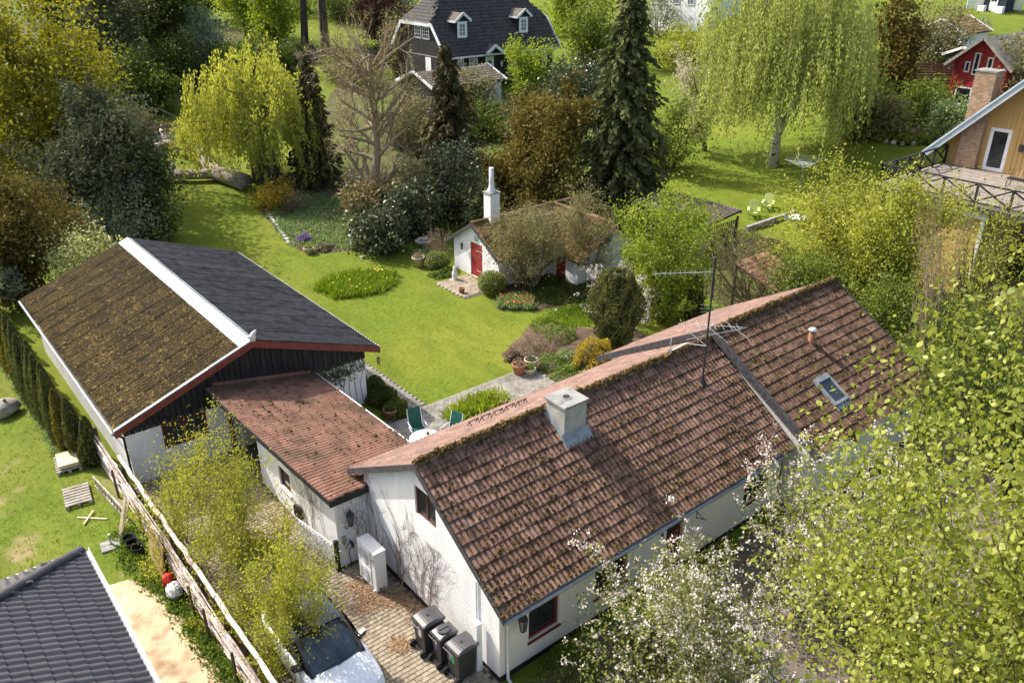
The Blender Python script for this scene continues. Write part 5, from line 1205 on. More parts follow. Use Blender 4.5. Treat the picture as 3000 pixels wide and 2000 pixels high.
q = MB(); q.tube([(8.75, 16.60, .22), (8.72, 16.5, .2), (8.85, 16.3, .14), (9.1, 16.2, .3), (9.22, 16.25, .65), (9.27, 16.27, .68)], .02, 6); q.build('hose', M['bark_olive'], HP)
q = MB(); q.tube([(8.60, 16.595, .2), (8.66, 16.56, .2)], .03, 8); q.build('hose_fitting', M['iron'], HP)

# ================================================================== lamps and small fixtures
def lantern(name, label, p, s, arm, group=None):
    """six-sided glass lantern; arm: list of points from the wall to the lantern's top"""
    t = thing(name, label, 'lantern', p, 0, group)
    q = MB(); q.tube(arm, .014, 6); q.build('bracket', M['iron'], t, world=False)
    q = MB(); q.lathe([(.10*s, -.02*s), (.085*s, .0), (.02*s, .12*s), (.01*s, .16*s)], (0, 0, 0), 6); q.build('lantern_roof', M['iron'], t, world=False)
    for k in range(6):
        a = k*math.pi/3; q = MB(); q.tube([(.055*s*math.cos(a), .055*s*math.sin(a), -.30*s), (.09*s*math.cos(a), .09*s*math.sin(a), -.02*s)], .007*s+.002, 4); q.build('rib', M['iron'], t, world=False)
    q = MB(); q.lathe([(.05*s, -.29*s), (.082*s, -.025*s)], (0, 0, 0), 6); q.build('glass', mat('smoky_lamp_glass', (.10, .10, .09), (.16, .15, .13), 8, .15, spec=.6), t, world=False)
    q = MB(); q.lathe([(.01*s, -.36*s), (.03*s, -.33*s), (.06*s, -.30*s), (.058*s, -.285*s)], (0, 0, 0), 6); q.build('base', M['iron'], t, world=False)
lantern('wall_lantern', 'black wrought-iron wall lantern on the white end wall above the heat pump', (8.62, 18.05, 1.95), 1.25, [(-.1, .19, -.5), (-.1, .16, -.55), (-.12, .05, -.5), (-.08, 0, -.38), (0, 0, -.4)])
lantern('hanging_lantern', 'black hanging lantern under the eaves at the front corner of the house', (9.86, 11.72, 2.02), 1.35, [(0, 0, .2), (0, 0, .32)])
lantern('shed_lantern', 'small black lantern beside the red door of the garden outbuilding', (25.25, 35.5, 1.72), .95, [(.19, 0, -.25), (.1, 0, -.3), (.03, 0, -.22), (0, 0, -.26)])
CHG = thing('car_charger', 'grey wall charger with coiled black cable on the white end wall', 'charger', (8.42, 18.23, .9))
q = MB(); q.box(8.36, 8.48, 18.17, 18.245, .9, 1.15); bevel(q.build('box', M['zinc_dark'], CHG), .01)
q = MB(); q.tube([(8.42, 18.2, .9), (8.44, 18.15, .7), (8.5, 18.14, .85), (8.60, 18.14, .98), (8.64, 18.14, .85), (8.58, 18.13, .72), (8.5, 18.13, .6), (8.52, 18.1, .3), (8.5, 18.05, .06)], .015, 6); q.build('cable', M['iron'], CHG)
q = MB(); q.tube([(8.6, 18.15, .92), (8.66, 18.12, .78), (8.63, 18.1, .70)], [.03, .04, .03], 8); q.build('plug', M['iron'], CHG)
q = MB(); q.lathe([(.05, 0), (.045, .03), (.01, .06)], (0, 0, 0), 10); tag(q.build('motion_sensor', M['hp_white'], M=Matrix.Translation((9.1, 18.21, 2.25)) @ Matrix.Rotation(math.pi/2, 4, 'X')), 'small white sensor under the eaves of the lean-to', 'sensor')

# bare creeper on walls
def creeper(name, label, origin, dirv, nrm, roots, W, Hh, n, leaf=False, seed=1):
    rn = random.Random(seed); t = thing(name, label, 'creeper', origin); b = MB(); tips = []
    o = Vector(origin); d_ = Vector(dirv); nn = Vector(nrm)
    def grow(s, z, ang, ln, r, lv):
        pts = [(s, z)]; a = ang
        k = max(3, int(ln/.14))
        for i in range(k):
            a += rn.gauss(0, .16)-(a*.04); s += math.sin(a)*ln/k; z += math.cos(a)*ln/k
            if z < .05: z = .05
            if not (0 < s < W and z < Hh(s)): break
            pts.append((s, z))
            if lv < 3 and rn.random() < (.42 if lv == 0 else .38): grow(s, z, a+rn.choice((-1, 1))*rn.uniform(.35, .9), ln*rn.uniform(.25, .6), r*.62, lv+1)
        if len(pts) > 1:
            P = [o+d_*s_+Vector((0, 0, z_))+nn*(.012+rn.uniform(0, .018)) for s_, z_ in pts]
            b.tube(P, [r*(1-.65*i/len(P)) for i in range(len(P))], 3, False); tips.extend(P[1:])
    for _ in range(n):
        s0 = rn.choice(roots)+rn.gauss(0, .12); grow(s0, .1, rn.gauss(0, .28), rn.uniform(1.6, 3.3), .009, 0)
    b.build('stem', M['vine'], t); return t, tips
ct, tips = creeper('bare_creeper', 'bare reddish creeper fanning over the white gable wall behind the bins', (9.30, 18.28, 0), (0, -1, 0), (-1, 0, 0), [.35, 1.7, 2.7, 3.3, 4.0], 5.2, lambda s: 3.2 if s < 2.6 else 2.6, 17, seed=4)
_, tips2 = creeper('bare_creeper', 'bare creeper climbing the drive side of the lean-to beside its window', (8.25, 21.3, 0), (0, -1, 0), (-1, 0, 0), [.8, 1.6, 2.4], 3.0, lambda s: 2.5, 6, seed=9)
_, tips3 = creeper('bare_creeper', 'thin bare creeper in the corner between the lean-to wall and the gable', (8.3, 18.25, 0), (1, 0, 0), (0, -1, 0), [.85], .95, lambda s: 2.4, 4, seed=12)

# ================================================================== white picket gate
GA = thing('picket_gate', 'open white picket gate leaning back from the lean-to corner by the drive', 'gate', (8.2, 18.3, .04))
ga, gb = np.array([8.16, 18.28]), np.array([7.86, 20.25]); gl_ = np.linalg.norm(gb-ga); gt_ = (gb-ga)/gl_
def gp(s, z, o=0.): return (ga[0]+gt_[0]*s-gt_[1]*o, ga[1]+gt_[1]*s+gt_[0]*o, z)
for z in (.28, .86): q = MB(); q.beam(gp(0, z), gp(gl_, z), .04, .08); q.build('rail', M['white'], GA)
for k in range(13):
    s = .06+k*(gl_-.12)/12; q = MB(); q.beam(gp(s, .10, .03), gp(s, .84 if k not in (0, 12) else 1.0, .03), .02, .06, (gt_[0], gt_[1], 0)); q.build('picket', M['white'], GA)
q = MB(); q.beam(gp(.02, .3, -.03), gp(gl_-.02, .84, -.03), .02, .07, (gt_[0], gt_[1], 0)); q.build('brace', M['white'], GA)
q = MB(); q.box(8.1, 8.22, 18.18, 18.28, .04, 1.12); q.build('gate_post', M['plinth'], GA)
# coiled hose on the lean-to wall
q = MB()
for k in range(7):
    y0 = 20.7+.02*k; r = .24+.03*random.random(); q.tube([(8.2-.012*k, y0+r*math.sin(a)*.7, .75-r*1.2*math.cos(a)*.9-.1) for a in [2*math.pi*i/20 for i in range(21)]], .014, 5, False)
tag(q.build('garden_hose', M['bark'], None), 'coiled brown hose hanging on the drive side of the lean-to', 'hose')

# ================================================================== pole fence
FN = thing('pole_fence', 'rustic fence of stacked pale poles with a raised top rail along the drive', 'fence', (4.35, 20, 0))
for y in (29.2, 26.0, 23.3, 21.2, 19.0, 17.9, 16.0, 14.0, 12.0):
    q = MB(); hgt = 1.48 if y < 26.5 else 1.15; q.tube([(4.47, y, 0), (4.46+random.gauss(0, .02), y, hgt)], .065, 8); q.build('post', M['bark'], FN)
    q = MB(); q.tube([(4.16, y+.1, 0), (4.15, y+.1, 1.1)], .04, 6); q.build('stake', M['bark'], FN)
yy = 26.1
while yy > 9:
    L = random.uniform(2.4, 3.2); q = MB(); z0 = 1.5
    q.tube([(4.46+random.gauss(0, .015), yy-L*i/6, z0+random.gauss(0, .012)) for i in range(7)], [.072-.01*i/6 for i in range(7)], 8); q.build('top_rail', M['rail_pole'], FN); yy -= L-.08
for layer in range(22):
    z = .12+layer*.052; yy = 29.5-random.uniform(0, .5)
    while yy > 9.5:
        L = random.uniform(2.6, 5.2); q = MB(); x = 4.31+random.uniform(-.07, .05)-.05*(layer/22); r = random.uniform(.02, .034); zz = z+random.gauss(0, .018); tl = random.gauss(0, .02)
        q.tube([(x+random.gauss(0, .012), yy-L*i/5, max(.05, zz+tl*(i-2.5)+random.gauss(0, .008))) for i in range(6)], [r*(1-.35*i/5) for i in range(6)], 5); q.build('pole', M['birch_pole'], FN); yy -= L*random.uniform(.75, 1.0)
q = MB()   # wire mesh on the drive side, near part
for k in range(34):
    y = 17.8-k*.22; q.tube([(4.56, y, .05), (4.57, y-.5, .7), (4.56, y-1.0, 1.4)], .004, 3, False); q.tube([(4.56, y-1.0, .05), (4.57, y-.5, .7), (4.56, y, 1.4)], .004, 3, False)
q.build('wire_mesh', M['vine'], FN)
def ladder():
    t = thing('ladder', 'weathered wooden ladder lying on its side against the pole fence', 'ladder', (3.8, 26, 0))
    a, b = np.array([3.72, 27.2, 0]), np.array([4.0, 24.5, 0])
    for z in (.06, .42): q = MB(); q.beam(a+[0, 0, z], b+[0, 0, z], .04, .07); q.build('side_rail', M['birch_pole'], t)
    for k in range(11):
        p = a+(b-a)*(k+.5)/11; q = MB(); q.tube([p+[0, 0, .07], p+[0, 0, .41]], .018, 6); q.build('rung', M['birch_pole'], t)
ladder()
def pallet(loc, rz, label):
    t = thing('pallet', label, 'pallet', loc, rz, 'wooden pallets on the rough grass')
    for k in range(7): q = MB(); y = -.6+.09+k*.17; q.box(-.40, .40, y-.055, y+.055, .118, .14); q.build('deck_plank', M['old_wood'], t, world=False)
    for x in (-.35, 0, .35):
        q = MB(); q.box(x-.05, x+.05, -.6, .6, .096, .117); q.build('stringer', M['old_wood'], t, world=False)
        for y in (-.52, 0, .52): q = MB(); q.box(x-.05, x+.05, y-.06, y+.06, .022, .096); q.build('block', M['old_wood'], t, world=False)
        q = MB(); q.box(x-.05, x+.05, -.6, .6, .0, .021); q.build('bottom_plank', M['old_wood'], t, world=False)
    return t
pallet((3.33, 29.2, .01), -.12, 'wooden pallet carrying a stack of pale boards at the end of the thuja hedge')
pallet((3.08, 26.95, .01), -.14, 'empty grey wooden pallet lying on the grass beside the ladder')
BS = thing('board_stack', 'stack of pale chipboard sheets on the wooden pallet', 'boards', (3.33, 29.2, .15), -.12)
for k in range(5): q = MB(); o = random.uniform(-.03, .03); q.box(-.30+o, .34+o, -.48+o, .46+o, .001+k*.035, .033+k*.035); q.build('board', M['new_wood'] if k else M['old_wood'], BS, world=False)
SB = thing('concrete_base', 'grey concrete slab foot with a short upright tube on the grass', 'parasol base', (3.22, 23.65, 0), -.12)
q = MB(); q.box(-.28, .28, -.25, .25, .0, .07); q.build('slab', M['concrete'], SB, world=False); q = MB(); q.tube([(.02, .05, .07), (.02, .05, .42)], .032, 10); q.build('tube', M['metal'], SB, world=False)
for k, (x, y, lb) in enumerate(((3.72, 23.42, 'farthest'), (3.74, 23.12, 'middle'), (3.80, 22.78, 'nearest'))):
    q = MB(); q.lathe([(.15, 0), (.19, .24), (.205, .25), (.195, .26), (.175, .24), (.14, .04)], (x, y, .005), 18); tag(q.build('black_bucket', M['rubber'], smooth=True), '%s of the three empty black buckets in the ivy beside the pole fence' % lb, 'bucket', 'black buckets by the fence')
q = MB(); q.hexa([(3.96, 21.12, .02), (4.0, 21.12, .02), (4.02, 22.4, .02), (3.98, 22.4, .02), (4.12, 21.0, 1.18), (4.15, 21.0, 1.18), (4.17, 22.3, 1.22), (4.14, 22.3, 1.22)]); tag(q.build('leaning_board', M['brown_board']), 'brown plywood board leaning against the pole fence', 'board')
RC = thing('red_container', 'red plastic container with a handle hole at the foot of the fence', 'container', (4.0, 20.72, 0))
q = MB(); q.lathe([(.13, .02), (.15, .05), (.15, .36), (.12, .42), (.06, .44)], (4.02, 20.74, 0), 14); q.build('body', M['red_plastic'], RC, True); q = MB(); q.tube([(3.88, 20.72, .22), (3.865, 20.72, .22)], .05, 10); q.build('hole', M['plinth'], RC)
fv = []; fm_ = MB()
for i in range(9):
    ph = math.pi*i/8
    for j in range(14):
        th = 2*math.pi*j/14; r = .24*(1+random.uniform(-.12, .12)); fv.append((4.03+r*math.sin(ph)*math.cos(th), 20.2+r*1.2*math.sin(ph)*math.sin(th), .24+r*math.cos(ph)*.95))
fm_.add(fv, [(i*14+j, i*14+(j+1) % 14, (i+1)*14+(j+1) % 14, (i+1)*14+j) for i in range(8) for j in range(14)]); tag(fm_.build('plastic_bundle', M['foil']), 'crumpled silver plastic bundle beside the red container', 'bundle')
q = MB(); q.beam((2.78, 25.78, .03), (3.5, 25.1, .03), .05, .04); tag(q.build('lath', M['new_wood']), 'long pale lath lying crosswise on the grass below the pallet', 'lath')
q = MB(); q.beam((2.85, 25.25, .055), (3.28, 25.78, .075), .05, .03); tag(q.build('lath', M['new_wood']), 'short pale lath lying over the longer one on the grass', 'lath')
for k, (a, b) in enumerate((((3.55, 23.9, .02), (4.1, 24.6, .95)), ((3.62, 24.0, .02), (4.14, 24.45, .85)))):
    q = MB(); q.beam(a, b, .09, .03); tag(q.build('plank', M['new_wood']), ('longer', 'shorter')[k]+' pale plank propped against the pole fence near the ladder', 'plank')
for k, (x, y, h) in enumerate(((4.2, 29.0, 1.2), (4.36, 28.4, 1.15))):
    q = MB(); q.tube([(x, y, 0), (x, y, h)], .05 if k else .045, 8); tag(q.build('fence_stake', M['bark'] if k else M['brown_board']), ('pale wooden stake standing just beyond the pole fence end', 'grey wooden stake with rounded top beside the barn corner')[k], 'stake')
# boulder
def boulder(c, r, label, sq=(1, 1, .6), seed=3):
    rn = np.random.default_rng(seed); n, m_ = 12, 18; V = []
    for i in range(n+1):
        ph = math.pi*i/n
        for j in range(m_):
            th = 2*math.pi*j/m_; d_ = np.array([math.sin(ph)*math.cos(th), math.sin(ph)*math.sin(th), math.cos(ph)])
            k = 1+.10*math.sin(3*d_[0]+seed)+.08*math.sin(5*d_[1]+2*seed)+.06*math.sin(7*d_[2]+d_[0]*4); V.append((c[0]+d_[0]*r*k*sq[0], c[1]+d_[1]*r*k*sq[1], c[2]+d_[2]*r*k*sq[2]))
    q = MB(); q.add(V, [(i*m_+j, (i+1)*m_+j, (i+1)*m_+(j+1) % m_, i*m_+(j+1) % m_) for i in range(n) for j in range(m_)]); return tag(q.build('boulder', M['stone'], smooth=True), label, 'boulder')
boulder((2.35, 34.55, .28), .55, 'large round boulder on the grass beside the thuja hedge', (1.1, .8, .62))
q = MB(); q.lathe([(.05, .0), (.06, .12), (.03, .13)], (2.4, 34.5, .56), 10); tag(q.build('boulder_spout', M['dark_metal']), 'small dark metal stub standing on top of the boulder', 'fitting')

# ================================================================== car
CAR = thing('white_car', 'white compact car with black roof and bonnet facing the camera under the drive tree', 'car', (6.07, 15.2, .04), 0)
CL = 4.0
def loft(secs, mirror=True):
    b = MB(); n = len(secs[0][1]); v = []; fs = []
    for y, prof in secs:
        row = [(x, y, z) for x, z in prof]+[(-x, y, z) for x, z in prof[::-1]]
        v += row
    k = 2*n
    for i in range(len(secs)-1):
        for j in range(k-1): fs.append((i*k+j, i*k+j+1, (i+1)*k+j+1, (i+1)*k+j))
    fs.append(tuple(range(k-1, -1, -1))); fs.append(tuple((len(secs)-1)*k+j for j in range(k)))
    b.add(v, fs); return b
# y: front -2.0 .. rear 2.0 ; prof from sill to centre of the top
def sec(y, w, zs, zb, zt): return (y, [(w*.90, zs), (w*.985, zs+.12), (w, (zs+zb)/2), (w*.985, zb-.05), (w*.93, zb), (w*.6, zt), (w*.2, zt+.01)])
body = loft([sec(-2.0, .62, .34, .62, .66), sec(-1.93, .76, .24, .70, .76), sec(-1.7, .84, .2, .77, .86), sec(-1.3, .88, .2, .86, .95), sec(-.9, .89, .2, .94, 1.02), sec(-.4, .89, .2, .98, 1.03), sec(.4, .89, .2, .98, 1.02), sec(1.1, .88, .2, 1.0, 1.03), sec(1.6, .85, .22, 1.0, 1.03), sec(1.88, .78, .28, .96, 1.0), sec(1.97, .7, .36, .85, .9)])
bo = body.build('body', M['car_white'], CAR, True, world=False)
sub = bo.modifiers.new('sub', 'SUBSURF'); sub.levels = 1; sub.render_levels = 1
top = loft([(y, [(w*1.0, zb), (w*.97, zb+(zt-zb)*.35), (w*.9, zb+(zt-zb)*.75), (w*.80, zt-.03), (w*.5, zt), (w*.15, zt+.012)]) for y, w, zb, zt in ((-1.02, .74, .96, .985), (-.6, .78, .96, 1.25), (-.25, .80, .96, 1.47), (.2, .80, .96, 1.56), (.9, .79, .96, 1.56), (1.5, .74, .96, 1.48), (1.78, .70, .96, 1.2), (1.86, .66, .96, 1.0))])
go = top.build('greenhouse', M['car_black'], CAR, True, world=False)
def strip(name, rows, m, par=CAR):
    q = MB(); n = len(rows[0]); q.add([p for r in rows for p in r], [(i*n+j, i*n+j+1, (i+1)*n+j+1, (i+1)*n+j) for i in range(len(rows)-1) for j in range(n-1)]); return q.build(name, m, par, True, world=False)
ws = [[(x*w, y+.10*x*x+.012*0, z+.022-.03*x*x) for x in np.linspace(-1, 1, 9)] for y, z, w in ((-1.06, .99, .64), (-.84, 1.135, .645), (-.6, 1.285, .64), (-.4, 1.405, .62), (-.3, 1.455, .61))]
strip('windscreen', ws, M['car_glass'])
rows = [[(x*.58, y, z+.03-.03*x*x) for x in np.linspace(-1, 1, 7)] for y, z in ((-.15, 1.51), (.2, 1.575), (.6, 1.58), (.95, 1.575))]
strip('glass_roof', rows, M['car_glass'])
for s in (-1, 1):
    rows = [[(s*(.80+.004), y, 1.02) for y in np.linspace(-.75, .55, 6)], [(s*.785, y, 1.25) for y in np.linspace(-.45, .55, 6)], [(s*.735, y, 1.42) for y in np.linspace(-.2, .55, 6)]]
    strip('side_window', rows, M['car_glass'])
    rows = [[(s*.803, y, 1.02) for y in np.linspace(.65, 1.5, 5)], [(s*.785, y, 1.25) for y in np.linspace(.65, 1.42, 5)], [(s*.735, y, 1.42) for y in np.linspace(.65, 1.3, 5)]]
    strip('side_window', rows, M['car_glass'])
    q = MB(); q.hexa([(s*.76, -.66, .95), (s*1.0, -.62, .97), (s*1.0, -.48, .97), (s*.76, -.46, .95), (s*.76, -.64, 1.05), (s*1.02, -.62, 1.15), (s*1.02, -.48, 1.15), (s*.76, -.46, 1.05)]); bevel(q.build('wing_mirror', M['car_black'], CAR, world=False), .03, 2)
    q = MB(); q.hexa([(s*.45, -1.96, .60), (s*.74, -1.80, .60), (s*.76, -1.74, .60), (s*.47, -1.9, .60), (s*.45, -1.95, .74), (s*.76, -1.78, .78), (s*.78, -1.72, .78), (s*.47, -1.89, .74)]); q.build('headlight', M['pale_glass'], CAR, world=False)
    for y in (-1.28, 1.28):
        q = MB(); q.tube([(s*.72, y, .33), (s*.90, y, .33)], .33, 20); wv = q.build('wheel', M['rubber'], CAR, world=False)
        q = MB(); q.tube([(s*.885, y, .33), (s*.912, y, .33)], .22, 16); q.build('rim', M['alu'], wv, world=False)
    q = MB(); q.box(min(s*.895, s*.90), max(s*.895, s*.90), -.1, .08, .86, .885); q.build('door_handle', M['car_black'], CAR, world=False)
# black bonnet panel edge and wipers
q = MB(); q.tube([(-.55, -1.06, 1.02), (.05, -.98, 1.05)], .01, 4); q.tube([(-.05, -1.08, 1.02), (.5, -.92, 1.05)], .01, 4); q.build('wiper', M['rubber'], CAR, world=False)
q = MB(); q.box(-.26, .26, -2.02, -1.995, .38, .49); q.build('number_plate', M['white'], CAR, world=False)

# ================================================================== TV aerial
TA = thing('tv_aerial', 'tall TV aerial mast with several antennas strapped to the ridge', 'aerial', (19.16, 14.10, 4.3))
mz0, mz1 = r1(14.10)+.05, 8.52
q = MB(); q.tube([(19.16, 14.10, mz0), (19.13, 14.1, 7.0), (19.10, 14.10, mz1)], .03, 8); q.build('mast', M['dark_metal'], TA)
q = MB(); q.tube([(19.15, 14.1, 7.2), (19.10, 14.10, mz1)], .042, 8); q.build('mast_sleeve', M['dark_metal'], TA)
q = MB(); q.lathe([(.16, -.02), (.09, .1), (.04, .25)], (19.16, 14.10, mz0-.03), 10); q.build('base_collar', M['iron'], TA)
q = MB(); q.box(19.0, 19.32, 13.9, 14.3, r1(13.95)+.01, r1(13.95)+.03); q.build('lead_flashing', M['zinc_dark'], TA)
q = MB(); q.tube([(19.15, 14.12, 5.6), (18.8, 14.6, 5.62), (18.5, 14.95, 5.3)], .02, 6); q.tube([(18.5, 14.95, 5.2), (18.5, 14.95, 5.75)], .02, 6); q.build('stay', M['alu'], TA)
def yagi(z, d0, d1, n, half, up, name='antenna'):
    d0 = np.array(d0); d1 = np.array(d1); o = np.array([19.13, 14.1, z]); q = MB(); q.tube([o+d0, o+d1], .009, 5); b = q.build(name, M['alu'], TA)
    t = (d1-d0); 
    for k in range(n):
        p = o+d0+t*(k+.5)/n; h = np.array(up)*half*(1-.25*k/n); e = MB(); e.tube([p-h, p+h], .0045, 4); e.build('element', M['alu'], b)
yagi(8.05, (-.05, .03, 0), (-1.55, 1.0, .02), 12, .12, (0, 0, 1))
yagi(6.55, (0, .03, .5), (.05, .05, -.6), 9, .28, (.8, -.6, 0))
yagi(6.15, (-.3, .9, .0), (.9, -.6, .05), 8, .32, (.6, .8, 0))
yagi(5.95, (1.25, -.5, .1), (-.6, .3, -.05), 3, .75, (.35, .93, 0))

# bird figure on the barn, wind chime, bird bath, statue
BF = thing('ridge_bird', 'pale bird figure perched on the end of the barn ridge', 'bird figure', (9.45, 25.98, 4.33))
q = MB(); q.tube([(9.42, 25.95, 4.30), (9.44, 25.94, 4.45), (9.48, 25.93, 4.56), (9.56, 25.93, 4.60)], [.10, .12, .08, .05], 8); q.build('body', M['stone_white'], BF, True)
q = MB(); q.tube([(9.50, 25.93, 4.60), (9.60, 25.93, 4.66)], [.065, .02], 8); q.tube([(9.40, 25.94, 4.42), (9.18, 25.96, 4.50)], [.07, .015], 6); q.build('head_and_tail', M['stone_white'], BF, True)
WC = thing('wind_chime', 'dark wind chime hanging from the corner of the barn eaves', 'wind chime', (14.35, 26.0, 2.1))
q = MB(); q.tube([(14.33, 26.02, 2.25), (14.33, 26.02, 2.02)], .004, 4); q.build('cord', M['iron'], WC); q = MB(); q.lathe([(.07, 0), (.07, .02)], (14.33, 26.02, 2.0), 10); q.build('disc', M['iron'], WC)
for k in range(5): a = k*1.256; q = MB(); q.tube([(14.33+.05*math.cos(a), 26.02+.05*math.sin(a), 2.0), (14.33+.05*math.cos(a), 26.02+.05*math.sin(a), 1.62+.05*k)], .013, 6); q.build('tube', M['dark_metal'], WC)
def bath(px, py):
    P = GT(px, py); t = thing('bird_bath', 'white stone pedestal with a small figure at the edge of the back flower bed', 'garden ornament', tuple(P))
    q = MB(); q.lathe([(.16, 0), (.16, .05), (.07, .1), (.05, .4), (.06, .58), (.17, .64), (.18, .70), (.12, .70)], tuple(P), 14); q.build('pedestal', M['stone_white'], t, True)
    q = MB(); q.tube([(P[0], P[1], P[2]+.70), (P[0], P[1]+.01, P[2]+.9), (P[0]+.02, P[1], P[2]+1.05), (P[0], P[1], P[2]+1.16)], [.10, .11, .06, .05], 8); q.build('figure', M['stone_white'], t, True)
bath(1031, 721)
P = GT(1333, 820); t = thing('stone_statue', 'small pale stone statue standing by the outbuilding door patio', 'statue', tuple(P))
q = MB(); q.lathe([(.17, 0), (.17, .08), (.13, .12), (.16, .3), (.15, .45), (.09, .55), (.11, .66), (.07, .78), (.01, .8)], tuple(P), 12); q.build('figure', M['stone_white'], t, True); q = MB(); q.box(P[0]-.2, P[0]+.2, P[1]-.2, P[1]+.2, P[2]-.02, P[2]+.06); q.build('base', M['stone'], t)
def pot(name, P, r, h, m, label, plant=None, pm=None):
    t = thing(name, label, 'plant pot', tuple(P)); q = MB(); q.lathe([(r*.7, 0), (r*.95, h*.8), (r*1.05, h*.82), (r*1.05, h), (r*.9, h), (r*.88, h*.86)], tuple(P), 18); q.build('pot', m, t, True)
    q = MB(); q.lathe([(r*.9, h*.85), (r*.5, h*.9), (.01, h*.91)], tuple(P), 14); q.build('soil', M['soil'], t, True)
    if plant: POTPLANTS.append((t, np.array(P)+[0, 0, h*.9], r, plant, pm))
    return t
POTPLANTS = []
pot('terracotta_pot', GT(1227, 781), .36, .60, M['pot_pale'], 'large pale terracotta pot on the lawn edge near the outbuilding', .35, 'dry')
pot('terracotta_pot', GT(1353, 860), .17, .32, M['terracotta'], 'small terracotta pot at the corner of the door patio')
pot('terracotta_pot', GT(906, 743), .30, .38, M['pot_pale'], 'low stoneware pot in the corner of the back flower bed', .3, 'bed')
pot('terracotta_pot', (20.15, 24.35, .04), .30, .46, M['terracotta'], 'terracotta pot with dark plant at the lawn corner of the patio', .35, 'dry')
pot('terracotta_pot', (20.48, 24.02, .04), .26, .30, M['pot_pale'], 'low pale pot with green plant between the two taller pots', .35, 'bed')
pot('terracotta_pot', (20.86, 24.38, .04), .30, .46, M['pot_pale'], 'buff pot with grey plant beside the courtyard flower bed', .35, 'cypress')
pot('flower_pot', (17.98, 23.15, .04), .14, .28, M['pot_pale'], 'empty pale round pot farther from the house at the end of the patio bed')
pot('flower_pot', (18.0, 22.72, .04), .15, .22, M['pot_pale'], 'empty pale round pot nearer the house at the end of the patio bed')
pot('terracotta_pot', (13.95, 24.75, .04), .26, .36, M['terracotta'], 'terracotta pot in the shaded bed beside the barn wall', .4, 'dkgreen')
# fire bowl / round table by the pergola
P = GT(1241, 735); t = thing('round_stone_table', 'low round grey table with objects on it near the rustic arch', 'table', tuple(P))
q = MB(); q.lathe([(.12, 0), (.10, .5), (.2, .58), (.52, .60), (.52, .66), (.02, .66)], tuple(P), 18); q.build('table', M['concrete'], t); q = MB(); q.lathe([(.2, .66), (.25, .8), (.2, .82), (.05, .72)], (P[0]+.1, P[1], P[2]), 12); q.build('bowl', M['stone'], t)
# rustic arch
PG = thing('rustic_arch', 'rustic arch of rough branches with a sloping beam by the back flower bed', 'pergola', tuple(GT(1165, 692)))
pa, pb = GT(1164, 695), GT(1262, 702); ha, hb_ = z_at(pa, 595), z_at(pb, 640)
for P, h in ((pa, ha), (pb, hb_)):
    q = MB(); q.tube([(P[0], P[1], P[2]-.1), (P[0]+.05, P[1], (P[2]+h)/2), (P[0], P[1]+.03, h)], [.10, .085, .08], 8); q.build('post', M['bark_pale'], PG, True)
q = MB(); q.tube([(pa[0]-.1, pa[1]+.15, ha+.05), tuple((np.array(pa)+pb)/2*[1, 1, 0]+[0, 0, (ha+hb_)/2+.1]), (pb[0]+.2, pb[1]-.2, hb_)], .085, 8); q.build('beam', M['bark_pale'], PG, True)

# ================================================================== patio furniture
TBL = thing('garden_table', 'round white garden table with checked cloth and small plant on the patio', 'table', (13.6, 21.7, .04))
q = MB(); q.lathe([(.55, .70), (.56, .735), (.02, .74)], (13.6, 21.7, 0), 28); q.build('tabletop', M['white'], TBL)
q = MB(); q.lathe([(.57, .62), (.575, .742), (.56, .746), (.02, .747)], (13.6, 21.7, 0), 28); M['check'] = mat('white_checked_cloth', (.78, .79, .80)); 
nt = M['check'].node_tree; ck_ = nt.nodes.new('ShaderNodeTexChecker'); ck_.inputs['Scale'].default_value = 16; ck_.inputs[1].default_value = (.8, .8, .8, 1); ck_.inputs[2].default_value = (.62, .67, .72, 1); gg_ = [n for n in nt.nodes if n.type == 'NEW_GEOMETRY'][0]; nt.links.new(gg_.outputs['Position'], ck_.inputs[0]); nt.links.new(ck_.outputs[0], nt.nodes['Principled BSDF'].inputs['Base Color'])
q.build('tablecloth', M['check'], TBL)
for k in range(4): a = k*math.pi/2+.4; q = MB(); q.tube([(13.6+.42*math.cos(a), 21.7+.42*math.sin(a), .04), (13.6+.3*math.cos(a), 21.7+.3*math.sin(a), .70)], .022, 6); q.build('leg', M['white'], TBL)
pot('table_plant', (13.72, 21.72, .75), .06, .10, M['stone_white'], 'small potted plant on the round garden table', .13, 'fresh')
def garden_chair(loc, rz, label):
    t = thing('garden_chair', label, 'chair', loc, rz, 'green patio chairs'); W = .25
    for s in (-1, 1):
        q = MB(); q.tube([(s*.28, .26, .0), (s*.28, .20, .42), (s*.27, -.24, .44)], .014, 6); q.build('leg', M['white'], t, world=False)
        q = MB(); q.tube([(s*.28, -.30, .0), (s*.28, -.10, .42)], .014, 6); q.build('leg', M['white'], t, world=False)
        q = MB(); q.tube([(s*.29, .22, .42), (s*.30, .22, .64), (s*.30, -.24, .66)], .016, 6); q.build('armrest', M['white'], t, world=False)
        q = MB(); q.tube([(s*.26, -.22, .42), (s*.26, -.42, 1.10)], .014, 6); q.build('back_rail', M['white'], t, world=False)
    q = MB(); q.hexa([(-.25, .24, .42), (.25, .24, .42), (.25, -.22, .40), (-.25, -.22, .40), (-.25, .24, .445), (.25, .24, .445), (.25, -.22, .425), (-.25, -.22, .425)]); q.build('seat', M['cloth_green'], t, world=False)
    q = MB(); q.hexa([(-.26, -.22, .42), (.26, -.22, .42), (.26, -.245, .42), (-.26, -.245, .42), (-.25, -.42, 1.12), (.25, -.42, 1.12), (.25, -.445, 1.12), (-.25, -.445, 1.12)]); bevel(q.build('backrest', M['cloth_green'], t, world=False), .01)
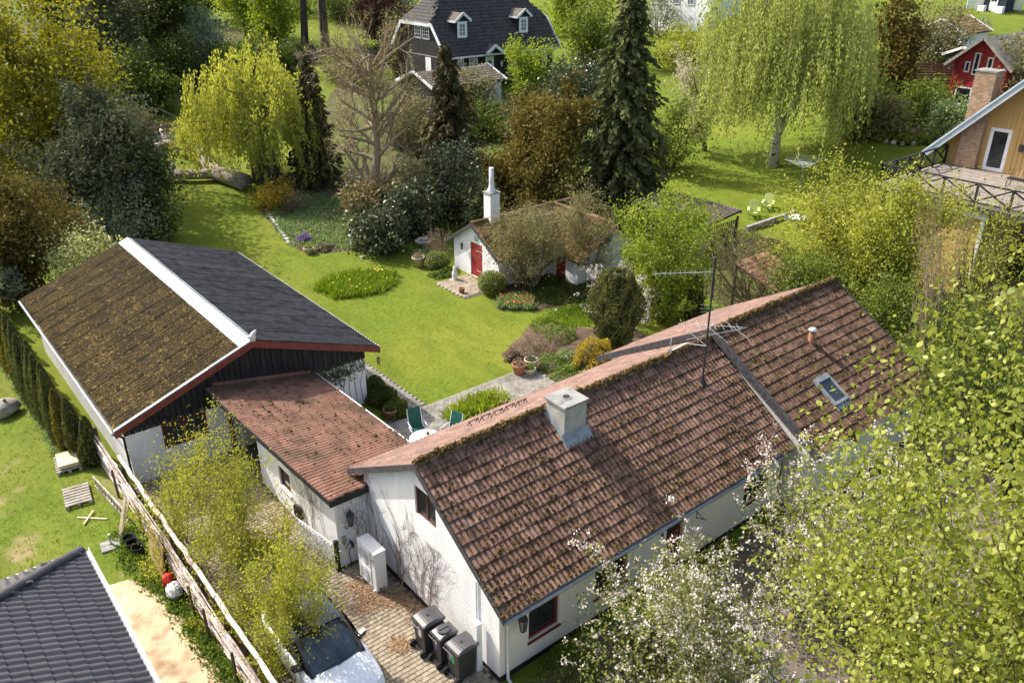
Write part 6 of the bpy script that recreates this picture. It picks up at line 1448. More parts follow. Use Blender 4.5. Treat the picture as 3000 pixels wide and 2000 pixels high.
garden_chair((13.95, 22.75, .042), math.pi-.25, 'dark green garden chair between the patio table and the planted bed')
garden_chair((14.75, 21.75, .042), math.pi/2+.3, 'dark green garden chair half hidden behind the house roof')

# ================================================================== far lawn furniture
def adirondack(P, rz, label):
    t = thing('lounge_chair', label, 'chair', tuple(P), rz, 'lime garden chairs on the far lawn'); m = M['plastic_green']
    for s in (-1, 1):
        q = MB(); q.hexa([(s*.27, .40, 0), (s*.33, .40, 0), (s*.33, .48, 0), (s*.27, .48, 0), (s*.27, .36, .55), (s*.33, .36, .55), (s*.33, .44, .55), (s*.27, .44, .55)]); q.build('leg', m, t, world=False)
        q = MB(); q.hexa([(s*.27, -.38, 0), (s*.33, -.38, 0), (s*.33, -.46, 0), (s*.27, -.46, 0), (s*.27, -.20, .5), (s*.33, -.20, .5), (s*.33, -.28, .5), (s*.27, -.28, .5)]); q.build('leg', m, t, world=False)
        q = MB(); q.box(min(s*.24, s*.40), max(s*.24, s*.40), -.35, .50, .55, .585); q.build('armrest', m, t, world=False)
    for k in range(6):
        y = .40-k*.115; z = .40-k*.025; q = MB(); q.box(-.27, .27, y-.09, y, z-.03, z); q.build('seat_slat', m, t, world=False)
    for k in range(6):
        x = -.25+k*.1; h = 1.0-.5*abs(x)**1.6; q = MB(); q.hexa([(x-.042, -.24, .26), (x+.042, -.24, .26), (x+.042, -.27, .26), (x-.042, -.27, .26), (x-.042, -.55, h), (x+.042, -.55, h), (x+.042, -.58, h), (x-.042, -.58, h)]); q.build('back_slat', m, t, world=False)
    for zz, yy_ in ((.5, -.38), (.8, -.50)): q = MB(); q.box(-.3, .3, yy_-.04, yy_-.015, zz, zz+.05); q.build('back_rail', m, t, world=False)
adirondack(GT(2205, 636), R(165-YAW*57.3+12), 'lime green lounge chair on the far lawn, the left of the pair')
adirondack(GT(2247, 615), R(165-YAW*57.3+5), 'lime green lounge chair on the far lawn, the right of the pair')
P = GT(2338, 566); DR = thing('rotary_dryer', 'white rotary clothes dryer with tilted pole on the far lawn', 'clothes dryer', tuple(P))
zt = z_at(P, 492); rgt = Vector(_r); hub = Vector((P[0]+.12, P[1]-.05, zt)); s_ = mpp(P)
q = MB(); q.tube([tuple(P), hub], .028, 8); q.build('pole', M['old_wood'], DR)
arm_ends = []
for k in range(4):
    a = .15+k*math.pi/2; dv = Vector((math.cos(a)*rgt.x-math.sin(a)*rgt.y, math.cos(a)*rgt.y+math.sin(a)*rgt.x, 0)); e = hub+dv*1.42+Vector((0, 0, .62)); arm_ends.append(e)
    q = MB(); q.tube([hub+Vector((0, 0, -.02)), e], .022, 5); q.build('arm', M['white'], DR); q = MB(); q.tube([hub+Vector((0, 0, .42)), hub+dv*.62+Vector((0, 0, .28))], .018, 5); q.build('stay', M['white'], DR)
for k in range(8):
    f = .42+.58*k/7; q = MB(); pts = [hub.lerp(e, f) for e in arm_ends]+[hub.lerp(arm_ends[0], f)]
    q.tube(pts, .012, 3, False); q.build('line', M['alu'], DR)
P = GT(2408, 620); t = thing('folded_parasol', 'folded pale parasol leaning at the right edge of the far lawn', 'parasol', tuple(P))
e = G(2430, 560, P[2]+2.2); q = MB(); q.tube([tuple(P), tuple(e)], .02, 6); q.build('pole', M['alu'], t); q = MB(); pa_ = np.array(P)+(np.array(e)-P)*.35; q.tube([tuple(pa_), tuple((pa_+e)/2), tuple(e)], [.12, .10, .03], 7); q.build('canopy', M['foil'], t)
# low sleeper edge
a, b = GT(2186, 677), GT(2330, 628); q = MB(); q.beam(a+[0, 0, .12], b+[0, 0, .12], .22, .35); tag(q.build('sleeper_edge', M['old_wood']), 'low pale sleeper edging the far lawn near the lime chairs', 'edging')
P = GT(2312, 648); q = MB(); q.lathe([(.3, 0), (.38, .3), (.32, .34), (.05, .2)], tuple(P), 12); tag(q.build('blue_tub', mat('blue_plastic', (.04, .12, .35))), 'blue tub behind the sleeper edge of the far lawn', 'tub')
P = GT(2335, 668); t = thing('white_garden_table', 'white garden table top showing between the shrubs by the sleeper edge', 'table', tuple(P)); q = MB(); q.lathe([(.6, .68), (.6, .72), (.02, .73)], tuple(P), 16); q.build('tabletop', M['white'], t); q = MB(); q.tube([tuple(P), (P[0], P[1], P[2]+.7)], .04, 6); q.build('leg', M['white'], t)
# stone edging of the far bed
EP = [GT(*p) for p in ((2440, 386), (2480, 388), (2540, 395), (2584, 414), (2628, 423), (2690, 424), (2750, 420))]
ED = thing('stone_edging', 'row of pale stones edging the shrub bed on the far lawn', 'edging', tuple(EP[2]))
k_ = 0
for a, b in zip(EP[:-1], EP[1:]):
    n = max(1, int(np.linalg.norm(np.array(b)-a)/.5))
    for i in range(n):
        p = np.array(a)+(np.array(b)-a)*(i+.5)/n; r = random.uniform(.18, .27); q = MB(); q.lathe([(r*.9, 0), (r, .12), (r*.75, .24), (r*.3, .27)], (p[0], p[1], p[2]-.04), 7); q.build('stone', M['stone'], ED); k_ += 1
EP2 = [GT(*p) for p in ((788, 630), (803, 652), (830, 690), (850, 718))]
ED = thing('bed_edging', 'pale stone edging along the lawn side of the back flower bed', 'edging', tuple(EP2[0]))
for a, b in zip(EP2[:-1], EP2[1:]):
    n = max(1, int(np.linalg.norm(np.array(b)-a)/.45))
    for i in range(n): p = np.array(a)+(np.array(b)-a)*(i+.5)/n; q = MB(); q.box(p[0]-.07, p[0]+.07, p[1]-.19, p[1]+.19, p[2]-.03, p[2]+.13); q.build('stone', M['stone_white'], ED)
# board fences far right
def board_fence(name, label, a, b, h, n, m, gap=.02):
    a = np.array(a, float); b = np.array(b, float); t = thing(name, label, 'fence', tuple(a)); L = np.linalg.norm((b-a)[:2]); k = max(2, int(L/1.8))
    for i in range(k+1):
        p = a+(b-a)*i/k; z = float(T(p[0], p[1])); q = MB(); q.box(p[0]-.05, p[0]+.05, p[1]-.05, p[1]+.05, z-.1, z+h+.05); q.build('post', m, t)
    for i in range(k):
        p, p2 = a+(b-a)*i/k, a+(b-a)*(i+1)/k; z, z2 = float(T(p[0], p[1])), float(T(p2[0], p2[1]))
        for j in range(n):
            hh_ = .1+(h-.1)*(j+.5)/n; q = MB(); q.beam((p[0], p[1], z+hh_+.012*(j % 2)), (p2[0], p2[1], z2+hh_), .025+.02*(j % 2), (h-.1)/n-gap); q.build('board', m, t)
board_fence('board_fence', 'weathered horizontal board fence running to the red house', GT(2560, 262), GT(2805, 260), 2.1, 9, mat('brown_fence_boards', (.10, .08, .055), (.15, .12, .085), 3, .9))
board_fence('white_fence', 'white horizontal board fence on the left side of the playhouse', GT(2830, 28), GT(2885, 30), 1.3, 5, M['white'], .06)
board_fence('white_fence', 'white horizontal board fence on the right side of the playhouse', GT(2932, 30), GT(2990, 34), 1.3, 5, M['white'], .06)
# deck bench
BE = thing('deck_bench', 'black wire bench on the raised deck of the yellow house', 'bench', (45.2, 15.2, 5.63))
for k in range(9): q = MB(); x = 44.9+k*.08; q.tube([(x, 14.6, 6.05), (x, 16.3, 6.05)], .010, 4); q.build('wire', M['iron'], BE)
for k in range(12): q = MB(); y = 14.6+k*.154; q.tube([(44.9, y, 6.06), (45.55, y, 6.06), (45.7, y, 6.45)], .010, 4, False); q.build('wire', M['iron'], BE)
for x in (44.95, 45.5):
    for y in (14.7, 16.2): q = MB(); q.tube([(x, y, 5.63), (x, y, 6.05)], .02, 5); q.build('leg', M['iron'], BE)
P = (46.9, 19.0+.0, 5.63)
# fallen willow log
LG = thing('fallen_log', 'fallen willow trunk with peeling bark lying forked on the lawn', 'log', tuple(GT(640, 540)))
def ptz(px, py, z): P = GT(px, py); return (P[0], P[1], P[2]+z)
q = MB(); q.tube([ptz(722, 556, .5), ptz(690, 545, .55), ptz(640, 530, .55), ptz(612, 505, .6), ptz(585, 478, .85), ptz(550, 462, .9), ptz(500, 452, .8), ptz(462, 455, .5)], [.62, .6, .5, .46, .42, .4, .38, .42], 12); q.build('trunk', M['bark_log'], LG, True)
q = MB(); q.tube([ptz(640, 530, .5), ptz(600, 530, .5), ptz(560, 532, .5), ptz(512, 530, .5)], [.42, .36, .34, .36], 12); q.build('fork', M['bark_log'], LG, True)
q = MB(); q.tube([ptz(512, 530, .6), ptz(508, 515, .9)], [.3, .15], 8); q.tube([ptz(500, 452, .8), ptz(480, 432, 1.4)], [.3, .12], 8); q.build('branch_stub', M['bark_log'], LG, True)
BRN = thing('bare_fallen_branch', 'pale bare fallen branch lying by the pond bank', 'branch', tuple(GT(460, 350)))
q = MB(); q.tube([ptz(525, 354, .2), ptz(470, 346, .8), ptz(430, 346, .6), ptz(380, 352, .3)], [.05, .09, .08, .04], 6); q.tube([ptz(450, 346, .7), ptz(420, 330, 1.2)], [.06, .03], 5); q.tube([ptz(430, 346, .6), ptz(410, 360, .4)], [.05, .03], 5); q.build('branch', M['bark_pale'], BRN, True)
# ================================================================== vegetation kit
def unit(a): return a/np.maximum(np.linalg.norm(a, axis=-1, keepdims=True), 1e-9)
def quads(C, A, W, L, Wd, rnd, shape=0):
    """leaf quads: centre C, long axis A, width axis W"""
    n = len(C); L = np.broadcast_to(L, (n,))[:, None]; Wd = np.broadcast_to(Wd, (n,))[:, None]
    if shape == 0:
        V = np.stack([C-A*L*.5, C+W*Wd*.5, C+A*L*.5, C-W*Wd*.5], 1); k = 4
    else:
        N = np.cross(A, W)
        V = np.stack([C-A*L*.5, C-A*L*.18+W*Wd*.5-N*Wd*.08, C+A*L*.16+W*Wd*.42-N*Wd*.08, C+A*L*.5, C+A*L*.16-W*Wd*.42-N*Wd*.08, C-A*L*.18-W*Wd*.5-N*Wd*.08], 1); k = 6
    F = np.arange(n*k).reshape(n, k)
    return V.reshape(-1, 3), F, np.repeat(rnd, k)
def orient(n, flat=.3, hang=0.0, rg=None):
    rg = rg or RG
    N = unit(unit(rg.normal(size=(n, 3)))*(1-flat)+np.array([0, 0, flat])); A = unit(np.cross(N, rg.normal(size=(n, 3))))
    A = unit(A+np.array([0, 0, -hang])); W = unit(np.cross(N, A)); return A, W
def foliage(name, C, size, m, parent, flat=.3, hang=0., asp=.6, rnd=None, shape=0, var=.3, kind=None):
    n = len(C); A, W = orient(n, flat, hang); L = size*RG.uniform(1-var, 1+var, n)
    V, F, r = quads(C, A, W, L, L*asp, RG.random(n) if rnd is None else rnd, shape)
    o = link(name, np_mesh(name, V, F, False, r), m, parent)
    if kind: o['kind'] = kind
    return o
def segs_mesh(P0, P1, R0, R1, n=4):
    k = len(P0); t = unit(P1-P0); a = unit(np.cross(t, np.array([.31, .53, .79]))); b = np.cross(t, a)
    V = np.empty((k, 2, n, 3))
    for j in range(n):
        w = 2*math.pi*j/n; o = a*math.cos(w)+b*math.sin(w)
        V[:, 0, j] = P0+o*R0[:, None]; V[:, 1, j] = P1+o*R1[:, None]
    base = np.arange(k)[:, None, None]*2*n
    F = np.array([[j, (j+1) % n, n+(j+1) % n, n+j] for j in range(n)])
    return V.reshape(-1, 3), (base+F[None]).reshape(-1, 4)
def grow(seed, levels=4, kids=(5, 5, 4, 4), ang=(.9, .8, .8, .8), ratio=(.62, .6, .55, .5), trop=.10, wob=.12, trunk=.35, stems=1, r0=.03, steps=(6, 5, 4, 3, 3), first=.35, lean=.1, spread=.35):
    """unit skeleton of a broad-leaved plant: segment arrays and their level"""
    rn = random.Random(seed); S = []
    def rec(p, d, L, r, lv):
        k = steps[min(lv, len(steps)-1)]; nk = kids[min(lv, len(kids)-1)] if lv < levels else 0
        marks = sorted(rn.uniform(first if lv == 0 else .2, 1.0) for _ in range(nk)); mi = 0
        az = rn.uniform(0, 6.28)
        for i in range(k):
            d = (d+Vector((rn.gauss(0, wob), rn.gauss(0, wob), rn.gauss(0, wob)+trop))).normalized()
            q = p+d*(L/k); ra, rb_ = r*(1-.6*i/k), r*(1-.6*(i+1)/k)
            S.append((p.x, p.y, p.z, q.x, q.y, q.z, ra, rb_, lv))
            while mi < nk and marks[mi] <= (i+1)/k:
                az += 2.4+rn.gauss(0, .5); a = ang[min(lv, len(ang)-1)]*rn.uniform(.7, 1.25)
                o = d.orthogonal().normalized(); o.rotate(Matrix.Rotation(az, 3, d)); nd = (d*math.cos(a)+o*math.sin(a)).normalized()
                rec(p.lerp(q, rn.random()), nd, L*ratio[min(lv, len(ratio)-1)]*rn.uniform(.7, 1.2), rb_*.62, lv+1); mi += 1
            p = q
    for s in range(stems):
        d = Vector((rn.gauss(0, lean), rn.gauss(0, lean), 1)).normalized()
        if stems > 1: a = 6.28*s/stems+rn.uniform(0, 1); d = Vector((math.cos(a)*spread*rn.uniform(.5, 1.3), math.sin(a)*spread*rn.uniform(.5, 1.3), 1)).normalized()
        rec(Vector((rn.gauss(0, .02), rn.gauss(0, .02), 0)), d, .75*rn.uniform(.85, 1.1), r0, 0)
    return np.array(S)
SK = {}
def skel(kind, v):
    key = (kind, v)
    if key not in SK:
        if kind == 'tree': SK[key] = grow(100+v, 3, (8, 6, 5), (1.0, .8, .8), (.62, .55, .5), .06, .10, first=.28)
        elif kind == 'upright': SK[key] = grow(200+v, 3, (9, 6, 5), (.6, .6, .7), (.6, .5, .5), .12, .08, first=.2)
        elif kind == 'shrub': SK[key] = grow(300+v, 2, (6, 6), (.7, .7), (.55, .5), .06, .10, stems=7, first=.15, spread=.75, r0=.018)
        elif kind == 'vase': SK[key] = grow(400+v, 3, (5, 5, 4), (.65, .6, .7), (.6, .55, .5), .05, .09, stems=4, first=.2, spread=.55, r0=.022)
        elif kind == 'bare': SK[key] = grow(500+v, 4, (38, 8, 5, 3), (1.25, .8, .7, .7), (.40, .42, .5, .5), .02, .07, first=.12, steps=(16, 7, 4, 3, 2), r0=.022)
        elif kind == 'dense': SK[key] = grow(800+v, 3, (15, 10, 8), (1.0, .85, .8), (.66, .5, .42), .04, .12, first=.2)
        elif kind == 'spiky': SK[key] = grow(600+v, 2, (7, 4), (.5, .5), (.5, .4), .10, .05, stems=9, first=.2, spread=.6, r0=.016)
        elif kind == 'apple': SK[key] = grow(700+v, 3, (7, 7, 5), (.95, .8, .7), (.68, .55, .45), .13, .12, stems=2, first=.25, spread=.3)
    return SK[key]
def crown_box(base, l, r, top, bot):
    """crown extents from photo columns and rows, at the distance of the trunk"""
    c = np.array(base, float)
    for _ in range(3):
        zt, zb = z_at(c, top), z_at(c, bot); mid = np.array([c[0], c[1], (zt+zb)/2]); m = mpp(mid); px, _y = proj(mid)
        c = c+_r*((l+r)/2-px)*m
    return c, (r-l)/2*m, zt, zb
def plant(name, label, cat, base, box, kind='tree', v=0, leaf='green', n=9000, size=.16, bark='bark', flat=.25, hang=0., spread=.16, lvmin=2, asp=.6, group=None, trunk_r=None, rot=None, extra=None, sides=4, leafshape=0, bloom=None, twig=True, fill=.4, ncl=70, fat=1.0, clip=0, var=.3):
    base = np.array(base, float); c, rad, zt, zb = crown_box(base, *box)
    if mpp(base) > 1/52: n = int(n*.72); size = size*1.12; fatn = 1
    t = thing(name, label, cat, tuple(base), 0, group)
    S = skel(kind, v).copy(); rot = RG.uniform(0, 6.28) if rot is None else rot
    P0, P1 = S[:, :3].copy(), S[:, 3:6].copy(); lv = S[:, 8]
    cr, sr = math.cos(rot), math.sin(rot); Rz = np.array([[cr, -sr, 0], [sr, cr, 0], [0, 0, 1]])
    P0 = P0@Rz.T; P1 = P1@Rz.T
    tip = P1[lv >= lvmin]
    q = np.quantile(np.hypot(tip[:, 0], tip[:, 1]), .93); zq = np.quantile(tip[:, 2], .995); zl = np.quantile(tip[:, 2], .03)
    Hh = zt-base[2]
    # map heights: 0 -> ground, zl -> crown bottom, zq -> crown top
    def fz(z): return np.where(z < zl, z/zl*(zb-base[2]), (zb-base[2])+(z-zl)/(zq-zl)*(zt-zb))
    sx = rad*.92/q; off = (c-base)[:2]
    def mp_(P):
        z = fz(P[:, 2]); k = np.clip(z/max(Hh, .1), 0, 1)[:, None]
        return np.concatenate([base[:2]+P[:, :2]*sx+off*k, (base[2]+z)[:, None]], 1)
    Q0, Q1 = mp_(P0), mp_(P1); sc = (sx+Hh)/2
    R0, R1 = S[:, 6]*sc, S[:, 7]*sc
    if trunk_r: f = trunk_r/R0.max(); R0 = R0*f; R1 = R1*f
    R0 = np.maximum(R0, .006); R1 = np.maximum(R1, .005)
    big = lv <= 1; V, F = segs_mesh(Q0[big], Q1[big], R0[big], R1[big], 7); link('trunk', np_mesh('trunk', V, F, True), M[bark], t)
    if twig and (~big).any() and (mpp(base) < 1/50 or not n or kind in ('bare', 'spiky') or bark == 'bark_pale'): V, F = segs_mesh(Q0[~big], Q1[~big], R0[~big], R1[~big], 3); link('twigs', np_mesh('twigs', V, F, True), M[bark], t)
    if n:
        w = lv >= lvmin; a, b = Q0[w], Q1[w]; ln = np.linalg.norm(b-a, axis=1)+.02
        clv = RG.random(len(a)); wt = ln*(.35+RG.random(len(a))); wt /= wt.sum()
        i = RG.choice(len(a), n, p=wt); u = RG.random(n)[:, None]
        C = a[i]+(b[i]-a[i])*u+RG.normal(size=(n, 3))*spread*np.array([1, 1, .8])
        rnd = np.clip(.55*clv[i]+.45*RG.random(n), 0, 1)
        nf = int(n*fill)
        if nf:      # leafy clumps through the crown's volume, mostly near its surface
            d_ = unit(RG.normal(size=(ncl, 3))); cc = np.array([c[0], c[1], (zt+zb)/2]); rr = np.array([rad*fat, rad*fat, (zt-zb)/2])
            lump = 1+.14*np.sin(d_[:, 0]*4+v)+.12*np.sin(d_[:, 1]*5+d_[:, 2]*4+2*v)
            K = cc+d_*rr*((.35+.6*RG.random(ncl)**.5)*lump)[:, None]; kr = .22*rad*RG.uniform(.6, 1.4, ncl); kc = RG.random(ncl)
            k_ = RG.integers(0, ncl, nf); C[:nf] = K[k_]+RG.normal(size=(nf, 3))*kr[k_][:, None]*np.array([1, 1, .65]); rnd[:nf] = np.clip(.55*kc[k_]+.45*RG.random(nf), 0, 1)
        C[:, 2] = np.maximum(C[:, 2], base[2]+.05)
        if clip:
            e_ = (C-np.array([c[0], c[1], (zt+zb)/2]))/np.array([rad, rad, (zt-zb)/2]); k_ = (e_**2).sum(1) < clip*(1+.25*np.sin(C[:, 2]*3.1)*np.sin(C[:, 0]*2.7+C[:, 1]*3.3)); C = C[k_]; rnd = rnd[k_]
        foliage('crown', C, size*(1.22 if mpp(base) > 1/75 else 1.0), LM[leaf], t, flat, hang, asp, rnd, leafshape, var)
        if bloom:
            bl, bn, bs, bsp = bloom; nk_ = bn//7; j = RG.choice(len(a), nk_, p=wt); K = a[j]+(b[j]-a[j])*RG.random(nk_)[:, None]+RG.normal(size=(nk_, 3))*bsp
            nf = int(nk_*fill)
            if nf: K[:nf] = C[RG.choice(len(C), nf)]
            C = np.repeat(K, 7, 0)+RG.normal(size=(nk_*7, 3))*bs*.75
            foliage('blossom', C, bs, LM[bl], t, .2, 0, .85)
    return t
def conifer(name, label, base, top, wpx, leaf='spruce', n_lv=26, per=9, size=.34, droop=.35, cb=.05, shape=1.0, crook=0., trunk_r=.22, dens=14, group=None, hang=.9, asp=.38, cat='tree'):
    base = np.array(base, float); t = thing(name, label, cat, tuple(base), 0, group); h = z_at(base, top)-base[2]; r0 = wpx/2*mpp(base)
    C, A, Rn = [], [], []; P0, P1, S0, S1 = [], [], [], []
    cx = lambda z: crook*math.sin(z/h*3.0)*h
    for k in range(n_lv):
        f = cb+(1-cb)*(k+RG.random()*.5)/n_lv; z = f*h; L = r0*(1-f)**shape+.12
        nb_ = max(4, int(per*(1-.4*f)))
        for j in range(nb_):
            a = 6.28*j/nb_+RG.uniform(-.4, .4)+k; Lb = L*RG.uniform(.62, 1.12); d = np.array([math.cos(a), math.sin(a), 0])
            o = base+np.array([cx(z), 0, z]); m_ = max(4, int(dens*Lb/max(r0, .5)))+2
            u = (np.arange(m_)+RG.random(m_))/m_; u = u**.75
            p = o+d*(u*Lb)[:, None]+np.array([0, 0, 1.])*((.12*u-droop*u*u)*Lb)[:, None]
            P0.append(o); P1.append(o+d*Lb*.85+np.array([0, 0, (.10-droop*.7)*Lb])); S0.append(.028*(1-f)+.008); S1.append(.006)
            rep = 4; pp = np.repeat(p, rep, 0)+RG.normal(size=(m_*rep, 3))*np.array([.11, .11, .09])*(size/.34)
            sd = np.cross(d, [0, 0, 1.]); ax = d*RG.uniform(.2, 1, (m_*rep, 1))+sd*RG.normal(size=(m_*rep, 1))*.5+np.array([0, 0, -1.])*RG.uniform(.1, hang, (m_*rep, 1))
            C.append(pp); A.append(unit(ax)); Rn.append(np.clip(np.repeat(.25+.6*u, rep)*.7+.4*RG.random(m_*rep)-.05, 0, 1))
    C = np.concatenate(C); A = np.concatenate(A); Rn = np.concatenate(Rn); W = unit(np.cross(A, RG.normal(size=A.shape)))
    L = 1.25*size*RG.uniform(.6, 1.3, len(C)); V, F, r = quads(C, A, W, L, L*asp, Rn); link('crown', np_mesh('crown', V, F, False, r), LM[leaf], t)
    q = MB(); zs = np.linspace(0, .97, 9); q.tube([(base[0]+cx(z*h), base[1], base[2]+z*h) for z in zs], [trunk_r*(1-z*.92) for z in zs], 8); q.build('trunk', M['bark_dark'], t, True)
    V, F = segs_mesh(np.array(P0), np.array(P1), np.array(S0), np.array(S1), 3); link('branches', np_mesh('branches', V, F, True), M['bark_dark'], t)['kind'] = 'stuff'
    return t
def column(name, label, base, h, r, leaf, n=5000, size=.12, prof=None, group=None, cat='conifer', up=.8, rough=.10, lean=(0, 0), core=True, tipm=None):
    base = np.array(base, float); t = thing(name, label, cat, tuple(base), 0, group)
    prof = prof or (lambda f: (min(1, f/.10+.55))*(1-f**2.2)**.75)
    f = RG.random(n)**.85; th = RG.uniform(0, 6.28, n); pr = np.array([prof(q) for q in f])
    lump = 1+rough*np.sin(th*4+f*9+base[0]*3)+rough*.8*np.sin(th*7-f*17+base[1])
    rr = r*pr*lump*(1-.28*RG.random(n)**2)
    C = base+np.stack([rr*np.cos(th)+lean[0]*f, rr*np.sin(th)+lean[1]*f, f*h], 1)
    o = np.stack([np.cos(th), np.sin(th), np.zeros(n)], 1); A = unit(o*RG.uniform(.1, .7, (n, 1))+np.array([0, 0, up])+RG.normal(size=(n, 3))*.3)
    W = unit(np.cross(A, o*.6+RG.normal(size=(n, 3))*.7)); L = size*RG.uniform(.6, 1.4, n)
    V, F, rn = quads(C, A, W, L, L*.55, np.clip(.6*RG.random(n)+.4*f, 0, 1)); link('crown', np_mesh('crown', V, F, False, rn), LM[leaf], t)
    if core:
        q = MB(); q.lathe([(max(.015, r*prof(z)*.72), z*h*.97) for z in np.linspace(0.01, .97, 8)], tuple(base), 9); q.build('crown_core', M['hedge_core'], t, True)  # added solid core, keeps the column from being seen through
    q = MB(); q.tube([tuple(base), tuple(base+[0, 0, h*.3])], r*.12+.01, 6); q.build('trunk', M['bark_dark'], t)
    return t
def weeping(name, label, base, box, leaf, n_str, slen, size, n_leaf, bark, stems, trunk_r, spread=.10, group=None, top_bias=.5, hang=2.0, seed=0):
    base = np.array(base, float); c, rad, zt, zb = crown_box(base, *box); t = thing(name, label, 'tree', tuple(base), 0, group)
    rn = np.random.default_rng(seed); cz = zb+(zt-zb)*.45; rz = zt-cz
    th = rn.uniform(0, 6.28, n_str); ph = np.arccos(rn.uniform(-.15, 1, n_str)); k = .35+.65*rn.random(n_str)**.6
    lump = 1+.16*np.sin(th*3+seed)+.12*np.sin(th*5+ph*4)+.10*np.sin(ph*9+th*2)
    O = np.stack([c[0]+rad*.95*k*lump*np.sin(ph)*np.cos(th), c[1]+rad*.95*k*lump*np.sin(ph)*np.sin(th), cz+rz*k*lump*np.cos(ph)], 1)
    L = np.minimum(rn.uniform(.5, 1.25, n_str)*slen*(.55+.6*k), np.maximum(O[:, 2]-zb+rn.normal(0, .35, n_str)+.25, .4))
    i = rn.choice(n_str, n_leaf, p=L/L.sum()); u = rn.random(n_leaf)
    out = unit(np.stack([O[:, 0]-c[0], O[:, 1]-c[1], np.zeros(n_str)], 1)); bow = rn.uniform(.0, .22, n_str)
    C = O[i]+out[i]*(bow[i]*L[i]*np.sin(u*1.8))[:, None]+np.array([0, 0, -1.])*(u*L[i])[:, None]+rn.normal(size=(n_leaf, 3))*spread*np.array([1, 1, .6])
    cl = rn.random(n_str); foliage('crown', C, size, LM[leaf], t, .1, hang, .5, np.clip(.55*cl[i]+.45*rn.random(n_leaf), 0, 1))
    sel = rn.random(n_str) < .5; a = O[sel]; b = a+out[sel]*(bow[sel]*L[sel])[:, None]*.9+np.array([0, 0, -1.])*(L[sel]*.8)[:, None]
    V, F = segs_mesh(a, b, np.full(len(a), .012), np.full(len(a), .006), 3); link('twigs', np_mesh('twigs', V, F), M['bark_olive'], t)
    q = MB()
    for pts, rad_ in stems: q.tube(pts, rad_, 9)
    sk = rn.choice(n_str, 34, replace=False); ax = [p for st_ in stems for p in st_[0]]
    for s in sk:
        e = O[s]; cand = [p for p in ax if p[2] < e[2]-.5 and p[2] > base[2]+.25*(zt-base[2])]
        if not cand: continue
        p = np.array(cand[int(rn.integers(len(cand)))]); md = (p+e)/2+np.array([0, 0, .12*np.linalg.norm(e-p)]); q.tube([tuple(p), tuple(md), tuple(e)], [trunk_r*.22, trunk_r*.13, .015], 5)
    q.build('trunk', M[bark], t, True); return t
def tufts(name, label, cat, pts, h, leaf, n_per, spread, w=.018, lean=.5, kind=None, parent=None, var=.4):
    """upright blades at points on the ground"""
    pts = np.array(pts, float); n = len(pts)*n_per; B = np.repeat(pts, n_per, 0)+np.concatenate([RG.normal(size=(n, 2))*spread, np.zeros((n, 1))], 1)
    A = unit(RG.normal(size=(n, 3))*lean*np.array([1, 1, .2])+np.array([0, 0, 1.])); L = h*RG.uniform(1-var, 1+var, n); W = unit(np.cross(A, RG.normal(size=(n, 3))))
    V, F, r = quads(B+A*(L*.48)[:, None], A, W, L, np.full(n, w)*RG.uniform(.7, 1.4, n), RG.random(n)); o = link(name, np_mesh(name, V, F, False, r), LM[leaf], parent)
    if label: tag(o, label, cat)
    if kind: o['kind'] = kind
    return o
def scatter(poly, n):
    P = np.array(poly, float); x0, y0 = P.min(0); x1, y1 = P.max(0); out = np.empty((0, 2))
    while len(out) < n:
        q = np.stack([RG.uniform(x0, x1, n*2), RG.uniform(y0, y1, n*2)], 1); ins = np.zeros(len(q), bool)
        for i in range(len(P)):
            a, b = P[i], P[(i+1) % len(P)]; ins ^= ((a[1] > q[:, 1]) != (b[1] > q[:, 1])) & (q[:, 0] < (b[0]-a[0])*(q[:, 1]-a[1])/(b[1]-a[1]+1e-12)+a[0])
        out = np.concatenate([out, q[ins]])
    out = out[:n]; return np.concatenate([out, T(out[:, 0], out[:, 1])[:, None]], 1)
def mound(name, label, base, rx, ry, h, leaf, n, size, cat='shrub', flat=.3, group=None, core=True, asp=.6, ball=False, fl=None):
    """low leafy plant or clipped ball"""
    base = np.array(base, float); t = thing(name, label, cat, tuple(base), 0, group)
    d = unit(RG.normal(size=(n, 3))); d[:, 2] = np.abs(d[:, 2]) if not ball else d[:, 2]
    lump = 1+(.04 if ball else .14)*np.sin(d[:, 0]*5+base[0]*7)+(.03 if ball else .12)*np.sin(d[:, 1]*7+d[:, 2]*5+base[1]); k = (1-.25*RG.random(n)**1.6)*lump
    cz = h/2 if ball else 0; C = base+np.stack([d[:, 0]*rx*k, d[:, 1]*ry*k, cz+d[:, 2]*(h/2 if ball else h)*k], 1); C[:, 2] = np.maximum(C[:, 2], base[2]+.02)
    foliage('foliage', C, size, LM[leaf], t, flat, 0, asp)
    if core:
        q = MB(); q.lathe([(max(.02, .8*math.sin(a)*rx), cz-(h/2 if ball else h)*.8*math.cos(a)) for a in np.linspace(.15 if ball else math.pi/2, math.pi-.1, 7)], tuple(base), 10); co = q.build('crown_core', M['hedge_core'], t, True)  # added solid core behind the leaf shell
    if fl:
        fm, fn, fs = fl; d = unit(RG.normal(size=(fn, 3))); d[:, 2] = np.abs(d[:, 2]); foliage('flowers', base+np.stack([d[:, 0]*rx, d[:, 1]*ry, d[:, 2]*h*1.08], 1), fs, LM[fm], t, .6, 0, 1.0)
    return t
# ================================================================== trees and shrubs of the place
g = GT
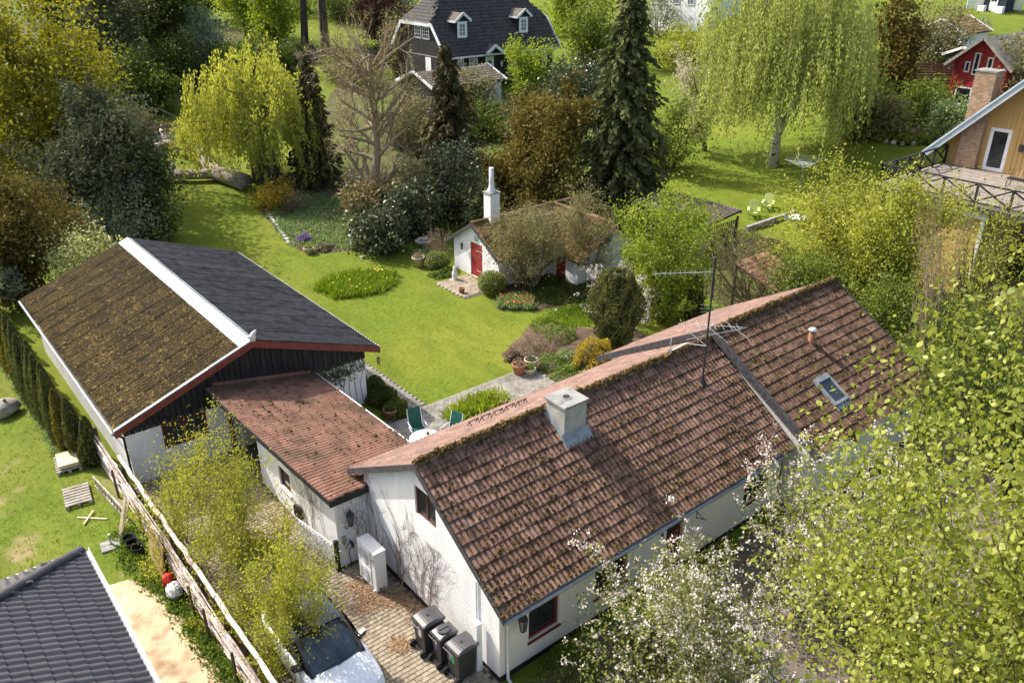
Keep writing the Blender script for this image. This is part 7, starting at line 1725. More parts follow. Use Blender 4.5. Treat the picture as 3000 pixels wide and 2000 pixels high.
# ---- left wood
plant('golden_maple', 'tall golden-leaved maple at the left edge of the wood', 'tree', g(140, 590), (-90, 335, -60, 400), 'tree', 1, 'gold', 24000, .20, 'bark_dark', .45, 0, .22, trunk_r=.28)
plant('golden_maple', 'lower golden maple in front of the tall one at the far left', 'tree', g(20, 660), (-170, 130, 330, 610), 'tree', 2, 'gold', 9000, .19, 'bark_dark', .45, 0, .2, trunk_r=.18)
plant('golden_maple', 'golden maple showing behind the grey-green cypress', 'tree', g(240, 520), (120, 345, 80, 430), 'tree', 4, 'gold', 10000, .20, 'bark_dark', .45, 0, .24, trunk_r=.2)
plant('grey_cypress', 'broad grey-green cypress left of the lawn', 'tree', g(325, 705), (170, 490, 255, 715), 'upright', 1, 'cypress', 26000, .20, 'bark_dark', .1, .5, .20, lvmin=1, asp=.5, trunk_r=.25)
plant('dark_cypress', 'darker cypress at the lawn side of the grey-green one', 'tree', g(430, 690), (350, 505, 400, 700), 'upright', 2, 'dkgreen', 9000, .18, 'bark_dark', .1, .5, .2, lvmin=1, asp=.5)
plant('olive_thuja', 'large olive-brown thuja bush behind the barn corner', 'shrub', g(90, 870), (-60, 215, 490, 850), 'upright', 3, 'olive', 20000, .17, 'bark_dark', .1, .2, .2, lvmin=1, asp=.5)
plant('silver_shrub', 'silver-green shrub with upright shoots behind the barn', 'shrub', g(330, 735), (205, 465, 545, 745), 'spiky', 0, 'silver', 13000, .12, 'bark_olive', .2, 0, .12, lvmin=1)
plant('cream_shrub', 'yellow-green shrub with cream blossom beside the barn ridge', 'shrub', (8.3, 43.0, 0), (140, 335, 680, 850), 'shrub', 1, 'cream', 7000, .13, 'bark_olive', .3, 0, .13, lvmin=1)
plant('pale_shrub', 'pale leafy shrub at the left edge beyond the thuja hedge', 'shrub', (3.2, 46.5, 0), (-30, 70, 790, 880), 'shrub', 2, 'silver', 3500, .14, 'bark_olive', .3, 0, .12, lvmin=1)
plant('dark_wood_tree', 'tall dark tree with thick trunk standing in the wood', 'tree', g(462, 225), (380, 590, -120, 120), 'tree', 3, 'dkgreen', 11000, .26, 'bark_dark', .3, 0, .4, trunk_r=.75)
plant('grey_conifer', 'grey-blue conifer in the wood at the top left', 'tree', g(330, 270), (225, 420, -120, 190), 'upright', 2, 'cypress', 13000, .24, 'bark_dark', .1, .5, .3, lvmin=1)
plant('wood_shrub', 'dark green thicket below the grey-blue conifer', 'shrub', g(370, 330), (280, 470, 140, 330), 'shrub', 3, 'dkgreen', 10000, .22, 'bark_dark', .3, 0, .28, lvmin=1)
plant('wood_shrub', 'brownish thicket beside the pond bank', 'shrub', g(370, 420), (300, 440, 310, 425), 'shrub', 4, 'brownish', 5000, .16, 'bark', .3, 0, .22, lvmin=1)
plant('wood_shrub', 'dark thicket under the thick-trunked wood tree', 'shrub', g(520, 260), (440, 600, 110, 265), 'shrub', 5, 'dkgreen', 8000, .22, 'bark_dark', .3, 0, .3, lvmin=1)
plant('pale_willow', 'pale grey-green young willow in the wood', 'tree', g(600, 235), (525, 660, 20, 230), 'vase', 1, 'silver', 8000, .18, 'bark_dark', .2, .4, .25, lvmin=1)
plant('wood_tree', 'bright green tree at the top between the wood trunks', 'tree', g(720, 110), (640, 800, -90, 90), 'tree', 5, 'fresh', 10000, .24, 'bark_dark', .3, .2, .35)
plant('wood_tree', 'bright green drooping tree left of the dark tall trunk', 'tree', g(800, 140), (720, 880, -100, 130), 'tree', 6, 'fresh', 9000, .24, 'bark_dark', .2, .6, .35)
plant('wood_tree', 'mid-green tree at the top edge above the pale willow', 'tree', g(600, 60), (520, 700, -150, 60), 'tree', 0, 'green', 9000, .26, 'bark_dark', .3, 0, .4)
plant('wood_tree', 'mid-green tree far back at the top left', 'tree', g(250, 60), (140, 420, -260, 50), 'tree', 2, 'green', 9000, .3, 'bark_dark', .3, 0, .5)
plant('wood_tree', 'dark tree far back between the golden maple and the grey conifer', 'tree', g(160, 160), (40, 300, -200, 160), 'tree', 7, 'dkgreen', 9000, .28, 'bark_dark', .3, 0, .45)
for px, lb, x2 in ((895, 'dark tall trunk of a wood tree left of the black house', 860), (962, 'pale tall trunk of a wood tree left of the black house', 940)):
    plant('tall_wood_tree', lb, 'tree', g(px, 150 if px < 900 else 135), (x2-150, x2+150, -420, -110), 'tree', 3, 'green', 4000, .3, 'bark_dark' if px < 900 else 'bark', .3, 0, .5, trunk_r=.45 if px < 900 else .55)
plant('copper_beech', 'small copper-leaved tree left of the black house roof', 'tree', g(1115, 150), (1035, 1205, -60, 120), 'tree', 6, 'copper', 9000, .2, 'bark_dark', .3, 0, .3)
plant('pale_tree', 'pale cream-green tree peeping over the black house hip', 'tree', g(1160, 90), (1110, 1240, -80, 70), 'tree', 1, 'silver', 5000, .22, 'bark', .3, 0, .3)
column('clipped_conifer', 'rounded olive conifer at the gable of the black house', g(1176, 232), 4.0, .95, 'olive', 3500, .2, lambda f: (1-f**3)**.6*(.85+.15*f))
mound('low_hedge', 'low green hedge on the lawn left of the black house', g(1080, 170), 5, 1.2, 1.2, 'green', 4000, .2)
mound('low_hedge', 'low dark hedge under the tall wood trunks', g(900, 170), 4.5, 1.4, 1.3, 'dkgreen', 4000, .2)
mound('pond_reeds', 'rough reeds and ground cover on the pond bank', g(470, 400), 4.5, 2.2, .9, 'brownish', 5000, .2)
for i, (a, bx_, kd, v, lf, nn, lb) in enumerate((((60, 480), (-60, 180, 250, 480), 'shrub', 2, 'dkgreen', 8000, 'dark undergrowth behind the golden maple trunks'), ((220, 420), (130, 330, 200, 420), 'shrub', 0, 'green', 8000, 'green undergrowth between the golden maple and the cypress'), ((440, 330), (380, 520, 200, 330), 'shrub', 1, 'green', 7000, 'green bush on the far side of the pond bank'), ((680, 240), (610, 760, 120, 240), 'shrub', 4, 'green', 7000, 'green bush behind the weeping willow crown'), ((780, 210), (700, 860, 120, 215), 'shrub', 5, 'dkgreen', 6000, 'dark bush behind the right side of the willow crown'), ((560, 180), (480, 650, 60, 180), 'shrub', 3, 'dkgreen', 7000, 'dark undergrowth below the mid-green wood trees'), ((1010, 240), (950, 1090, 160, 260), 'shrub', 2, 'green', 4500, 'green bush on the lawn left of the low garage'), ((330, 130), (230, 440, -20, 130), 'shrub', 0, 'dkgreen', 7000, 'dark thicket far back behind the grey-blue conifer'), ((860, 40), (740, 960, -60, 50), 'shrub', 1, 'green', 7000, 'green thicket far back behind the tall wood trunks'), ((1010, 60), (930, 1090, -50, 60), 'shrub', 4, 'dkgreen', 6000, 'dark thicket far back left of the copper-leaved tree'), ((130, 700), (40, 230, 560, 720), 'shrub', 5, 'dkgreen', 6000, 'dark undergrowth behind the olive thuja bush'))):
    plant('wood_undergrowth', lb, 'shrub', g(*a), bx_, kd, v, lf, nn, .22, 'bark_dark', .3, 0, .28, lvmin=1)
# ---- willow, bare larch and the dark group behind the back bed
wb = g(790, 532)
wst = [([tuple(wb+[-.5, .3, 0]), tuple(wb+[-.6, .3, 2.0]), tuple(wb+[-1.0, .5, 4.2]), tuple(wb+[-1.6, .6, 6.5])], [.62, .5, .42, .2]), ([tuple(wb+[.3, -.3, 0]), tuple(wb+[.15, -.2, 2.2]), tuple(wb+[.2, -.4, 4.4]), tuple(wb+[.7, -.6, 7.0])], [.66, .52, .44, .2]), ([tuple(wb+[.0, .3, 0]), tuple(wb+[-.2, .5, 3]), tuple(wb+[-.1, .9, 6.5])], [.5, .4, .15])]
weeping('weeping_willow', 'pale yellow-green weeping willow with thick forked trunk on the lawn', wb, (560, 945, 135, 520), 'willow', 900, 2.6, .20, 42000, 'bark', wst, .5, .10, seed=5)
plant('willow_shoot', 'small yellow-green willow shoot sprouting from the fallen log', 'shrub', g(545, 462), (500, 600, 360, 440), 'vase', 2, 'willow', 2200, .14, 'bark_olive', .1, 1.2, .12, lvmin=1)
db = g(1087, 625)
plant('bare_larch', 'tall bare larch with many pale twigs in the back flower bed', 'tree', db, (905, 1265, 40, 560), 'bare', 3, 'willow', 2500, .08, 'bark_pale', .2, 0, .06, lvmin=3, trunk_r=.34, fill=0)
conifer('dark_spruce', 'dark spruce mass behind the bare larch', g(935, 540), 150, 200, 'spruce_dark', 22, 8, .42, .35)
conifer('crooked_spruce', 'dark spruce with a leaning top before the black house', g(1310, 500), 128, 250, 'spruce_dark', 24, 8, .42, .3, crook=.05)
column('dark_column_conifer', 'small dark green column conifer beside the willow trunk', g(900, 552), z_at(g(900, 552), 385)-g(900, 552)[2], .62, 'dkgreen', 4200, .14)
plant('forsythia', 'yellow flowering shrub at the foot of the willow', 'shrub', g(800, 612), (745, 865, 530, 612), 'shrub', 0, 'forsythia', 4000, .10, 'bark', .3, 0, .12, lvmin=1)
for i, (a, bx_, v, lf, nn, lb) in enumerate((((1215, 690), (1135, 1300, 520, 690), 0, 'rhodo', 8000, 'dark rhododendron beside the rustic arch'), ((1340, 640), (1245, 1425, 425, 640), 1, 'rhodo', 10000, 'large dark rhododendron behind the outbuilding chimney'), ((1080, 660), (1000, 1160, 525, 650), 2, 'brownish', 5500, 'brown-leaved shrub at the foot of the bare larch'), ((1100, 735), (1025, 1195, 610, 735), 3, 'rhodo', 7000, 'grey-green rhododendron at the front of the back flower bed'), ((1235, 640), (1160, 1310, 470, 620), 4, 'greyolive', 5500, 'dusty olive shrub behind the rustic arch'))):
    plant('rhododendron', lb, 'shrub', g(*a), bx_, 'shrub', v, lf, nn, .17, 'bark_dark', .35, 0, .2, lvmin=1)
plant('laurel', 'light-leaved laurel bush left of the outbuilding chimney', 'shrub', g(1395, 668), (1335, 1455, 525, 665), 'shrub', 5, 'laurel', 6500, .15, 'bark_dark', .35, 0, .16, lvmin=1)
plant('bronze_yew', 'bronze-tinted yew behind the outbuilding', 'tree', g(1600, 640), (1475, 1735, 250, 635), 'upright', 4, 'yew', 26000, .19, 'bark_dark', .15, .3, .2, lvmin=1, asp=.45)
plant('dark_yew', 'dark yew between the laurel and the bronze yew', 'tree', g(1500, 610), (1425, 1570, 440, 620), 'upright', 0, 'olive', 9000, .18, 'bark_dark', .15, .3, .2, lvmin=1, asp=.45)
conifer('tall_spruce', 'tall dark spruce reaching the top edge behind the outbuilding', g(1815, 642), -70, 320, 'spruce', 44, 11, .42, .42, .02, .75, dens=16, trunk_r=.3)
plant('garden_tree', 'fresh green leafy tree in front of the black house', 'tree', g(1560, 300), (1485, 1650, 108, 290), 'upright', 5, 'fresh', 7500, .18, 'bark', .3, 0, .2, lvmin=1)
plant('olive_shrub', 'olive shrub before the low garage', 'shrub', g(1370, 330), (1270, 1450, 200, 335), 'shrub', 2, 'greyolive', 7000, .18, 'bark', .3, 0, .22, lvmin=1)
plant('olive_shrub', 'pale twiggy shrub between the crooked spruce and the larch', 'shrub', g(1180, 430), (1090, 1260, 260, 430), 'shrub', 1, 'greyolive', 6500, .15, 'bark_pale', .3, 0, .2, lvmin=1)
plant('bare_shrub', 'bare pale-twigged shrub before the fresh green tree', 'shrub', g(1535, 440), (1455, 1620, 240, 430), 'vase', 3, 'greyolive', 1200, .10, 'bark_pale', .3, 0, .1, lvmin=2)
plant('dark_rhododendron', 'dark glossy rhododendron left of the tall spruce', 'shrub', g(1690, 330), (1590, 1790, 170, 330), 'shrub', 3, 'rhodo', 10000, .2, 'bark_dark', .35, 0, .25, lvmin=1)
plant('garden_shrub', 'mid-green shrub growing in front of the low garage', 'shrub', g(1430, 400), (1330, 1500, 300, 440), 'shrub', 0, 'dkgreen', 7500, .18, 'bark', .3, 0, .22, lvmin=1)
plant('garden_shrub', 'dark shrub below the fresh green tree', 'shrub', g(1640, 430), (1560, 1720, 300, 440), 'shrub', 4, 'dkgreen', 6000, .18, 'bark', .3, 0, .22, lvmin=1)
plant('far_tree', 'green tree right of the black house roof', 'tree', g(1690, 90), (1590, 1800, -140, 110), 'tree', 4, 'fresh', 10000, .26, 'bark_dark', .3, 0, .4)
plant('far_tree', 'dark green tree between the black house and the tall spruce', 'tree', g(1730, 190), (1650, 1830, 0, 190), 'shrub', 5, 'green', 8000, .24, 'bark_dark', .3, 0, .35, lvmin=1)
plant('far_tree', 'far tree above the ridge of the black house', 'tree', g(1420, -30), (1230, 1620, -230, -20), 'tree', 6, 'green', 6000, .3, 'bark_dark', .3, 0, .5)
plant('far_tree', 'thin pale tree before the distant white house', 'tree', g(1930, 110), (1870, 2000, -60, 90), 'vase', 0, 'silver', 2200, .2, 'bark_pale', .2, 0, .25)
plant('yellow_shrub', 'yellow-green shrub left of the weeping birch', 'shrub', g(2010, 200), (1920, 2110, 75, 200), 'shrub', 1, 'lime', 8000, .22, 'bark', .3, 0, .28, lvmin=1)
plant('cherry_tree', 'cream blossoming cherry with dark trunk on the far lawn', 'tree', g(2066, 440), (1955, 2140, 150, 395), 'tree', 2, 'greyolive', 3500, .12, 'bark_dark', .3, 0, .14, trunk_r=.2, bloom=('cherry', 6000, .12, .16))
plant('lawn_tree', 'small leafy tree right of the tall spruce', 'tree', g(1965, 500), (1885, 2075, 285, 505), 'vase', 1, 'green', 7000, .15, 'bark_dark', .4, 0, .16, lvmin=1)
bb_ = g(2265, 492)
bst = [([tuple(bb_), tuple(bb_+[.1, .1, 2.5]), tuple(bb_+[-.1, .2, 6]), tuple(bb_+[-.35, .4, 11]), tuple(bb_+[-.4, .5, 17])], [.42, .30, .24, .17, .06]), ([tuple(bb_+[.1, .1, 2.2]), tuple(bb_+[.9, -.5, 5]), tuple(bb_+[2.0, -1.4, 9]), tuple(bb_+[2.5, -2.0, 14])], [.24, .2, .15, .06])]
weeping('weeping_birch', 'large weeping birch with white stems and hanging twigs on the far lawn', bb_, (2085, 2580, -190, 450), 'birchfar', 1500, 4.4, .21, 72000, 'bark_birch', bst, .3, .10, seed=8)
plant('dark_thuja', 'dark thuja standing right of the weeping birch', 'tree', g(2615, 310), (2545, 2690, -40, 320), 'upright', 2, 'olive', 11000, .2, 'bark_dark', .1, .3, .22, lvmin=1)
plant('climbing_shrub', 'grey-olive climber sprawling over the tile-roofed hut', 'shrub', g(2745, 190), (2640, 2830, -10, 200), 'shrub', 2, 'greyolive', 7500, .18, 'bark', .3, 0, .25, lvmin=1)
for i, (a, bx_, v, lf, nn, lb) in enumerate((((2510, 405), (2450, 2575, 270, 405), 0, 'green', 5000, 'green shrub at the left end of the far shrub bed'), ((2600, 400), (2540, 2670, 285, 405), 1, 'greyolive', 5500, 'dusty shrub in the middle of the far shrub bed'), ((2700, 370), (2620, 2790, 225, 375), 2, 'green', 6500, 'tall green shrub before the board fence'), ((2790, 415), (2715, 2870, 285, 420), 3, 'palebed', 6500, 'pale blossoming shrub beside the yellow house roof'), ((2560, 330), (2500, 2630, 225, 330), 4, 'dkgreen', 4500, 'dark shrub behind the far shrub bed'), ((2860, 300), (2790, 2930, 220, 330), 5, 'green', 4000, 'green shrub at the foot of the red house'))):
    plant('bed_shrub', lb, 'shrub', g(*a), bx_, 'shrub', v, lf, nn, .16, 'bark', .3, 0, .18, lvmin=1)
plant('shrub_over_roof', 'grey-olive shrub rising before the red house roof', 'shrub', g(2975, 330), (2905, 3060, 85, 330), 'shrub', 4, 'greyolive', 6000, .16, 'bark', .3, 0, .2, lvmin=1)
for a, lb in (((2588, 408), 'left of the three'), ((2650, 415), 'middle of the three'), ((2700, 418), 'right of the three')): mound('border_plant', '%s low green plants behind the stone edging' % lb, g(*a), .9, .7, .6, 'fresh', 900, .14)
mound('lawn_sapling', 'small grey sapling on the far lawn below the playhouse', g(2872, 100), .9, .9, 1.8, 'silver', 900, .14, core=False)
# ---- behind the house
plant('plum_tree', 'bright green leafy tree between the outbuilding and the house', 'tree', (29.8, 24.9, 0), (1805, 2115, 560, 900), 'vase', 2, 'fresh', 26000, .105, 'bark', .35, 0, .13, lvmin=1, trunk_r=.14)
plant('twiggy_shrub', 'grey-brown twiggy shrub right of the bright green tree', 'shrub', (33.6, 21.8, 0), (2060, 2310, 680, 880), 'shrub', 4, 'greyolive', 4500, .06, 'bark_pale', .3, 0, .14, lvmin=1)
plant('twiggy_shrub', 'grey-brown twiggy shrub tangled with the terracotta lean-to', 'shrub', (34.5, 23.4, 0), (2010, 2240, 660, 830), 'vase', 3, 'greyolive', 2500, .06, 'bark_pale', .3, 0, .14, lvmin=1)
plant('hawthorn', 'large yellow-green hawthorn right of the far lawn', 'tree', (38.5, 19.3, .3), (2265, 2600, 480, 850), 'vase', 0, 'lime', 20000, .115, 'bark', .35, 0, .15, lvmin=1, trunk_r=.16)
plant('hawthorn', 'yellow-green hawthorn in front of the yellow garage', 'tree', (37.0, 16.6, .5), (2480, 2760, 500, 870), 'vase', 1, 'lime', 15000, .115, 'bark', .35, 0, .16, lvmin=1, trunk_r=.14)
plant('hawthorn', 'thin yellow-green hawthorn at the deck of the yellow house', 'tree', (35.5, 12.5, .9), (2700, 3060, 560, 930), 'vase', 4, 'lime', 5000, .09, 'bark', .35, 0, .2, lvmin=1, trunk_r=.12)
plant('bare_sapling', 'bare pale sapling beyond the end of the house roof', 'tree', (29.9, 11.5, .1), (2600, 2800, 560, 980), 'vase', 2, 'birch', 400, .06, 'bark_pale', .3, 0, .1, trunk_r=.07)
plant('back_shrub', 'dark green shrub in the shade behind the house gable', 'shrub', (31.5, 15.2, .1), (2440, 2700, 800, 1000), 'shrub', 1, 'green', 6000, .11, 'bark_dark', .3, 0, .14, lvmin=1)
plant('back_shrub', 'dark green shrub behind the far roof ridge', 'shrub', (31.5, 18.6, 0), (2250, 2480, 740, 880), 'shrub', 2, 'green', 5000, .11, 'bark_dark', .3, 0, .14, lvmin=1)
# ---- courtyard
plant('star_magnolia', 'white blossoming bush behind the dark column yew', 'shrub', (27.3, 25.6, 0), (1690, 1935, 775, 975), 'shrub', 3, 'greyolive', 2000, .07, 'bark_pale', .3, 0, .1, lvmin=1, bloom=('magnolia', 5200, .075, .10))
yb0 = np.array([24.97, 23.42, .02]); column('column_yew', 'dark green column yew in the courtyard bed', yb0, z_at(yb0, 790)-.02, 1.05, 'thuja', 9000, .15, lambda f: (.55+.45*min(1, f*2.2))*(1-max(0, f-.55)**2*3.2)**.8 if f < .98 else .1, rough=.16)
tb0 = np.array([30.36, 23.3, 0]); column('thuja_column', 'slim thuja column by the aerial on the roof', tb0, z_at(tb0, 795), .45, 'thuja', 3500, .11)
mound('yellow_shrub', 'rounded yellow-green shrub beside the house roof', (22.9, 22.6, 0), 1.05, .95, 1.5, 'forsythia', 6000, .085, fl=None)
plant('outbuilding_tree', 'round olive tree with twin trunks before the outbuilding', 'tree', (26.67, 31.25, .02), (1432, 1665, 590, 815), 'vase', 3, 'greyolive', 17000, .075, 'bark', .3, 0, .11, lvmin=1, trunk_r=.13)
plant('outbuilding_tree', 'thin grey-olive tree by the inner corner of the outbuilding', 'tree', (29.7, 30.3, .02), (1625, 1805, 555, 790), 'vase', 1, 'greyolive', 12000, .075, 'bark_pale', .3, 0, .11, lvmin=1, trunk_r=.10)
mound('box_bush', 'clipped box bush right of the red outbuilding door', (24.75, 32.15, 0), .78, .78, 1.25, 'box', 7000, .06, ball=True)
mound('box_bush', 'clipped box bush left of the red outbuilding door', (24.5, 36.8, 0), .75, .75, 1.1, 'box', 5000, .06, ball=True)
mound('bed_plant', 'leafy ground cover between the statue and the left box bush', (24.2, 36.0, 0), .7, .7, .4, 'bed', 1500, .1); mound('bed_plant', 'pale leafy plant beside the large terracotta pot', (24.9, 38.6, 0), .8, .8, .6, 'palebed', 1800, .1)
plant('dry_shrub', 'dry twiggy shrub beside the round table', 'shrub', (25.6, 38.3, 0), (1230, 1320, 660, 770), 'shrub', 0, 'dry', 900, .07, 'bark_pale', .3, 0, .1, lvmin=1)
plant('dry_shrub', 'dry twiggy shrub in the courtyard bed beside the lawn', 'shrub', (22.5, 25.4, 0), (1505, 1640, 965, 1075), 'shrub', 2, 'dry', 2600, .05, 'bark_pale', .3, 0, .08, lvmin=1)
mound('dry_hydrangea', 'buff dried flower heads at the lawn corner of the courtyard bed', (20.85, 25.6, 0), .45, .4, .5, 'dry', 1500, .07)
for i, (x, y, rx_, h_, lf, lb) in enumerate(((21.8, 24.0, .75, .5, 'bed', 'leafy plant beside the buff pot'), (22.6, 23.9, .7, .45, 'palebed', 'pale leafy plant in the middle of the courtyard bed'), (21.6, 22.9, .7, .45, 'bed', 'leafy plant near the patio end of the courtyard bed'), (22.2, 22.0, .7, .5, 'fresh', 'fresh green plant under the rounded yellow shrub'), (23.9, 25.9, .8, .5, 'bed', 'leafy plant at the foot of the column yew'), (24.3, 27.2, .9, .4, 'grass', 'grassy clump behind the dry courtyard shrub'))):
    mound('bed_plant', lb, (x, y, .03), rx_, rx_*.9, h_, lf, 1500, .08, 'plant', core=False, fl=('flower_white', 40, .06) if i in (1, 3) else None)
tufts('daffodils', 'clump of long daffodil leaves with white and orange flowers at the box bush', 'plant', scatter([(23.6, 30.4), (25.0, 29.1), (25.9, 30.2), (24.6, 31.2)], 260), .42, 'palebed', 7, .06, .04, .5)
foliage('daffodil_flowers', scatter([(23.6, 30.4), (25.0, 29.1), (25.9, 30.2), (24.6, 31.2)], 60)+[0, 0, .42], .10, LM['flower_red'], None, .5, 0, 1.0, kind='stuff')
tufts('shade_ground_cover', None, None, scatter([(25.3, 31.2), (25.9, 29.0), (28.3, 28.2), (31.5, 29.2), (30.5, 30.5), (28.6, 32.0)], 900), .22, 'dkgreen', 8, .14, .05, .9, kind='stuff')
tufts('courtyard_long_grass', None, None, scatter([(24, 28.2), (25.2, 26.4), (29, 25), (32, 26), (29, 28)], 800), .22, 'grass', 7, .12, .03, .7, kind='stuff')
isl = [(17.6, 38.3), (18.0, 36.6), (19.6, 36.0), (21.3, 36.3), (22.1, 37.4), (21.8, 38.4), (20.2, 39.2), (18.6, 39.1)]
tufts('grass_island', 'island of uncut long grass and bulbs in the middle of the lawn', 'grass', scatter(isl, 330), .34, 'grass', 26, .13, .04, .6, var=.65)
foliage('island_flowers', np.concatenate([scatter(isl, 40), scatter([(21.2, 37.8), (21.9, 37.8), (21.9, 38.5), (21.3, 38.5)], 14)])+[0, 0, .36], .11, LM['flower_yellow'], None, .5, 0, 1.0, kind='stuff')
# ---- back flower bed
bp = [(20.8, 51.0), (19.9, 45.6), (20.3, 43.8), (22.1, 42.7), (25.2, 41.6), (27, 43.5), (28, 48), (24, 54)]
tufts('back_bed_ground_cover', None, None, scatter(bp, 1700), .30, 'palebed', 9, .2, .07, 1.0, kind='stuff')
mound('purple_plant', 'purple flowering cushion in the back flower bed', (20.7, 45.6, .1), .55, .5, .5, 'purple', 1800, .08, 'plant'); mound('bed_plant', 'dry brown grass clump beside the stoneware pot', (21.0, 43.6, .08), .7, .5, .35, 'dry', 1500, .1, 'plant')
plant('dry_shrub', 'bare twiggy shrub at the upper end of the back flower bed', 'shrub', g(850, 620), (820, 900, 560, 625), 'shrub', 1, 'dry', 900, .09, 'bark', .3, 0, .1, lvmin=1)
plant('young_tree', 'slim young tree on the lawn behind the barn', 'tree', g(492, 706), (450, 535, 570, 690), 'upright', 0, 'dkgreen', 1300, .11, 'bark_dark', .3, 0, .15, trunk_r=.05)
# ---- patio planting
mound('barn_bed_shrub', 'dark evergreen shrub in the shaded bed by the barn wall', (14.4, 26.2, 0), .55, 1.3, .75, 'dkgreen', 5000, .09, core=False)
mound('barn_bed_shrub', 'low green shrub at the patio end of the bed by the barn', (14.35, 24.9, 0), .55, .55, .6, 'green', 2500, .08, core=False)
tufts('patio_bed_plants', 'dense green plants with pale flowers filling the patio bed', 'plant', scatter([(15.7, 22.75), (18.2, 22.75), (18.2, 23.55), (15.7, 23.55)], 130), .40, 'fresh', 24, .12, .05, .8, var=.6)
for tt, P, r, h_, lf in POTPLANTS:
    n = 260; d = unit(RG.normal(size=(n, 3))); d[:, 2] = np.abs(d[:, 2]); foliage('plant', P+d*np.array([r*1.1, r*1.1, h_])*RG.uniform(.4, 1, (n, 1)), max(.035, r*.22), LM[lf], tt, .3, kind='stuff')
# climbing leaves on the barn gable
n = 1500; xx = np.concatenate([RG.normal(12.3, .55, 900), RG.uniform(11.9, 13.9, 600)]); zz = np.concatenate([RG.normal(1.65, .28, 900), RG.uniform(1.5, 2.1, 600)])
kk = (xx > 11.8) & (xx < 13.88) & (zz < 2.1); C = np.stack([xx, np.full(n, BY0-.05)+RG.normal(0, .03, n), zz], 1)[kk]
iv = thing('wall_ivy', 'ivy spreading over the white wall under the barn gable', 'climber', (12.6, BY0-.04, .1)); foliage('leaves', C, .07, LM['ivy'], iv, .0, .3, .8)
q = MB()
for k in range(7): x = 12.2+k*.25; q.tube([(x, BY0-.02, .1), (x+random.gauss(0, .1), BY0-.03, 1.0), (x+random.gauss(0, .3), BY0-.03, 1.9)], .01, 4)
q.build('stem', M['vine'], iv)
# ---- thuja hedge along the barn
N_ = 24; hr_ = []
for k in range(N_):
    y = 28.7+k*.78; x = 4.02-.62*(1-math.exp(-k*.35))+RG.normal(0, .03); h_ = 1.9+1.35*(1-math.exp(-k*.4))+RG.normal(0, .12)
    if k == 0: lb = 'thuja column nearest the pole fence in the hedge row'
    elif k == N_-1: lb = 'farthest thuja column of the hedge row at the left edge'
    else: lb = 'thuja column number %s from the pole fence in the hedge row' % ['', 'two', 'three', 'four', 'five', 'six', 'seven', 'eight', 'nine', 'ten', 'eleven', 'twelve', 'thirteen', 'fourteen', 'fifteen', 'sixteen', 'seventeen', 'eighteen', 'nineteen', 'twenty', 'twenty-one', 'twenty-two', 'twenty-three'][k]
    if k < 6: hr_.append((column('thuja', lb, (x, y, 0), h_, .34+.04*RG.random(), 'thuja_gold' if k % 4 == 2 else 'thuja', 3200, .10, group='thuja columns of the hedge', lean=(RG.normal(0, .06), RG.normal(0, .06))), (x, y), h_))
    else:
        src, o0, h0_ = hr_[(k*5+k//6) % 6]; t_ = src.copy(); COL.objects.link(t_); t_.location = (x, y, 0); t_['label'] = lb; rz_ = RG.uniform(0, 6.28)
        for ch in src.children:
            c_ = ch.copy(); COL.objects.link(c_); c_.parent = t_; c_.matrix_parent_inverse = Matrix.Diagonal((1, 1, h_/h0_, 1)) @ Matrix.Rotation(rz_, 4, 'Z') @ Matrix.Translation((-o0[0], -o0[1], 0))
# ---- drive trees
for i, (b, bx_, v, nn, lb) in enumerate((((5.2, 21.6, 0), (410, 800, 1215, 1640), 0, 8500, 'yellow-green young tree nearest the barn in the strip along the pole fence'), ((6.3, 20.2, .04), (600, 900, 1330, 1760), 1, 6000, 'yellow-green young tree in the middle of the drive'), ((5.15, 18.4, 0), (560, 900, 1560, 1900), 3, 4500, 'yellow-green young tree just behind the white car'), ((5.0, 15.6, 0), (700, 1010, 1560, 1980), 2, 8000, 'yellow-green young tree leaning over the white car'))):
    plant('young_drive_tree', lb, 'tree', b, bx_, 'vase', v, 'drive', int(nn*1.5), .070, 'bark_olive', .35, 0, .10, lvmin=2, fill=.15, ncl=40, trunk_r=.045, group='young trees along the drive', asp=.55)
# ---- crab apples and the near birch
plant('crab_apple', 'pink-white blossoming crab apple close to the house front', 'tree', (13.2, 8.2, 0), (1655, 2240, 1600, 2220), 'apple', 0, 'appleleaf', 28000, .088, 'bark', .25, 0, .08, lvmin=1, trunk_r=.11, bloom=('blossom', 23000, .062, .05), fill=.45, ncl=110, clip=1.15)
plant('crab_apple', 'pink-white blossoming crab apple behind the near birch', 'tree', (18.4, 7.8, 0), (2170, 2800, 1290, 1950), 'apple', 1, 'appleleaf', 28000, .090, 'bark', .25, 0, .09, lvmin=1, trunk_r=.12, bloom=('blossom', 23000, .064, .06), fill=.45, ncl=110, clip=1.15)
nb_c = _o+ray(2950, 1560)*8.4
nb_b = np.array([nb_c[0]+.3, nb_c[1]-.6, 0.])
plant('near_birch', 'fresh green birch with large bright leaves filling the lower right corner', 'tree', nb_b, (2230, 3760, 740, 2600), 'dense', 1, 'birch', 70000, .062, 'bark', .05, .5, .10, lvmin=2, asp=.66, trunk_r=.15, leafshape=1, rot=.8, fill=.42, ncl=300, fat=.95, clip=1.05, var=.5)
plant('back_shrub', 'dark shrub beyond the end of the house behind the near birch', 'shrub', (30.5, 9.2, .3), (2640, 2980, 880, 1150), 'shrub', 3, 'green', 6000, .12, 'bark_dark', .3, 0, .16, lvmin=1)
plant('back_shrub', 'low dark shrub at the far end of the front garden', 'shrub', (27.0, 7.2, .2), (2640, 3050, 1050, 1350), 'shrub', 5, 'dkgreen', 6000, .12, 'bark_dark', .3, 0, .16, lvmin=1)
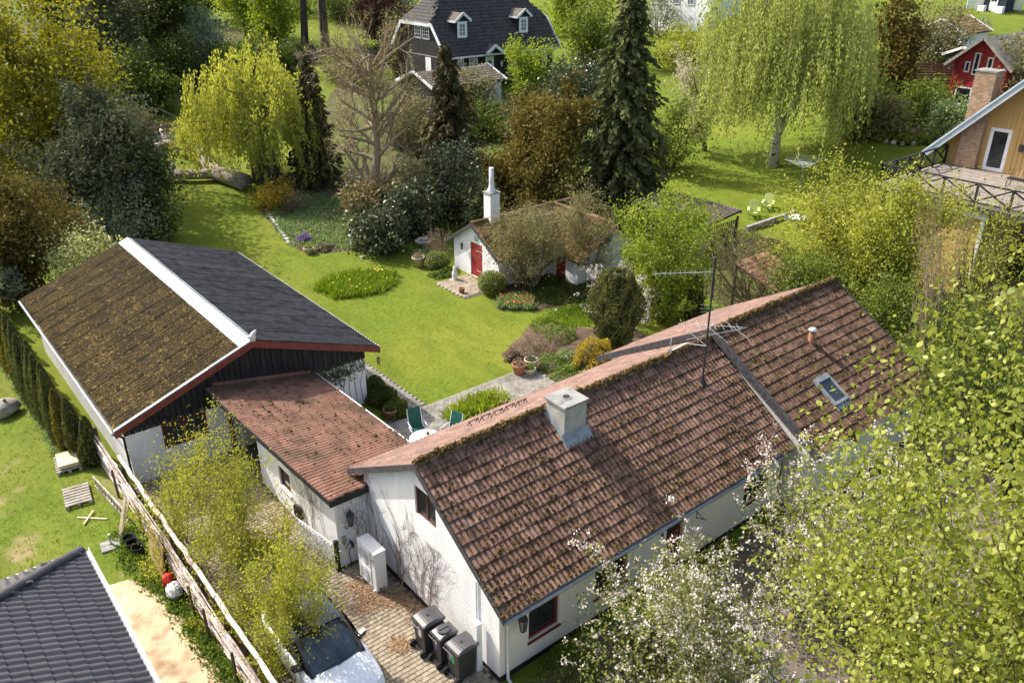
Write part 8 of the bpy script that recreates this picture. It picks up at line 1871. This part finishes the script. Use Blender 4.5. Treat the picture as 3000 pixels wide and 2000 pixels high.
# ---- front garden, litter and rough grass
mound('front_shrub', 'low green shrub under the front window at the house corner', (10.75, 11.1, 0), 1.0, .7, .55, 'green', 5000, .06, core=False)
mound('front_shrub', 'low yellow-green plant at the foot of the front wall past the door', (17.6, 11.5, 0), .7, .35, .35, 'lime', 1800, .06, core=False)
def litter(name, pts, n, sp):
    C = np.repeat(np.array(pts, float), n, 0)+RG.normal(size=(len(pts)*n, 3))*np.array([sp, sp, .015]); C[:, 2] = np.abs(C[:, 2]-.04)+.048
    A, W = orient(len(C), .75); L = RG.uniform(.04, .09, len(C)); V, F, r = quads(C, A, W, L, L*.6, RG.random(len(C))); o = link(name, np_mesh(name, V, F, False, r), M['dead_leaves']); o['kind'] = 'stuff'
litter('dead_leaves', [(8.55, 16.3, .04), (8.3, 16.8, .04), (8.9, 16.0, .04), (9.05, 15.3, .04), (9.0, 17.9, .04), (8.2, 17.3, .04), (8.0, 16.4, .04)], 330, .2)
litter('dead_leaves', [(7.95, 14.65, .04), (8.05, 14.5, .04)], 330, .13)
litter('dead_leaves', [(8.0, 20.9, .04), (7.9, 21.4, .04), (8.0, 22.3, .04)], 90, .25)
tufts('rough_grass', None, None, scatter([(.2, 60), (3.4, 60), (3.9, 24.4), (3.3, 22.3), (2.2, 22.2), (-2, 24), (-4, 40)], 7000), .07, 'grass', 4, .05, .018, .8, kind='stuff')
tufts('hedge_foot_grass', None, None, scatter([(2.9, 46), (3.4, 46), (3.7, 30), (3.1, 30)], 900), .16, 'palebed', 7, .08, .03, .8, kind='stuff')
tufts('fence_foot_weeds', None, None, scatter([(3.4, 24.2), (3.95, 24.2), (4.2, 19.0), (4.3, 9), (3.95, 9), (3.7, 20), (3.3, 22.2)], 900), .18, 'bed', 8, .10, .05, 1.0, kind='stuff')
tufts('drive_edge_weeds', None, None, scatter([(4.5, 26), (4.95, 26), (4.95, 9), (4.5, 9)], 420), .22, 'brownish', 7, .09, .03, .9, kind='stuff')
tufts('lawn_grass', None, None, scatter([(15.65, 24.8), (20.0, 24.7), (20.8, 26.4), (24, 28.6), (23.2, 30.5), (23.2, 35.2), (24, 39), (22, 42), (19.5, 43.3), (18.5, 50), (13.5, 50), (14.2, 40.5), (15.65, 40)], 9000), .05, 'grass', 3, .05, .016, .9, kind='stuff')
